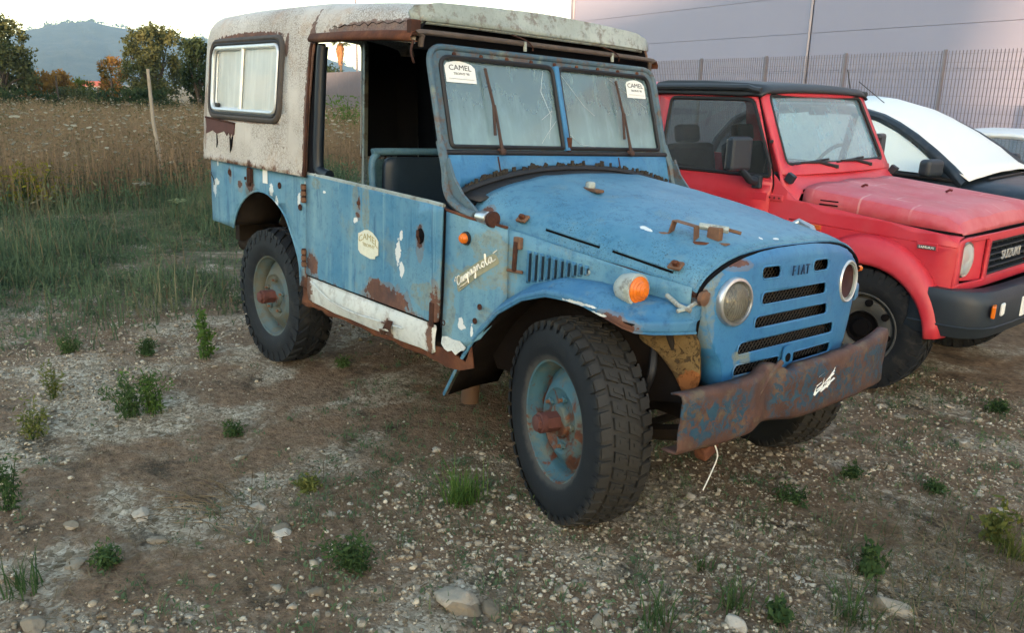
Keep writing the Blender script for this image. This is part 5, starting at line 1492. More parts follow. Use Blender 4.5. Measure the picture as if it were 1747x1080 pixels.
# ---- building with sandwich panels
BD_D = 16.5
B0 = Vector((CO.x, CO.y, 0)) + FN * BD_D
def t_px(px, py, D):
    dd = CF + CX * ((px - 873.5) / 1423.2) + CU * ((540 - py) / 1423.2); k = D / (dd.x * FN.x + dd.y * FN.y)
    return (dd.x * k) * FD.x + (dd.y * k) * FD.y, CO.z + dd.z * k
tl, _ = t_px(975, 20, BD_D); tm, zseam = t_px(1379, 56, BD_D); _, z2 = t_px(1150, 17.4, BD_D)
print('building', tl, tm, zseam, z2)
BL = empty('building', B0 + FD * tl); BL.rotation_euler = (0, 0, FH); tag(BL, 'large pale lilac grey industrial building clad in wide flat panels', 'building')
# local x runs toward FD (away); building extends toward -x
M['clad'] = plain('pale_cladding', (0.24, 0.25, 0.335), .5, 0, .05, .6, .02, .5)
M['clad_trim'] = plain('cladding_trim', (0.22, 0.23, 0.29), .5, .2, .06, 2, 0)
Ltot = 44.
box('core', (-Ltot / 2 - .05, -6.2, 4.2), (Ltot - .2, 12., 8.4), M['clad_trim'], BL, bevel=0)
ph = z2 - zseam
seams = sorted([zseam + ph * k for k in range(-4, 8)])
seams = [max(0., z) for z in seams if -ph < z < 8.3] + [8.4]
wcol = abs(tm - tl)
xs_ = [0.]
while xs_[-1] > -Ltot: xs_.append(xs_[-1] - wcol)
for i in range(len(xs_) - 1):
    for j in range(len(seams) - 1):
        if seams[j + 1] - seams[j] < .05: continue
        a_, c_ = xs_[i + 1] + (.0 if i else 0), xs_[i]
        box('panel', ((a_ + c_) / 2 - .0, -.10, (seams[j] + seams[j + 1]) / 2), (c_ - a_ - .10, .10, seams[j + 1] - seams[j] - .007), M['clad'], BL, bevel=.004)
    tube('joint_cover', [(xs_[i] - (.12 if i == 0 else 0), -.028, 0), (xs_[i] - (.12 if i == 0 else 0), -.028, 8.38)], .035, M['clad_trim'], BL, 4, smooth=False)
box('corner_trim', (-.01, -.10, 4.2), (.09, .24, 8.5), M['clad_trim'], BL, bevel=0)

# ---- palm and lamp mast seen through the cab
px_, py_ = at_px(582, 110)
PT = empty('palm_tree', (px_, py_, 0)); tag(PT, 'fan palm with brown skirt seen through the empty door opening', 'palm')
ph_ = col_h(72, 582, 110)
tube('trunk', [(0, 0, 0), (.1, 0, ph_ * .5), (0, 0, ph_)], [.22, .19, .17], M['bark'], PT, 8)
bm = bmesh.new()
for k in range(70):
    a = rnd.uniform(0, 2 * PI); el = rnd.uniform(-.4, 1.3); L_ = rnd.uniform(1.0, 1.7)
    d = Vector((math.cos(a) * math.cos(el), math.sin(a) * math.cos(el), math.sin(el)))
    s_ = d.cross(Vector((0, 0, 1))).normalized(); n_ = s_.cross(d)
    base = Vector((0, 0, ph_))
    for q in range(-4, 5):
        dd2 = (d + s_ * q * .22 - Vector((0, 0, .12 * abs(q)))).normalized()
        p = base + d * L_ * .45
        w = n_ * .02 + s_ * .03
        bm.faces.new([bm.verts.new(v) for v in (p - w, p + w, p + dd2 * L_ * .6)])
    bm.faces.new([bm.verts.new(v) for v in (base - s_ * .02, base + s_ * .02, base + d * L_ * .45 + s_ * .02, base + d * L_ * .45 - s_ * .02)])
mb('crown', bm, M['leaf_olive'], PT)
bm = bmesh.new()
for k in range(240):
    a = rnd.uniform(0, 2 * PI); z = ph_ - rnd.uniform(.1, 2.1); r0 = .62 * (1 - (ph_ - z) / 3.2)
    p = Vector((math.cos(a) * r0 * .5, math.sin(a) * r0 * .5, z)); q = Vector((math.cos(a) * r0, math.sin(a) * r0, z - rnd.uniform(.5, .9)))
    t = Vector((-math.sin(a), math.cos(a), 0)) * .09
    bm.faces.new([bm.verts.new(v) for v in (p - t, p + t, q + t * .5, q - t * .5)])
mb('dry_skirt', bm, plain('dry_palm_fronds', (0.24, 0.12, 0.05), .9), PT)
mx, my = at_px(610, 44)
LM = tube('lamp_mast', [(mx, my, 0), (mx, my, 9.)], [.055, .045], M['fence'], None, 8); tag(LM, 'thin grey mast seen through the empty door opening', 'mast')

# ---- unseen block added behind the camera to keep the lot in shade
FAR = SUN_HEAD
sd2 = Vector((math.cos(FAR), math.sin(FAR), 0)); sn2 = Vector((-sd2.y, sd2.x, 0))
tE, _ = t_px(1690, 110, BD_D)
E_ = (B0 + FD * tE).to_2d()
# position along sn2 of the shadow edge
eoff = E_.x * sn2.x + E_.y * sn2.y
cen = sd2 * 62 + sn2 * (eoff - 75)
OB = empty('shade_block', (cen.x, cen.y, 0)); OB.rotation_euler = (0, 0, FAR); tag(OB, 'long unseen block added behind the viewer to shade the lot', 'building')
box('wall', (8, 0, 8.1), (16, 150, 16.2), plain('shade_block_wall', (0.45, 0.42, 0.38), .9), OB, bevel=0)
box('roof', (8, 0, 16.35), (16.6, 150.6, .3), M['clad_trim'], OB, bevel=0)

# ---- evening haze: one closed box of even air round everything
hz_ = box('haze', (0, 0, 116), (8400, 8400, 252), None, None, bevel=0)
b = NB('haze_air')
pv = b.n('VolumePrincipled'); pv.inputs['Color'].default_value = (.36, .64, 1., 1); pv.inputs['Density'].default_value = 1.5e-4; pv.inputs['Anisotropy'].default_value = 0.
b.l(pv.outputs[0], b.out.inputs['Volume']); hz_.data.materials.append(b.m); tag(hz_, 'thin evening haze over the whole scene', 'haze', None, 'stuff')
# ------------------------------------------------------------------ red soft-top off-roader (own frame: x forward from front axle)
RD = empty('red_off_roader', (-.130, 2.433, -.060), (0, 0, .01006)); tag(RD, 'faded red compact off-road car with black roof parked beside the blue vehicle', 'car')
def car_paint(name, col, fade=(0, 0, 0), fa=.0, rough=.3, dust=.15, grid=False):
    b = NB(name)
    c = b.mix(b.ramp(b.noise(1.6, 4, .6), [(.35, 0.), (.7, 1.)]), col, tuple(x * .85 for x in col))
    if fa:
        nrm = b.n('NewGeometry').outputs['Normal']; up = b.sep(nrm)[2]
        c = b.mix(b.math('MULTIPLY', b.step(b.noise(2.6, 5, .65), .3, .7), fa), c, fade)
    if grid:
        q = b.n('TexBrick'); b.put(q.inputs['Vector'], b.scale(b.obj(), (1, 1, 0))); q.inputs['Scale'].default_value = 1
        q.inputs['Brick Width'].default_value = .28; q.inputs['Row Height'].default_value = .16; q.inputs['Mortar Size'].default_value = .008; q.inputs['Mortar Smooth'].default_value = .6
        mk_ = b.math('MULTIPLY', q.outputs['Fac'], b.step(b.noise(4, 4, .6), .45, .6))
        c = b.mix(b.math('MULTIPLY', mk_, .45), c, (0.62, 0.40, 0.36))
    c = b.mix(b.math('MULTIPLY', b.step(b.noise(9, 6, .7), .45, .75), dust), c, (0.35, 0.32, 0.28))
    return b.bsdf(c, b.math('MULTIPLY_ADD', b.noise(5, 4, .6), .25, rough), 0, b.bump(b.noise(90, 3), .04, .002), .45)
M['red'] = car_paint('faded_red_paint', (0.50, 0.022, 0.040), (0.56, 0.075, 0.095), .5, .35, .05)
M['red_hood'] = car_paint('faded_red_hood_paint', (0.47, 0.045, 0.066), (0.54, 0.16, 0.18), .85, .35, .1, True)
M['redin'] = plain('dark_red_inner', (0.10, 0.012, 0.012), .7)
M['plast'] = plain('navy_black_plastic', (0.018, 0.026, 0.036), .5, 0, .3, 8, .15)
M['softtop'] = plain('black_roof_vinyl', (0.020, 0.025, 0.030), .55, 0, .3, 6, .2)
M['steel'] = plain('grey_steel_wheel', (0.075, 0.08, 0.08), .6, .2, .3, 12, .1)
M['dark_in'] = plain('dark_car_interior', (0.02, 0.022, 0.026), .8, 0, .3, 8, 0, .2)
def sy(z): return interp(z, (.3, .45, .62, .85, 1.00, 1.09, 1.57), (.655, .68, .695, .70, .695, .685, .615))
archF = [(.42 * math.cos(a), .345 + .40 * math.sin(a)) for a in np.linspace(R(0), R(180), 15)]
archR = [(-2.03 + .40 * math.cos(a), .345 + .40 * math.sin(a)) for a in np.linspace(R(0), R(180), 13)]
so = [(.435, .865), (.425, .60), (.42, .42)] + archF[1:-1] + [(-.42, .42), (-1.63, .42)] + archR[1:-1] + [(-2.43, .42), (-2.70, .50), (-2.72, 1.08), (-2.66, 1.56), (-1.0, 1.585), (-.845, 1.585), (-.66, 1.135), (-.52, 1.02), (-.47, .985), (.38, .90)]
dwin = rpoly([(-1.47, 1.10), (-.655, 1.10), (-.665, 1.16), (-.855, 1.535), (-1.455, 1.535)], [.03, .02, .0, .04, .03], 4)
qwin = rrect(-2.55, -1.72, 1.12, 1.52, .05)
for sgn in (-1, 1):
    B_ = sheet('body_side', so, [dwin, qwin], lambda u, v: (u, sgn * sy(v), v), M['red'], RD, du=.12, dv=.05, solid=.006, off=0, smooth=True, autosm=40)
    dout = rpoly([(-1.555, .46), (-.645, .46), (-.632, 1.06), (-.648, 1.13), (-.835, 1.565), (-1.545, 1.57)], [.06, .05, 0, 0, .04, .03], 4)
    D_ = sheet('door', dout, [dwin], lambda u, v: (u, sgn * (sy(v) + .008 + (.006 if .93 < v < 1.04 else 0)), v), M['red'], RD, du=.15, dv=.03, solid=.006, smooth=True, autosm=30)
    tube('window_seal', [(x, sgn * (sy(z) + .012), z) for x, z in dwin], .011, M['black'], D_, 6, closed=True)
    sheet('window', dwin, [], lambda u, v: (u, sgn * (sy(v) + .004), v), M['clear'], D_, solid=0)
    sheet('quarter_glass', qwin, [], lambda u, v: (u, sgn * (sy(v) - .002), v), M['clear'], B_, solid=0)
    tube('door_gap', [(x, sgn * (sy(z) + .006), z) for x, z in rpoly([(-.640, .47), (-.626, 1.06), (-.642, 1.13), (-.83, 1.57)], 0)], .004, M['void'], D_, 5)
    for z in (.985, .62):
        hg = box('hinge', (-.60, sgn * (sy(z) + .010), z), (.10, .012, .035), M['red'], D_, bevel=.004)
        box('hinge_arm', (-.70, sgn * (sy(z) + .016), z), (.10, .010, .045), M['red'], D_, bevel=.004)
        for dx in (-.03, 0, .03): lathe('bolt', [(0, 0), (-.004 if sgn < 0 else .004, .007), (-.006 if sgn < 0 else .006, 0)], M['redin'], hg, 8, 'y', (-.60 + dx, sgn * (sy(z) + .017), z))
    # front wheel flare
    rows = []
    for a in np.linspace(R(4), R(172), 22):
        ci, si = math.cos(a), math.sin(a)
        rows.append([(.355 * ci, sgn * .700, .345 + .365 * si), (.36 * ci, sgn * .768, .345 + .355 * si), (.375 * ci, sgn * .772, .345 + .375 * si), (.41 * ci, sgn * .762, .345 + .445 * si), (.425 * ci, sgn * .735, .345 + .485 * si), (.44 * ci, sgn * .692, .345 + .515 * si)])
    grid_surf('wheel_flare', rows, M['red'], B_, solid=.004)
    rows = [[(-2.03 + p[0], p[1], p[2]) for p in r] for r in rows]
    grid_surf('wheel_flare', rows, M['red'], B_, solid=.004)
    rows = [[(.40 * math.cos(a), sgn * y, .345 + .40 * math.sin(a)) for y in (.70, .55, .40)] for a in np.linspace(R(0), R(180), 14)]
    grid_surf('wheel_well', rows, M['void'], B_, solid=.004)
    sheet('wheel_well_wall', [(.42 * math.cos(a), .345 + .40 * math.sin(a)) for a in np.linspace(0, PI, 14)], [], lambda u, v: (u, sgn * .42, v), M['void'], B_, solid=.004)
B_R = [c for c in RD.children if c.name.startswith('body_side')][0]
D_R = [c for c in RD.children if c.name.startswith('door')][0]
# hood clamshell
rows = []
for i in range(15):
    t = i / 14; x = lerp(-.475, .385, t)
    e = max(0, (t - .90) / .10)
    z0 = lerp(1.062, .985, t) - .028 * e ** 2
    half = [(0, z0 + .012), (.14, z0 + .012), (.20, z0 + .004), (.30, z0 + .004), (.36, z0 + .010), (.42, z0 + .008), (.50, z0 + .002), (.572, z0 - .006), (.598, z0 - .016), (.612, z0 - .040), (.622, lerp(.935, .905, t))]
    rows.append([(x, -y, z) for y, z in half[::-1]] + [(x, y, z) for y, z in half[1:]])
rows.append([(.412, p[1] * .99, max(.905, p[2] - .045)) for p in rows[-1]])
rows.append([(.418, p[1] * .99, max(.895, p[2] - .030)) for p in rows[-1]])
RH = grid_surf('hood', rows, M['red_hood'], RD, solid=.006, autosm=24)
tube('hood_gap', [(x, -.630, lerp(.928, .898, (x + .47) / .87)) for x in (-.47, 0, .38)] + [(.42, -.60, .888), (.425, 0, .892), (.42, .60, .888)], .006, M['void'], RD, 5)
tube('hood_gap', [(-.482, -.62, .95), (-.484, -.60, 1.035), (-.484, 0, 1.066), (-.484, .60, 1.035)], .005, M['void'], RD, 5)
for z in (.990, .968): box('hood_vent', (-.313, -.6135 - (.99 - z) * .3, z), (.11, .01, .008), M['void'], RH, bevel=.002)
tube('washer_jet', [(-.30, -.28, 1.055), (-.28, -.28, 1.068), (-.265, -.28, 1.066)], .007, M['redin'], RH, 6)
tube('washer_jet', [(.02, .12, 1.035), (.04, .12, 1.048), (.055, .12, 1.046)], .007, M['redin'], RH, 6)
# shoulder between hood and side
for sgn in (-1, 1):
    rows = [[(x, sgn * .632, lerp(.92, .892, (x + .5) / .9)), (x, sgn * .665, lerp(.918, .888, (x + .5) / .9)), (x, sgn * .694, lerp(.90, .868, (x + .5) / .9)), (x, sgn * .702, lerp(.87, .84, (x + .5) / .9))] for x in np.linspace(-.50, .43, 8)]
    grid_surf('wing_shoulder', rows, M['red'], RD, solid=.004)
# cowl
rows = [[(-.480, y, 1.052 - .03 * (abs(y) / .6) ** 2 - 1.6 * max(0, abs(y) - .63)), (-.52, y, 1.068 - .03 * (abs(y) / .6) ** 2 - 1.3 * max(0, abs(y) - .63)), (-.585, y, 1.105 - .6 * max(0, abs(y) - .63)), (-.600, y, 1.135)] for y in np.linspace(-.69, .69, 25)]
grid_surf('cowl', rows, M['red'], RD, solid=.005)
# windscreen
def rw(y, z): return Vector((-.585 - .50 * (z - 1.13) - .03 * (abs(y) / .6) ** 2, y, z))
wo = rpoly([(-.672, 1.105), (.672, 1.105), (.618, 1.592), (-.618, 1.592)], [.02, .02, .05, .05], 4)
wi = rpoly([(-.600, 1.165), (.600, 1.165), (.556, 1.555), (-.556, 1.555)], .04, 4)
WFR = sheet('windscreen_frame', wo, [wi], lambda u, v: tuple(rw(u, v) + Vector((.012, 0, 0))), M['red'], RD, du=.1, dv=.1, solid=.03, smooth=True, autosm=30)
tube('windscreen_seal', [rw(y, z) + Vector((.020, 0, .004)) for y, z in wi], .012, M['black'], WFR, 6, closed=True)
WGL = sheet('windscreen', wi, [], lambda u, v: tuple(rw(u, v) + Vector((.008, 0, 0))), M['clear_ws'], RD, du=.1, solid=0)
for y0, y1 in ((-.10, -.46), (.36, -.02)):
    wpv = rw(y0, 1.145) + Vector((.03, 0, 0))
    Wp = tube('wiper', [wpv, rw(lerp(y0, y1, .5), 1.175) + Vector((.035, 0, 0)), rw(y1, 1.178) + Vector((.03, 0, 0))], [.012, .008, .006], M['black'], RD, 6)
    tube('wiper_blade', [rw(y1 - .06, 1.168) + Vector((.026, 0, 0)), rw(lerp(y0, y1, .15), 1.190) + Vector((.026, 0, 0))], .007, M['black'], Wp, 5)
    lathe('wiper_pivot', [(0, .016), (.02, .014), (.022, 0)], M['black'], Wp, 10, 'z', tuple(rw(y0, 1.135) + Vector((.025, 0, 0))))
for sgn in (-1, 1):
    box('frame_clamp', (-.545, sgn * .655, 1.10), (.05, .035, .05), M['plast'], RD, Matrix.Rotation(.5, 3, 'Y'))
    tube('frame_stud', [rw(sgn * .66, 1.30) + Vector((.02, sgn * .0, 0)), rw(sgn * .66, 1.30) + Vector((.03, sgn * .03, 0))], .010, M['black'], RD, 6)
MR_ = box('interior_mirror', (-.79, .02, 1.475), (.02, .22, .055), M['plast'], RD, bevel=.015)
SW2 = lathe('steering_wheel', [(.013 * math.sin(a), .18 + .013 * math.cos(a)) for a in [2 * PI * k / 8 for k in range(8)]], M['black'], RD, 30, 'x', close=True)
SW2.location = (-.86, .32, 1.10); SW2.rotation_euler = (0, R(30), 0)
box('dashboard', (-.68, 0, 1.03), (.22, 1.26, .16), M['dark_in'], RD, bevel=.03)
for sgn in (-1, 1):
    SE = box('seat', (-1.25, sgn * .33, .85), (.48, .48, .14), M['dark_in'], RD, bevel=.04)
    box('seat_back', (-1.48, sgn * .33, 1.03), (.12, .46, .42), M['dark_in'], SE, Matrix.Rotation(R(-12), 3, 'Y'), bevel=.04)
    box('head_rest', (-1.54, sgn * .33, 1.30), (.07, .22, .12), M['dark_in'], SE, Matrix.Rotation(R(-12), 3, 'Y'), bevel=.025)
box('floor_pan', (-1.2, 0, .50), (2.9, 1.30, .08), M['void'], RD)
box('bulkhead', (-.62, 0, .78), (.03, 1.3, .5), M['void'], RD)
box('engine', (.0, 0, .66), (.75, .76, .40), M['void'], RD)
# black roof
rows = []
for x, zc_, zz in ((-.755, 1.588, 1.594), (-.765, 1.604, 1.600), (-.80, 1.628, 1.606), (-.90, 1.640, 1.600), (-1.2, 1.652, 1.604), (-1.50, 1.652, 1.604), (-1.58, 1.640, 1.60), (-1.60, 1.60, 1.59)):
    rows.append([(x - .03 * (abs(y) / .64) ** 2, y, (zc_ if abs(y) < .60 else lerp(zc_, zz - .025, (abs(y) - .60) / .055)) - .012 * (abs(y) / .6) ** 2) for y in np.linspace(-.655, .655, 23)])
RF = grid_surf('roof', rows, M['softtop'], RD, solid=.018, off=-1, autosm=40)
for sgn in (-1, 1):
    rr_ = [(-.80, sgn * .648, 1.583), (-.84, sgn * .652, 1.588), (-.88, sgn * .652, 1.600), (-1.2, sgn * .655, 1.602), (-1.56, sgn * .655, 1.598)]
    tube('roof_edge', rr_, .020, M['softtop'], RF, 8)
rows = []
for x in (-1.56, -1.65, -2.2, -2.66): rows.append([(x, y, 1.635 - .045 * (abs(y) / .62) ** 4 - (.04 if x < -2.6 else 0)) for y in np.linspace(-.622, .622, 15)])
grid_surf('rear_roof', rows, M['red'], RD, solid=.01)
sheet('tail_panel', [(-.69, .5), (.69, .5), (.69, 1.08), (.61, 1.55), (-.61, 1.55), (-.69, 1.08)], [rrect(-.5, .5, 1.12, 1.48, .05)], lambda u, v: (-2.69, u, v), M['red'], RD, solid=.01)
# front panel with lamps and grille
hlc = [(-.548, .768), (.548, .768)]
fo2 = rpoly([(-.695, .615), (.695, .615), (.695, .872), (.60, .888), (-.60, .888), (-.695, .872)], .02, 2)
reR = rrect(-.648, -.372, .652, .868, .015, 2); reL = rrect(.372, .648, .652, .868, .015, 2); gh = rrect(-.345, .345, .655, .850, .008, 2)
fx2 = lambda u: .448 - .030 * (abs(u) / .69) ** 4
FP = sheet('front_panel', fo2, [reR, reL, gh], lambda u, v: (fx2(u), u, v), M['red'], RD, du=.08, solid=.02, off=-1, smooth=True, autosm=30)
for sgn in (-1, 1):
    cy = sgn * .548
    sheet('lamp_recess', rrect(cy - .125 - .05 * (sgn > 0), cy + .125 + .05 * (sgn < 0), .645, .872, .01, 2), [], lambda u, v: (fx2(u) - .055 + .05 * max(0, (abs(.548) - abs(u)) / .17), u, v), M['red'], FP, du=.03, solid=.004)
    HL = lathe('headlamp', [(-.05, .096), (-.005, .096), (.004, .090), (.002, .082), (-.02, .082)], M['chrome'], RD, 30, 'x', (.425, cy, .768))
    lathe('reflector', [(-.05, .0), (-.045, .04), (-.01, .08)], M['chrome'], HL, 24, 'x', (.425, cy, .768))
    lathe('lens', [(-.004, .086), (.012, .07), (.020, .04), (.023, 0)], M['lamp_clear'], HL, 30, 'x', (.425, cy, .768))
    bm = bmesh.new()
    for k in range(-5, 6):
        yy = k * .015; hh = math.sqrt(.08 ** 2 - yy ** 2)
        atube(bm, [(.425 + .0235 - .02 * ((yy ** 2 + zz ** 2) / .08 ** 2), cy + yy, .768 + zz) for zz in np.linspace(-hh, hh, 5)], .0009, 4, False)
    mb('lens_flutes', bm, M['lamp_clear'], HL)
GR2 = sheet('grille', rrect(-.34, .34, .66, .846, .006, 2), [], lambda u, v: (.400, u, v), M['void'], RD, solid=.004)
for k in range(6): box('grille_slat', (.436, 0, .668 + k * .034), (.035, .675, .009), M['plast'], GR2, bevel=.002)
for k in range(9): box('grille_rib', (.420, -.30 + k * .075, .752), (.02, .006, .18), M['plast'], GR2, bevel=0)
tube('grille_trim', [(fx2(y) + .002, y, z) for y, z in gh], .005, M['red'], FP, 5, closed=True)
text('lettering', 'SUZUKI', .072, M['alu'], GR2, (.4565, .0, .752), (0, 1, 0), (0, 0, 1), .003, 0, 1.15)
# bumper
rows = []
path = [(.26, .748), (.36, .752), (.47, .745), (.545, .715), (.595, .655), (.617, .58), (.628, .40), (.632, .15), (.632, 0)]
full = [(x, -y) for x, y in path] + [(x, y) for x, y in path[:-1][::-1]]
for x, y in full:
    ix, iy = (x - .09, y * .93)
    rows.append([(ix, iy, .635), (lerp(ix, x, .75), lerp(iy, y, .75), .632), (x - .006, y, .605), (x, y, .570), (x, y, .470), (x - .012, y * .99, .435), (lerp(ix, x, .6), lerp(iy, y, .6), .395), (ix, iy, .39)])
B2 = grid_surf('front_bumper', rows, M['plast'], RD, solid=.006, autosm=40)
tube('bumper_line', [(x + .002, y * 1.003, .455) for x, y in full], .006, M['plast'], B2, 5)
for sgn in (-1, 1):
    IN = box('indicator', (.614, sgn * .61, .545), (.02, .10, .062), M['orange'], B2, Matrix.Rotation(sgn * R(-17), 3, 'Z'), bevel=.006)
    box('sidelight', (.628, sgn * .532, .545), (.015, .055, .062), M['sticker'], IN, Matrix.Rotation(sgn * R(-8), 3, 'Z'), bevel=.006)
PL = box('number_plate', (.637, -.10, .525), (.006, .38, .105), M['sticker'], B2, bevel=.003)
text('lettering', 'CZ·5', .082, M['ink'], PL, (.6408, -.175, .525), (0, 1, 0), (0, 0, 1), .0004, 0, .85)
# side furniture
box('side_marker', (-.335, -.702, .848), (.075, .012, .028), plain('dull_orange_lens', (0.45, 0.09, 0.02), .4), B_R, bevel=.004)
BG = box('badge', (.285, -.701, .830), (.108, .010, .045), M['red'], B_R, bevel=.006)
box('badge_plate', (.285, -.7072, .826), (.092, .003, .020), M['steel'], BG, bevel=.001)
text('lettering', 'SAMURAI', .017, M['sticker'], BG, (.285, -.7092, .826), (1, 0, 0), (0, 0, 1), .0004, 0, 1.1)
for i, sgn in enumerate((-1, 1)):
    MI = box('wing_mirror', (-.765, sgn * .865, 1.228), (.055, .165, .195), M['plast'], RD, Matrix.Rotation(sgn * R(12), 3, 'Z'), bevel=.02)
    box('mirror_glass', (-.795, sgn * .862, 1.228), (.004, .14, .165), M['chrome'], MI, Matrix.Rotation(sgn * R(12), 3, 'Z'), bevel=0)
    tube('mirror_arm', [(-.73, sgn * .70, 1.065), (-.735, sgn * .78, 1.08), (-.755, sgn * .845, 1.14)], [.03, .024, .02], M['plast'], MI, 8)
    box('mirror_foot', (-.725, sgn * .712, 1.065), (.06, .03, .075), M['plast'], MI, bevel=.008)
tube('radio_mast', [(-.9, .62, 1.6), (-.95, .64, 1.75)], .004, M['black'], RD, 5)
# wheels
def make_wheel2(par):
    Wh = empty('wheel'); Wh.parent = par
    tyre('tyre', .338, .205, .192, 'mt', M['tyreb'], Wh)
    RM = lathe('rim', [(-.080, .202), (-.090, .204), (-.092, .199), (-.086, .190), (-.05, .182), (.06, .182), (.08, .20)], M['steel'], Wh, 48, 'y')
    lathe('disc', [(-.030, .182), (-.060, .165), (-.066, .140), (-.050, .105), (-.046, .092)], M['steel'], RM, 48, 'y')
    lathe('hub_recess', [(-.040, .094), (-.052, .088), (-.030, .080), (-.030, .05), (-.060, .045), (-.062, 0)], M['void'], RM, 32, 'y')
    for k in range(8):
        a = 2 * PI * k / 8
        lathe('vent_hole', [(-.071, 0), (-.071, .021), (-.060, .021)], M['void'], RM, 12, 'y', (.148 * math.cos(a), 0, .148 * math.sin(a)))
    return Wh
w2 = make_wheel2(RD); w2.location = (0, -.648, .338); w2.rotation_euler = (0, .2, R(4))
for loc, rz in (((0, .648, .338), PI + R(4)), ((-2.03, -.648, .338), 0), ((-2.03, .648, .338), PI)):
    c = copy_part(w2, RD); c.location = loc; c.rotation_euler = (0, .7, rz)
for x in (0, -2.03): tube('axle', [(x, -.6, .33), (x, .6, .33)], .05, M['chassis'], RD, 10)

# ------------------------------------------------------------------ hatchbacks further along the row
def hatch(name, label, loc, rz, paint, cover=None, mast=False, zs=1.07):
    H = empty(name, loc, (0, 0, rz)); H.scale = (1, 1, zs); tag(H, label, 'car')
    # side profile: x (0 at front axle), belt z and half width
    st = [(.72, .62, .42), (.70, .68, .58), (.62, .73, .72), (.40, .79, .79), (0, .83, .81), (-.35, .86, .82), (-.70, .885, .82), (-1.5, .90, .825), (-2.4, .92, .82), (-2.9, .93, .78), (-3.05, .90, .66)]
    rows = []
    for x, zb, w in st:
        crown = .030 if x > -.75 else 0
        rows.append([(x, -w, .30), (x, -w - .01, .45), (x, -w, .66), (x, -w + .02, zb - .06), (x, -w + .07, zb - .005), (x, -w * .6, zb + crown), (x, 0, zb + crown * 1.6), (x, w * .6, zb + crown), (x, w - .07, zb - .005), (x, w - .02, zb - .06), (x, w, .66), (x, w + .01, .45), (x, w, .30)])
    BO = grid_surf('body', rows, paint, H, solid=.01, autosm=50)
    sheet('nose', [(p[1], p[2]) for p in rows[0]], [], lambda u, v: (.722, u, v), paint, H, solid=.01)
    box('underbody', (-1.2, 0, .33), (3.6, 1.5, .1), M['void'], H)
    # greenhouse
    pil = [(-.62, .755, .875), (-.74, .735, .965), (-.90, .700, 1.075), (-1.08, .660, 1.180), (-1.25, .620, 1.262), (-1.40, .592, 1.318), (-1.58, .575, 1.358), (-1.90, .568, 1.386), (-2.3, .570, 1.385), (-2.65, .580, 1.345), (-2.85, .60, 1.25), (-2.98, .66, 1.08), (-3.02, .72, .92)]
    rows = []
    for x, w, z in pil[5:11]:
        rows.append([(x + .0 - .02 * (abs(y)) ** 2, y * w, z + .075 * (1 - y * y)) for y in np.linspace(-1, 1, 13)])
    grid_surf('roof', rows, paint, H, solid=.02, off=-1, autosm=50)
    # windscreen
    rows = []
    for x, w, z in pil[:6]:
        rows.append([(x + .05 * (1 - y * y) * (1 - (z - .875) / .6), y * (w - .03), z + .15 * (1 - y * y) * (z - .8)) for y in np.linspace(-1, 1, 13)])
    WS_ = grid_surf('windscreen', rows, M['clear'], H, solid=0)
    rows = []
    for x, w, z in pil[9:]:
        rows.append([(x - .08 * (1 - y * y), y * (w - .04), z) for y in np.linspace(-1, 1, 9)])
    grid_surf('rear_window', rows, M['clear'], H, solid=0)
    for sgn in (-1, 1):
        P_ = tube('pillar', [(x, sgn * w, z) for x, w, z in pil], [.045, .045, .04, .038, .036, .036, .036, .034, .034, .036, .04, .04, .04], paint, H, 8)
        gw = [(-.80, .925), (-1.62, .955), (-1.62, 1.330), (-1.44, 1.290), (-1.26, 1.222), (-1.08, 1.130), (-.92, 1.030)]
        yy = lambda z: interp(z, (.88, 1.34), (.765, .582))
        G1 = sheet('front_window', gw, [], lambda u, v: (u, sgn * yy(v), v), M['shade'] if cover else M['clear'], H, du=.1, dv=.1, solid=0)
        sheet('rear_side_window', [(-1.68, .955), (-2.6, .97), (-2.72, 1.20), (-2.55, 1.31), (-2.1, 1.345), (-1.68, 1.332)], [], lambda u, v: (u, sgn * yy(v), v), M['shade'] if cover else M['clear'], H, du=.1, dv=.1, solid=0)
        tube('window_line', [(x, sgn * (yy(.92) + .01), z) for x, z in ((-.62, .895), (-1.6, .93), (-2.7, .95))], .014, M['black'], H, 6)
        box('centre_pillar', (-1.65, sgn * .675, 1.13), (.06, .02, .46), M['black'], H, Matrix.Rotation(sgn * R(21), 3, 'X'))
        q = [(-.64, .90), (-.84, .925), (-.90, 1.02)]
        sheet('mirror_sail', q, [], lambda u, v: (u, sgn * (yy(v) + .012), v), paint, H, solid=.006)
        MI = box('wing_mirror', (-.83, sgn * .90, .985), (.10, .20, .125), M['plast'], H, Matrix.Rotation(sgn * R(14), 3, 'Z'), bevel=.035)
        MI.modifiers['bevel'].segments = 4
        tube('mirror_stalk', [(-.80, sgn * .78, .945), (-.82, sgn * .86, .955)], .02, M['plast'], H, 8)
    tube('wiper', [(-.52, -.55, .915), (-.50, .1, .935), (-.52, .5, .92)], .010, M['black'], H, 6)
    wme = None
    for x in (0, -2.45):
        for sgn in (-1, 1):
            wl_ = lathe('wheel', [(-.09, .0), (-.085, .2), (-.09, .215), (-.09, .27), (-.07, .29), (.07, .29), (.09, .27), (.09, 0)], M['tyreb'], H, 28, 'y', (x, sgn * .72, .29))
    if mast: tube('radio_mast', [(-1.50, -.28, 1.40), (-1.78, -.34, 1.60)], .0035, M['black'], H, 5)
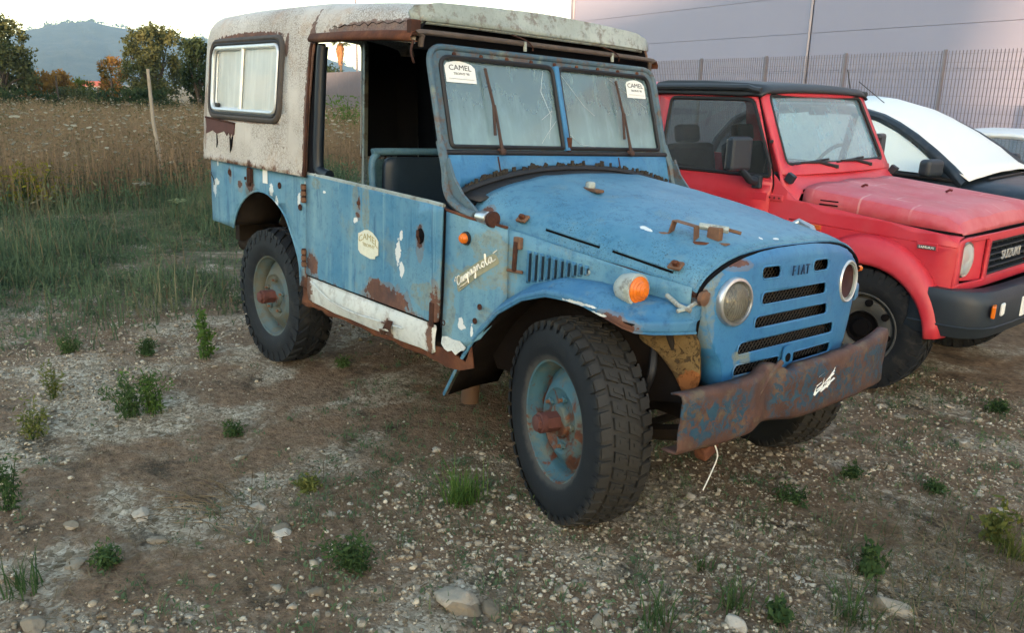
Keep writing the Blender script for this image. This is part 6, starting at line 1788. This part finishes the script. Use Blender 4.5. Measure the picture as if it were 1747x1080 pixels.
    if cover:
        rows = []
        cv = [(-.585, .80, .885)] + [(x, w, z) for x, w, z in pil[1:6]] + [(-1.62, .55, 1.370), (-1.80, .50, 1.392)]
        for i, (x, w, z) in enumerate(cv):
            row = []
            for y in np.linspace(-1, 1, 17):
                xx = x + (.055 * (1 - y * y) * (1 - (z - .875) / .6) if z < 1.3 else 0) + .012
                zz = z + (.15 * (1 - y * y) * (z - .8) if i < 6 else .078 * (1 - y * y)) + .020 + (.05 * (1 - y * y) if i == 0 else 0)
                row.append((xx + .008 * nz(y * 3, x * 4), y * (w + .005), zz + .006 * nz(y * 4 + 3, x * 5)))
            rows.append(row)
        grid_surf('sun_cover', rows, M['cover'], H, solid=.004)
    return H
M['navy_paint'] = car_paint('navy_car_paint', (0.010, 0.020, 0.032), (0, 0, 0), 0, .3, .08)
M['white_paint'] = car_paint('white_car_paint', (0.62, 0.66, 0.68), (0, 0, 0), 0, .35, .08)
M['cover'] = plain('white_sunshade_cloth', (0.66, 0.70, 0.70), .8, 0, .03, 3, .1)
M['shade'] = plain('silver_sunshade_inside', (0.58, 0.70, 0.71), .35, 0, .08, 2, .05)
hatch('hatchback', 'dark navy hatchback with a white cover over its windscreen', (-.06, 5.06, -.06), R(.8), M['navy_paint'], cover=True, mast=True)
hatch('hatchback', 'white car at the right edge, beyond the covered dark one', (.55, 7.75, -.10), R(.8), M['white_paint'], zs=.92)
# ------------------------------------------------------------------ stones
def ico(sub):
    bm = bmesh.new(); bmesh.ops.create_icosphere(bm, subdivisions=sub, radius=1.)
    V = np.array([v.co[:] for v in bm.verts]); Fc = np.array([[v.index for v in f.verts] for f in bm.faces]); bm.free()
    return V, Fc
def scatter_mesh(name, P, S, sub, rng, mat, squash=(.5, .85), jag=.28, nt=8):
    """one mesh of deformed stones at P with sizes S"""
    V0, F0 = ico(sub)
    T_ = []
    for k in range(nt):
        d = 1 + rng.normal(0, jag * .5, (len(V0), 1)); T_.append(V0 * np.clip(d, .6, 1.5))
    N = len(P); kk = rng.randint(0, nt, N)
    base = np.stack(T_)[kk]
    a = rng.uniform(0, 2 * PI, N); c, s = np.cos(a), np.sin(a)
    ax = rng.uniform(.65, 1.35, N); az = rng.uniform(*squash, N)
    x = base[..., 0] * ax[:, None]; y = base[..., 1]; z = base[..., 2] * az[:, None]
    tl = rng.normal(0, .25, N)[:, None]
    z = z + x * tl
    X = (x * c[:, None] - y * s[:, None]) * S[:, None] + P[:, 0:1]
    Y = (x * s[:, None] + y * c[:, None]) * S[:, None] + P[:, 1:2]
    Z = z * S[:, None] + P[:, 2:3]
    V = np.stack([X, Y, Z], -1).reshape(-1, 3)
    Fq = (F0[None] + (np.arange(N) * len(V0))[:, None, None]).reshape(-1, 3)
    return mo(name, np_mesh(name, V, Fq, 3), mat, None)
b = NB('pale_limestone')
cc_ = b.sep(b.voro(9., 'F1', b.pos(), 'Color'))[0]
c = b.ramp(cc_, [(0., (0.15, 0.12, 0.082)), (.45, (0.28, 0.24, 0.178)), (.8, (0.35, 0.30, 0.23)), (1., (0.43, 0.39, 0.32))])
c = b.mix(b.math('MULTIPLY', b.step(b.noise(30, 5, .7, b.pos()), .5, .75), .6), c, (0.14, 0.10, 0.07))
M['stone'] = b.bsdf(c, .9, 0, b.bump(b.noise(60, 5, .7, b.pos()), .5, .006), .2)
b = NB('gravel_mixed')
cc_ = b.sep(b.voro(55., 'F1', b.pos(), 'Color'))[0]
c = b.ramp(cc_, [(0., (0.10, 0.078, 0.05)), (.4, (0.235, 0.195, 0.14)), (.75, (0.36, 0.305, 0.22)), (1., (0.50, 0.45, 0.35))])
M['gravel'] = b.bsdf(c, .92, 0, b.bump(b.noise(150, 4, .7, b.pos()), .4, .003), .15)
rng = np.random.RandomState(21)
def patch(x, y):   # where gravel lies thick
    return np.clip(.5 + 1.1 * sm_noise(x, y, 2.6, 31) + .6 * sm_noise(x, y, 6.5, 32), .05, 1.)
def sample(n, x0, x1, y0, y1, dens):
    X = rng.uniform(x0, x1, n * 6); Y = rng.uniform(y0, y1, n * 6)
    keep = rng.uniform(0, 1, n * 6) < dens(X, Y)
    X, Y = X[keep][:n], Y[keep][:n]
    return X, Y
def lod(X, Y): return np.clip(1.9 / np.clip(np.hypot(X - CO.x, Y - CO.y) - .6, .9, None), 0, 1) ** 1.2
X, Y = sample(43000, -4.5, 1.9, -2.6, 2.3, lambda x, y: patch(x, y) ** 1.6 * lod(x, y))
S = np.clip(rng.lognormal(math.log(.0042), .52, len(X)), .002, .016)
g1 = scatter_mesh('gravel', np.stack([X, Y, ground_z(X, Y) + S * .15], -1), S, 1, rng, M['gravel'])
tag(g1, 'fine grey and brown gravel strewn over the dirt', 'gravel', None, 'stuff')
X, Y = sample(1050, -4.8, 1.9, -2.6, 2.3, lambda x, y: patch(x, y) ** 1.5 * lod(x, y))
S = np.clip(rng.lognormal(math.log(.0115), .45, len(X)), .008, .034)
g2 = scatter_mesh('pebbles', np.stack([X, Y, ground_z(X, Y) - S * .10], -1), S, 2, rng, M['stone'], (.35, .75), .42)
tag(g2, 'pale limestone pebbles lying in the dirt', 'pebbles', None, 'stuff')
# the stones one can pick out
big = [((785, 1032), .075, 'largest pale boulder, low in the dirt right of the bottom centre'), ((838, 1045), .040, 'pale stone touching the largest boulder on its right'), ((1518, 1042), .060, 'long white stone in the grass at the lower right'),
       ((1253, 1068), .036, 'white stone at the bottom edge below the bumper'), ((241, 882), .042, 'upright grey stone left of the dry straw'), ((343, 882), .028, 'pale stone right of the upright grey stone'),
       ((478, 908), .042, 'flat bluish grey stone left of the picture centre'), ((412, 782), .026, 'lone round white stone behind the dry straw'), ((57, 1072), .038, 'grey stone at the bottom left corner'),
       ((268, 926), .030, 'cream coloured blocky stone below the upright grey one'), ((1708, 878), .034, 'pale oval stone near the right edge by the green weeds'), ((128, 965), .034, 'flat pale stone near the lower left weeds'),
       ((1020, 1062), .028, 'reddish stone at the bottom centre right'), ((1542, 712), .040, 'flat white stone in front of the red car'), ((122, 900), .030, 'pale stone at the left among gravel'),
       ((958, 1010), .026, 'small upright white stone below the front wheel'), ((565, 880), .022, 'small white stone right of the flat bluish stone')]
def ray_ground(px, py):
    d = CF + CX * ((px - 873.5) / 1423.2) + CU * ((540 - py) / 1423.2)
    k = -CO.z / d.z
    for _ in range(4):
        p = CO + d * k; k = (gz1(p.x, p.y) - CO.z) / d.z
    return CO + d * k
for i, ((px, py), s_, lab) in enumerate(big):
    p = ray_ground(px, py)
    bm = bmesh.new(); bmesh.ops.create_icosphere(bm, subdivisions=4, radius=1.)
    ax = (1.25 + .3 * nz(i, 1.3), .85, .55)
    if 'long' in lab: ax = (1.7, .6, .45)
    if 'flat' in lab: ax = (1.3, 1.0, .3)
    pl = [Vector((rnd.gauss(0, 1), rnd.gauss(0, 1), rnd.gauss(.2, .8))).normalized() for _ in range(9)]
    for v in bm.verts:
        n = v.co.normalized(); r = 1.0
        for q in pl:
            d = n.dot(q)
            if d > .62: r = min(r, .62 / d + .05)
        r *= 1 + .10 * nz(n.x * 2 + i, n.y * 2, n.z * 2) + .05 * nz(n.x * 6, n.y * 6 + i, n.z * 6) + .025 * nz(n.x * 15, n.y * 15 + i, n.z * 15)
        v.co = Vector((n.x * ax[0], n.y * ax[1], n.z * ax[2])) * r * s_
    o_ = mb('stone', bm, M['stone'], None, smooth=True); o_.location = (p.x, p.y, p.z + s_ * .10); o_.rotation_euler = (0, 0, rnd.uniform(0, 6.28) if 'long' not in lab else R(20))
    tag(o_, lab, 'stone', 'loose stones on the dirt')

# ------------------------------------------------------------------ grasses, weeds and the dry field
def blades(P, H, Wd, rng, lean=.5, curl=.5):
    N = len(P); a = rng.uniform(0, 2 * PI, N)
    d = np.stack([np.cos(a), np.sin(a), np.zeros(N)], -1); s = np.stack([-np.sin(a), np.cos(a), np.zeros(N)], -1)
    l = np.abs(rng.normal(0, lean, N)); up = np.array([0, 0, 1.])
    out = []
    for t, w in ((0, 1.), (.5, .8), (1., .12)):
        c = P + up * (H * t * (1 - .35 * l * t * curl))[:, None] + d * (H * l * t ** 1.6)[:, None]
        out += [c - s * (Wd * w * .5)[:, None], c + s * (Wd * w * .5)[:, None]]
    V = np.stack(out, 1).reshape(-1, 3)
    k = (np.arange(N) * 6)[:, None]
    Fq = np.concatenate([k + np.array([[0, 1, 3, 2]]), k + np.array([[2, 3, 5, 4]])])
    return V, Fq
def join(parts):
    Vs, Fs, n = [], [], 0
    for V, Fq in parts: Vs.append(V); Fs.append(Fq + n); n += len(V)
    return np.concatenate(Vs), np.concatenate(Fs)
M['grass'] = leaf_mat('weed_green', (0.050, 0.080, 0.045), (0.15, 0.205, 0.11), ((0.24, 0.215, 0.13), .56), 2.2)
M['weed'] = leaf_mat('fresh_weed_green', (0.030, 0.058, 0.024), (0.095, 0.15, 0.055), ((0.15, 0.14, 0.07), .62), 9.)
M['weed2'] = leaf_mat('bright_weed_green', (0.045, 0.090, 0.022), (0.14, 0.225, 0.06), ((0.17, 0.19, 0.08), .62), 9.)
M['weed3'] = leaf_mat('yellowish_weed_green', (0.07, 0.085, 0.022), (0.20, 0.21, 0.07), None, 7.)
M['straw'] = leaf_mat('dry_straw', (0.09, 0.062, 0.035), (0.30, 0.23, 0.14), None, 9., .1)
M['dryleaf'] = leaf_mat('dry_field_leaves', (0.11, 0.085, 0.048), (0.32, 0.24, 0.145), ((0.075, 0.085, 0.036), .50), .9, .25)
M['stalk'] = leaf_mat('dry_field_stalks', (0.15, 0.105, 0.064), (0.36, 0.26, 0.165), None, 1.2, .1)
M['umbel'] = leaf_mat('wild_carrot_umbels', (0.28, 0.26, 0.18), (0.50, 0.47, 0.36), None, 3., .3)

# green weedy strip left of and behind the vehicle
def edge_x(y): return np.interp(y, [-6, -2.2, -1.7, -1.0, -.4, .3, 1.2], [-2.4, -2.6, -3.0, -3.15, -3.05, -3.9, -4.2])
n = 80000
X = -3.0 - rng.power(.8, n) * 7.2 * 1.0; X = rng.uniform(-9.8, -2.4, n); Y = rng.uniform(-4.2, 2.6, n)
d = edge_x(Y) - X
m = .5 + .9 * sm_noise(X, Y, 1.7, 41) + .45 * sm_noise(X, Y, 5., 42)
bare = np.exp(-((X + 5.0) / .8) ** 2 - ((Y - .35) / .7) ** 2) * 1.0 + np.exp(-((X + 8.4) / .5) ** 2) * .75
keep = rng.uniform(0, 1, n) < np.clip(d * .55 + .25 * sm_noise(X, Y, 3.3, 44), 0, 1) * np.clip(m * 1.6 + .18 - bare, .03, 1)
X, Y = X[keep], Y[keep]; N = len(X)
hh = rng.uniform(.04, .16, N) * (1 + 1.5 * np.clip(sm_noise(X, Y, 2.9, 43), -.4, 1)) * rng.choice([.8, 1., 1., 1.5], N) * np.interp(X, [-9, -6, -4.5, -3.2], [1.2, 1.15, 1.0, .7])
P = np.stack([X, Y, ground_z(X, Y) - .01], -1)
Vb = blades(P, hh * 1.25, rng.uniform(.005, .010, N), rng, .6)
C = P + np.stack([rng.normal(0, .03, N), rng.normal(0, .03, N), hh * rng.uniform(.15, .95, N)], -1)
Vl = quad_cloud(np.concatenate([C, C + rng.normal(0, .03, (N, 3)) * np.array([1, 1, .6])]), .030, rng, asp=.4)
V, Fq = join([Vb, Vl])
GS = mo('grass', np_mesh('grass', V, Fq), M['grass'], None); tag(GS, 'low green weeds and grass left of the blue vehicle', 'grass', None, 'stuff')
dsel = rng.uniform(0, 1, N) < .10
nd_ = dsel.sum(); Vd = blades(P[dsel] + rng.normal(0, .02, (nd_, 3)) * np.array([1, 1, 0]), hh[dsel] * rng.uniform(1.2, 2.2, nd_), rng.uniform(.003, .006, nd_), rng, .5)
DG = mo('dry_grass', np_mesh('dry_grass', *Vd), M['straw'], None); tag(DG, 'thin dry grass standing among the green weeds', 'grass', None, 'stuff')
print('grass', N, len(Fq))

# sparse small sprouts over the dirt
X, Y = sample(2100, -4.2, 1.8, -2.5, 2.4, lambda x, y: np.clip(.25 + 1.2 * sm_noise(x, y, 1.9, 51), .03, 1))
rep = rng.randint(3, 9, len(X)); X = np.repeat(X, rep) + rng.normal(0, .018, rep.sum()); Y = np.repeat(Y, rep) + rng.normal(0, .018, rep.sum())
N = len(X); P = np.stack([X, Y, ground_z(X, Y) - .004], -1)
V, Fq = join([blades(P, rng.uniform(.012, .065, N), rng.uniform(.0018, .004, N), rng, .8), quad_cloud(P + np.stack([rng.normal(0, .012, N), rng.normal(0, .012, N), rng.uniform(.006, .035, N)], -1), .019, rng, asp=.45)])
SP = mo('sprouts', np_mesh('sprouts', V, Fq), M['grass'], None); tag(SP, 'tiny green sprouts scattered over the dirt', 'sprouts', None, 'stuff')
# dry litter
X, Y = sample(7000, -4.2, 1.8, -2.5, 2.4, lambda x, y: np.clip(.2 + 1.1 * sm_noise(x, y, 2.2, 61), .04, 1) * lod(x, y))
N = len(X); a = rng.uniform(0, 2 * PI, N); L_ = rng.lognormal(math.log(.028), .6, N).clip(.008, .16); w_ = rng.uniform(.0009, .002, N)
z = ground_z(X, Y) + rng.uniform(.003, .012, N); ez = rng.normal(0, .06, N)
dx = np.stack([np.cos(a), np.sin(a), ez], -1) * L_[:, None] * .5; wy = np.stack([-np.sin(a), np.cos(a), np.zeros(N)], -1) * w_[:, None]
c0 = np.stack([X, Y, z], -1)
V = np.stack([c0 - dx - wy, c0 - dx + wy, c0 + dx + wy, c0 + dx - wy], 1).reshape(-1, 3); Fq = np.arange(N * 4).reshape(N, 4)
LT = mo('straw_litter', np_mesh('straw_litter', V, Fq), M['straw'], None); tag(LT, 'dry straw bits scattered over the dirt', 'straw', None, 'stuff')

# matted dry grass in the lower right
n3 = 3200; X = 1.05 + rng.normal(0, .30, n3); Y = .05 + rng.normal(0, .42, n3); k3 = (X < 1.75); X, Y = X[k3], Y[k3]; N = len(X)
a = rng.uniform(0, 2 * PI, N); L_ = rng.lognormal(math.log(.05), .5, N).clip(.015, .2); w_ = rng.uniform(.0008, .0018, N); z = ground_z(X, Y) + rng.uniform(.004, .022, N); ez = rng.normal(0, .14, N)
dx = np.stack([np.cos(a), np.sin(a), ez], -1) * L_[:, None] * .5; wy = np.stack([-np.sin(a), np.cos(a), np.zeros(N)], -1) * w_[:, None]; c0 = np.stack([X, Y, z], -1)
V = np.stack([c0 - dx - wy, c0 - dx + wy, c0 + dx + wy, c0 + dx - wy], 1).reshape(-1, 3)
DM = mo('dry_grass_mat', np_mesh('dry_grass_mat', V, np.arange(N * 4).reshape(N, 4)), M['straw'], None); tag(DM, 'matted dry grass on the ground at the lower right', 'grass', None, 'stuff')
n3 = 700; X = 1.05 + rng.normal(0, .28, n3); Y = -.05 + rng.normal(0, .45, n3); P3 = np.stack([X, Y, ground_z(X, Y) - .004], -1)
LG = mo('low_grass', np_mesh('low_grass', *blades(P3, rng.uniform(.03, .11, n3), rng.uniform(.0015, .003, n3), rng, .9)), M['weed'], None); tag(LG, 'thin green blades among the matted dry grass', 'grass', None, 'stuff')

# single weeds
def weed(px, py, h, w, kind, mat, label, seed, dens=1.):
    r2 = np.random.RandomState(seed)
    p = ray_ground(px, py)
    T_ = empty('weed', (p.x, p.y, p.z - .005)); tag(T_, label, 'plant', 'weeds growing in the dirt')
    if kind == 'grass':
        n = int(70 * dens); P = np.stack([r2.normal(0, w * .22, n), r2.normal(0, w * .22, n), np.zeros(n)], -1)
        V, Fq = blades(P, h * r2.uniform(.4, 1.1, n), r2.uniform(.003, .006, n), r2, .75)
        mo('blades', np_mesh('blades', V, Fq), mat, T_)
        return T_
    ns = int((10 if kind == 'leafy' else 16) * dens); parts = []; bm = bmesh.new(); C = []
    for k in range(ns):
        a = r2.uniform(0, 2 * PI); l = abs(r2.normal(0, .5)) * w / max(h, .01) ; hh = h * r2.uniform(.45, 1.05)
        b0 = Vector((r2.normal(0, w * .10), r2.normal(0, w * .10), 0))
        pts = smooth_path([b0, b0 + Vector((math.cos(a) * l * hh * .25, math.sin(a) * l * hh * .25, hh * .55)), b0 + Vector((math.cos(a) * l * hh * .7, math.sin(a) * l * hh * .7, hh))], 3)
        atube(bm, pts, [.0022 * (1 - .1 * i) for i in range(len(pts))], 4)
        m = int(26 if kind == 'leafy' else 46)
        t = r2.uniform(.12, 1., m) * (len(pts) - 1); i0 = np.clip(t.astype(int), 0, len(pts) - 2); f = (t - i0)[:, None]
        A = np.array([q[:] for q in pts]); q = A[i0] * (1 - f) + A[i0 + 1] * f
        C.append(q + r2.normal(0, .013 if kind == 'leafy' else .016, (m, 3)))
    mb('stems', bm, M['weed'], T_)
    V, Fq = quad_cloud(np.concatenate(C), .036 if kind == 'leafy' else .024, r2, asp=.45 if kind == 'leafy' else .30)
    mo('leaves', np_mesh('leaves', V, Fq), mat, T_)
    return T_
weed(352, 612, .27, .16, 'leafy', M['weed2'], 'tall bright green weed in front of the rear wheel', 101)
weed(262, 706, .20, .22, 'feather', M['weed2'], 'bright feathery weed among pale gravel left of the vehicle', 102)
weed(222, 712, .20, .22, 'feather', M['weed'], 'dark feathery weed joined to the bright one at left', 103)
weed(792, 858, .15, .15, 'grass', M['weed2'], 'green grass tuft just left of the front wheel', 104, 2.6)
weed(602, 972, .13, .20, 'feather', M['weed'], 'dark green weed low in the picture, left of the largest boulder', 105)
weed(1478, 985, .14, .13, 'leafy', M['weed'], 'broad leaved weed in the lower right beneath the bumper', 106, .8)
weed(1690, 925, .20, .16, 'leafy', M['weed3'], 'tall yellowish green weed near the right edge', 107, .8)
weed(1725, 950, .12, .14, 'grass', M['weed3'], 'yellowish grass beside the tall weed at the right edge', 108)
weed(1250, 1040, .13, .12, 'grass', M['weed'], 'thin grass tuft at the bottom below the bumper', 109, .7)
weed(1120, 1065, .12, .14, 'grass', M['weed'], 'straggling grass at the bottom edge right of centre', 110, .7)
weed(1455, 1060, .12, .16, 'grass', M['weed'], 'grass clump beside the long white stone', 111, 1.0)
weed(1330, 1062, .10, .12, 'leafy', M['weed'], 'small weed between the two bottom grass tufts', 112, .6)
weed(180, 965, .05, .08, 'feather', M['weed'], 'tiny dark weed near the lower left pale stone', 113, .6)
weed(525, 838, .05, .06, 'feather', M['weed3'], 'tiny yellowish weed in the brown dirt left of centre', 114, .6)
weed(60, 745, .16, .16, 'feather', M['weed3'], 'thin yellowish weed at the left edge above the straw', 115, .6)
weed(15, 870, .22, .12, 'feather', M['weed'], 'dark spindly weed at the left picture edge', 116, .6)
weed(1352, 858, .06, .12, 'feather', M['weed'], 'flat dark weed right of the front wheel', 117, .5)
weed(1452, 815, .05, .07, 'feather', M['weed'], 'tiny green weed below the bumper end', 118, .5)
weed(1590, 838, .04, .07, 'feather', M['weed'], 'tiny weed right of the white stone chips', 119, .5)
weed(1700, 702, .06, .14, 'feather', M['weed'], 'flat green weed in front of the red car', 120, .7)
weed(250, 605, .10, .12, 'feather', M['weed'], 'small feathery weed above the two joined feathery weeds', 121, .7)
weed(118, 602, .10, .12, 'feather', M['weed'], 'small weed at the front edge of the green strip', 122, .7)
weed(90, 680, .20, .10, 'feather', M['weed3'], 'tall thin dry weed at the left in pale gravel', 123, .4)
weed(400, 742, .06, .07, 'feather', M['weed'], 'tiny weed between pale pebbles left of centre', 124, .5)
weed(1200, 975, .07, .08, 'grass', M['weed'], 'little grass tuft beneath the front bumper, low', 125, .5)
weed(40, 1010, .12, .12, 'grass', M['weed'], 'grass at the lower left corner', 126, .8)
weed(585, 205 + 420, .05, .08, 'feather', M['weed'], 'small weed in the shade under the sill', 127, .5)
# bleached straw bundle
bm = bmesh.new(); p0 = ray_ground(390, 870)
for k in range(46):
    a = R(200) + rnd.gauss(0, .38); L_ = rnd.uniform(.10, .34); c = Vector((p0.x + rnd.gauss(0, .10), p0.y + rnd.gauss(0, .07), 0))
    q0 = c; q1 = c + Vector((math.cos(a), math.sin(a), 0)) * L_
    pts = [Vector((lerp(q0.x, q1.x, t), lerp(q0.y, q1.y, t), gz1(lerp(q0.x, q1.x, t), lerp(q0.y, q1.y, t)) + .006 + .02 * math.sin(t * PI) * rnd.random())) for t in (0, .5, 1)]
    atube(bm, pts, .0013, 4)
o_ = mb('straw_bundle', bm, M['straw'], None); tag(o_, 'tangle of long dry straw on the dirt at left', 'straw', None, 'stuff')

# dry field of wild carrots
n = 31000
ang0, _ = heading(-560); ang1, _ = heading(760)
ang0 %= 2 * PI; ang1 %= 2 * PI
u = rng.uniform(0, 1, n); ang = ang0 + (ang1 - ang0) * u
rr = 11.2 * (52. / 11.2) ** rng.uniform(0, 1, n)
X = CO.x + np.cos(ang) * rr; Y = CO.y + np.sin(ang) * rr
front = -9.2 - .9 * (Y - .5) * .35 + .7 * sm_noise(X, Y, 2.4, 71)
keep = (X < front) & ((X - F0.x) * FN.x + (Y - F0.y) * FN.y < -.8)
X, Y, rr = X[keep], Y[keep], rr[keep]; N = len(X)
zg = ground_z(X, Y)
H = rng.uniform(.45, .95, N) * (1 + .18 * sm_noise(X, Y, .9, 72)) * np.interp(rr, [10, 13, 50], [.85, 1., .95])
P = np.stack([X, Y, zg - .02], -1)
sz = np.interp(rr, [10, 50], [.010, .022])
st_ = [blades(P + np.stack([rng.normal(0, .05, N), rng.normal(0, .05, N), np.zeros(N)], -1), H * rng.uniform(.7, 1.05, N), sz * rng.uniform(.6, 1.1, N), rng, .18) for _ in range(2)]
V, Fq = join(st_)
FS = mo('field_stalks', np_mesh('field_stalks', V, Fq), M['stalk'], None); tag(FS, 'dry brown stalks of the overgrown field', 'field', None, 'stuff')
parts = []
for k in range(6):
    hz = rng.uniform(.05, 1., N) ** (.8)
    C = P + np.stack([rng.normal(0, .10, N), rng.normal(0, .10, N), H * hz], -1)
    parts.append(quad_cloud(C, 1., rng, asp=.28)); 
    Vq = parts[-1][0].reshape(N, 4, 3); cen = C[:, None, :]
    s_ = np.interp(rr, [10, 20, 50], [.055, .075, .14])[:, None, None] * np.interp(k, [0, 5], [1.1, .7])
    parts[-1] = (((Vq - cen) * s_ + cen).reshape(-1, 3), parts[-1][1])
V, Fq = join(parts)
FL = mo('field_leaves', np_mesh('field_leaves', V, Fq), M['dryleaf'], None); tag(FL, 'withered leaves and seed heads of the overgrown field', 'field', None, 'stuff')
nu = 9000
Xu = rng.uniform(-13.5, -8.6, nu); Yu = rng.uniform(-4.5, 4.5, nu)
ku = rng.uniform(0, 1, nu) < np.clip(.55 + sm_noise(Xu, Yu, 1.6, 75), .05, 1)
Xu, Yu = Xu[ku], Yu[ku]; nu = len(Xu); Pu = np.stack([Xu, Yu, ground_z(Xu, Yu)], -1); hu = rng.uniform(.15, .5, nu)
pu = [blades(Pu, hu, rng.uniform(.008, .014, nu), rng, .45)]
for k in range(3): pu.append(quad_cloud(Pu + np.stack([rng.normal(0, .06, nu), rng.normal(0, .06, nu), hu * rng.uniform(.1, 1., nu)], -1), .06, rng, asp=.35))
V, Fq = join(pu); US = mo('field_undergrowth', np_mesh('field_undergrowth', V, Fq), M['grass'], None); tag(US, 'dull green undergrowth along the near edge of the field', 'undergrowth', None, 'stuff')
sel = rng.uniform(0, 1, N) < np.interp(rr, [10, 14, 30, 50], [.07, .10, .07, .03])
C = P[sel] + np.stack([np.zeros(sel.sum()), np.zeros(sel.sum()), H[sel] * rng.uniform(.92, 1.12, sel.sum())], -1)
n2 = len(C); r_ = rng.uniform(.018, .046, n2); K = 7
ang_ = np.linspace(0, 2 * PI, K, endpoint=False)
tilt_ = rng.normal(0, .18, (n2, 2))
ring = np.stack([C[:, None, 0] + np.cos(ang_) * r_[:, None], C[:, None, 1] + np.sin(ang_) * r_[:, None], C[:, None, 2] + .012 + (np.cos(ang_) * tilt_[:, :1] + np.sin(ang_) * tilt_[:, 1:]) * r_[:, None]], -1)
V = np.concatenate([C[:, None, :] - np.array([0, 0, .012]), ring], 1).reshape(-1, 3)
k0 = (np.arange(n2) * (K + 1))[:, None]
Fq = np.concatenate([np.stack([k0[:, 0], k0[:, 0] + 1 + j, k0[:, 0] + 1 + (j + 1) % K], -1) for j in range(K)])
UM = mo('field_umbels', np_mesh('field_umbels', V, Fq, 3), M['umbel'], None); tag(UM, 'pale flat flower heads over the overgrown field', 'flowers', None, 'stuff')
print('field', N, n2)
def umbel_plant(px, py, h, label, mat, rad=.09, seed=1):
    p = ray_ground(px, py); r2 = random.Random(seed)
    T_ = empty('wild_carrot', (p.x, p.y, p.z)); tag(T_, label, 'flower', 'wild carrots at the field edge')
    tube('stem', [(0, 0, 0), (.02, .03, h * .6), (.03, .04, h)], .006, M['weed'], T_, 5)
    bm = bmesh.new()
    for k in range(60):
        a = r2.uniform(0, 6.28); q = rad * math.sqrt(r2.random()); c = Vector((.03 + q * math.cos(a), .04 + q * math.sin(a), h + .05 - .25 * q + r2.uniform(-.01, .01)))
        s_ = .016
        bm.faces.new([bm.verts.new(c + Vector((s_ * math.cos(t), s_ * math.sin(t), .006 * r2.uniform(-1, 1)))) for t in (0, 1.57, 3.14, 4.71)])
        if k % 4 == 0: atube(bm, [(.03, .04, h), c], .0015, 3, False)
    mb('flower_head', bm, mat, T_)
umbel_plant(238, 352, .26, 'round pale wild carrot head left of the stake', M['umbel'], .11, 1)
umbel_plant(296, 376, .20, 'greenish wild carrot head right of the stake foot', leaf_mat('green_umbel', (0.18, 0.22, 0.10), (0.34, 0.38, 0.22), None, 5.), .11, 2)
# yellow broom at the left edge and the green shoot before the far wall
def bush(px, dist, h, w, mat, label, seed, n=900, leaf=.07):
    x, y = at_px(px, dist); r2 = np.random.RandomState(seed)
    T_ = empty('field_shrub', (x, y, gz1(x, y))); tag(T_, label, 'plant')
    C = np.stack([r2.normal(0, w * .28, n), r2.normal(0, w * .28, n), np.abs(r2.normal(h * .55, h * .28, n)).clip(.02, h)], -1)
    V, Fq = quad_cloud(C, leaf, r2, asp=.35); mo('leaves', np_mesh('leaves', V, Fq), mat, T_)
    bm = bmesh.new()
    for k in range(9): atube(bm, [(0, 0, 0), (r2.normal(0, w * .2), r2.normal(0, w * .2), h * r2.uniform(.6, 1.))], .008, 4)
    mb('stems', bm, M['weed'], T_)
bush(22, 11.4, .55, .8, leaf_mat('yellow_broom', (0.10, 0.10, 0.012), (0.32, 0.30, 0.04), None, 6.), 'yellow flowering broom at the left edge of the field', 5, 700, .06)
bush(588, 24., 1.35, 1.1, M['weed2'], 'bright green shoot seen through the cab before the far wall', 6, 500, .12)

# ------------------------------------------------------------------ keep thing > part > sub-part
def depth(o):
    d = 0
    while o.parent is not None: o = o.parent; d += 1
    return d
for o in sorted([q for q in bpy.data.objects if q.parent is not None], key=depth):
    while depth(o) > 2:
        q = o.parent
        o.matrix_basis = q.matrix_basis @ o.matrix_basis
        o.parent = q.parent
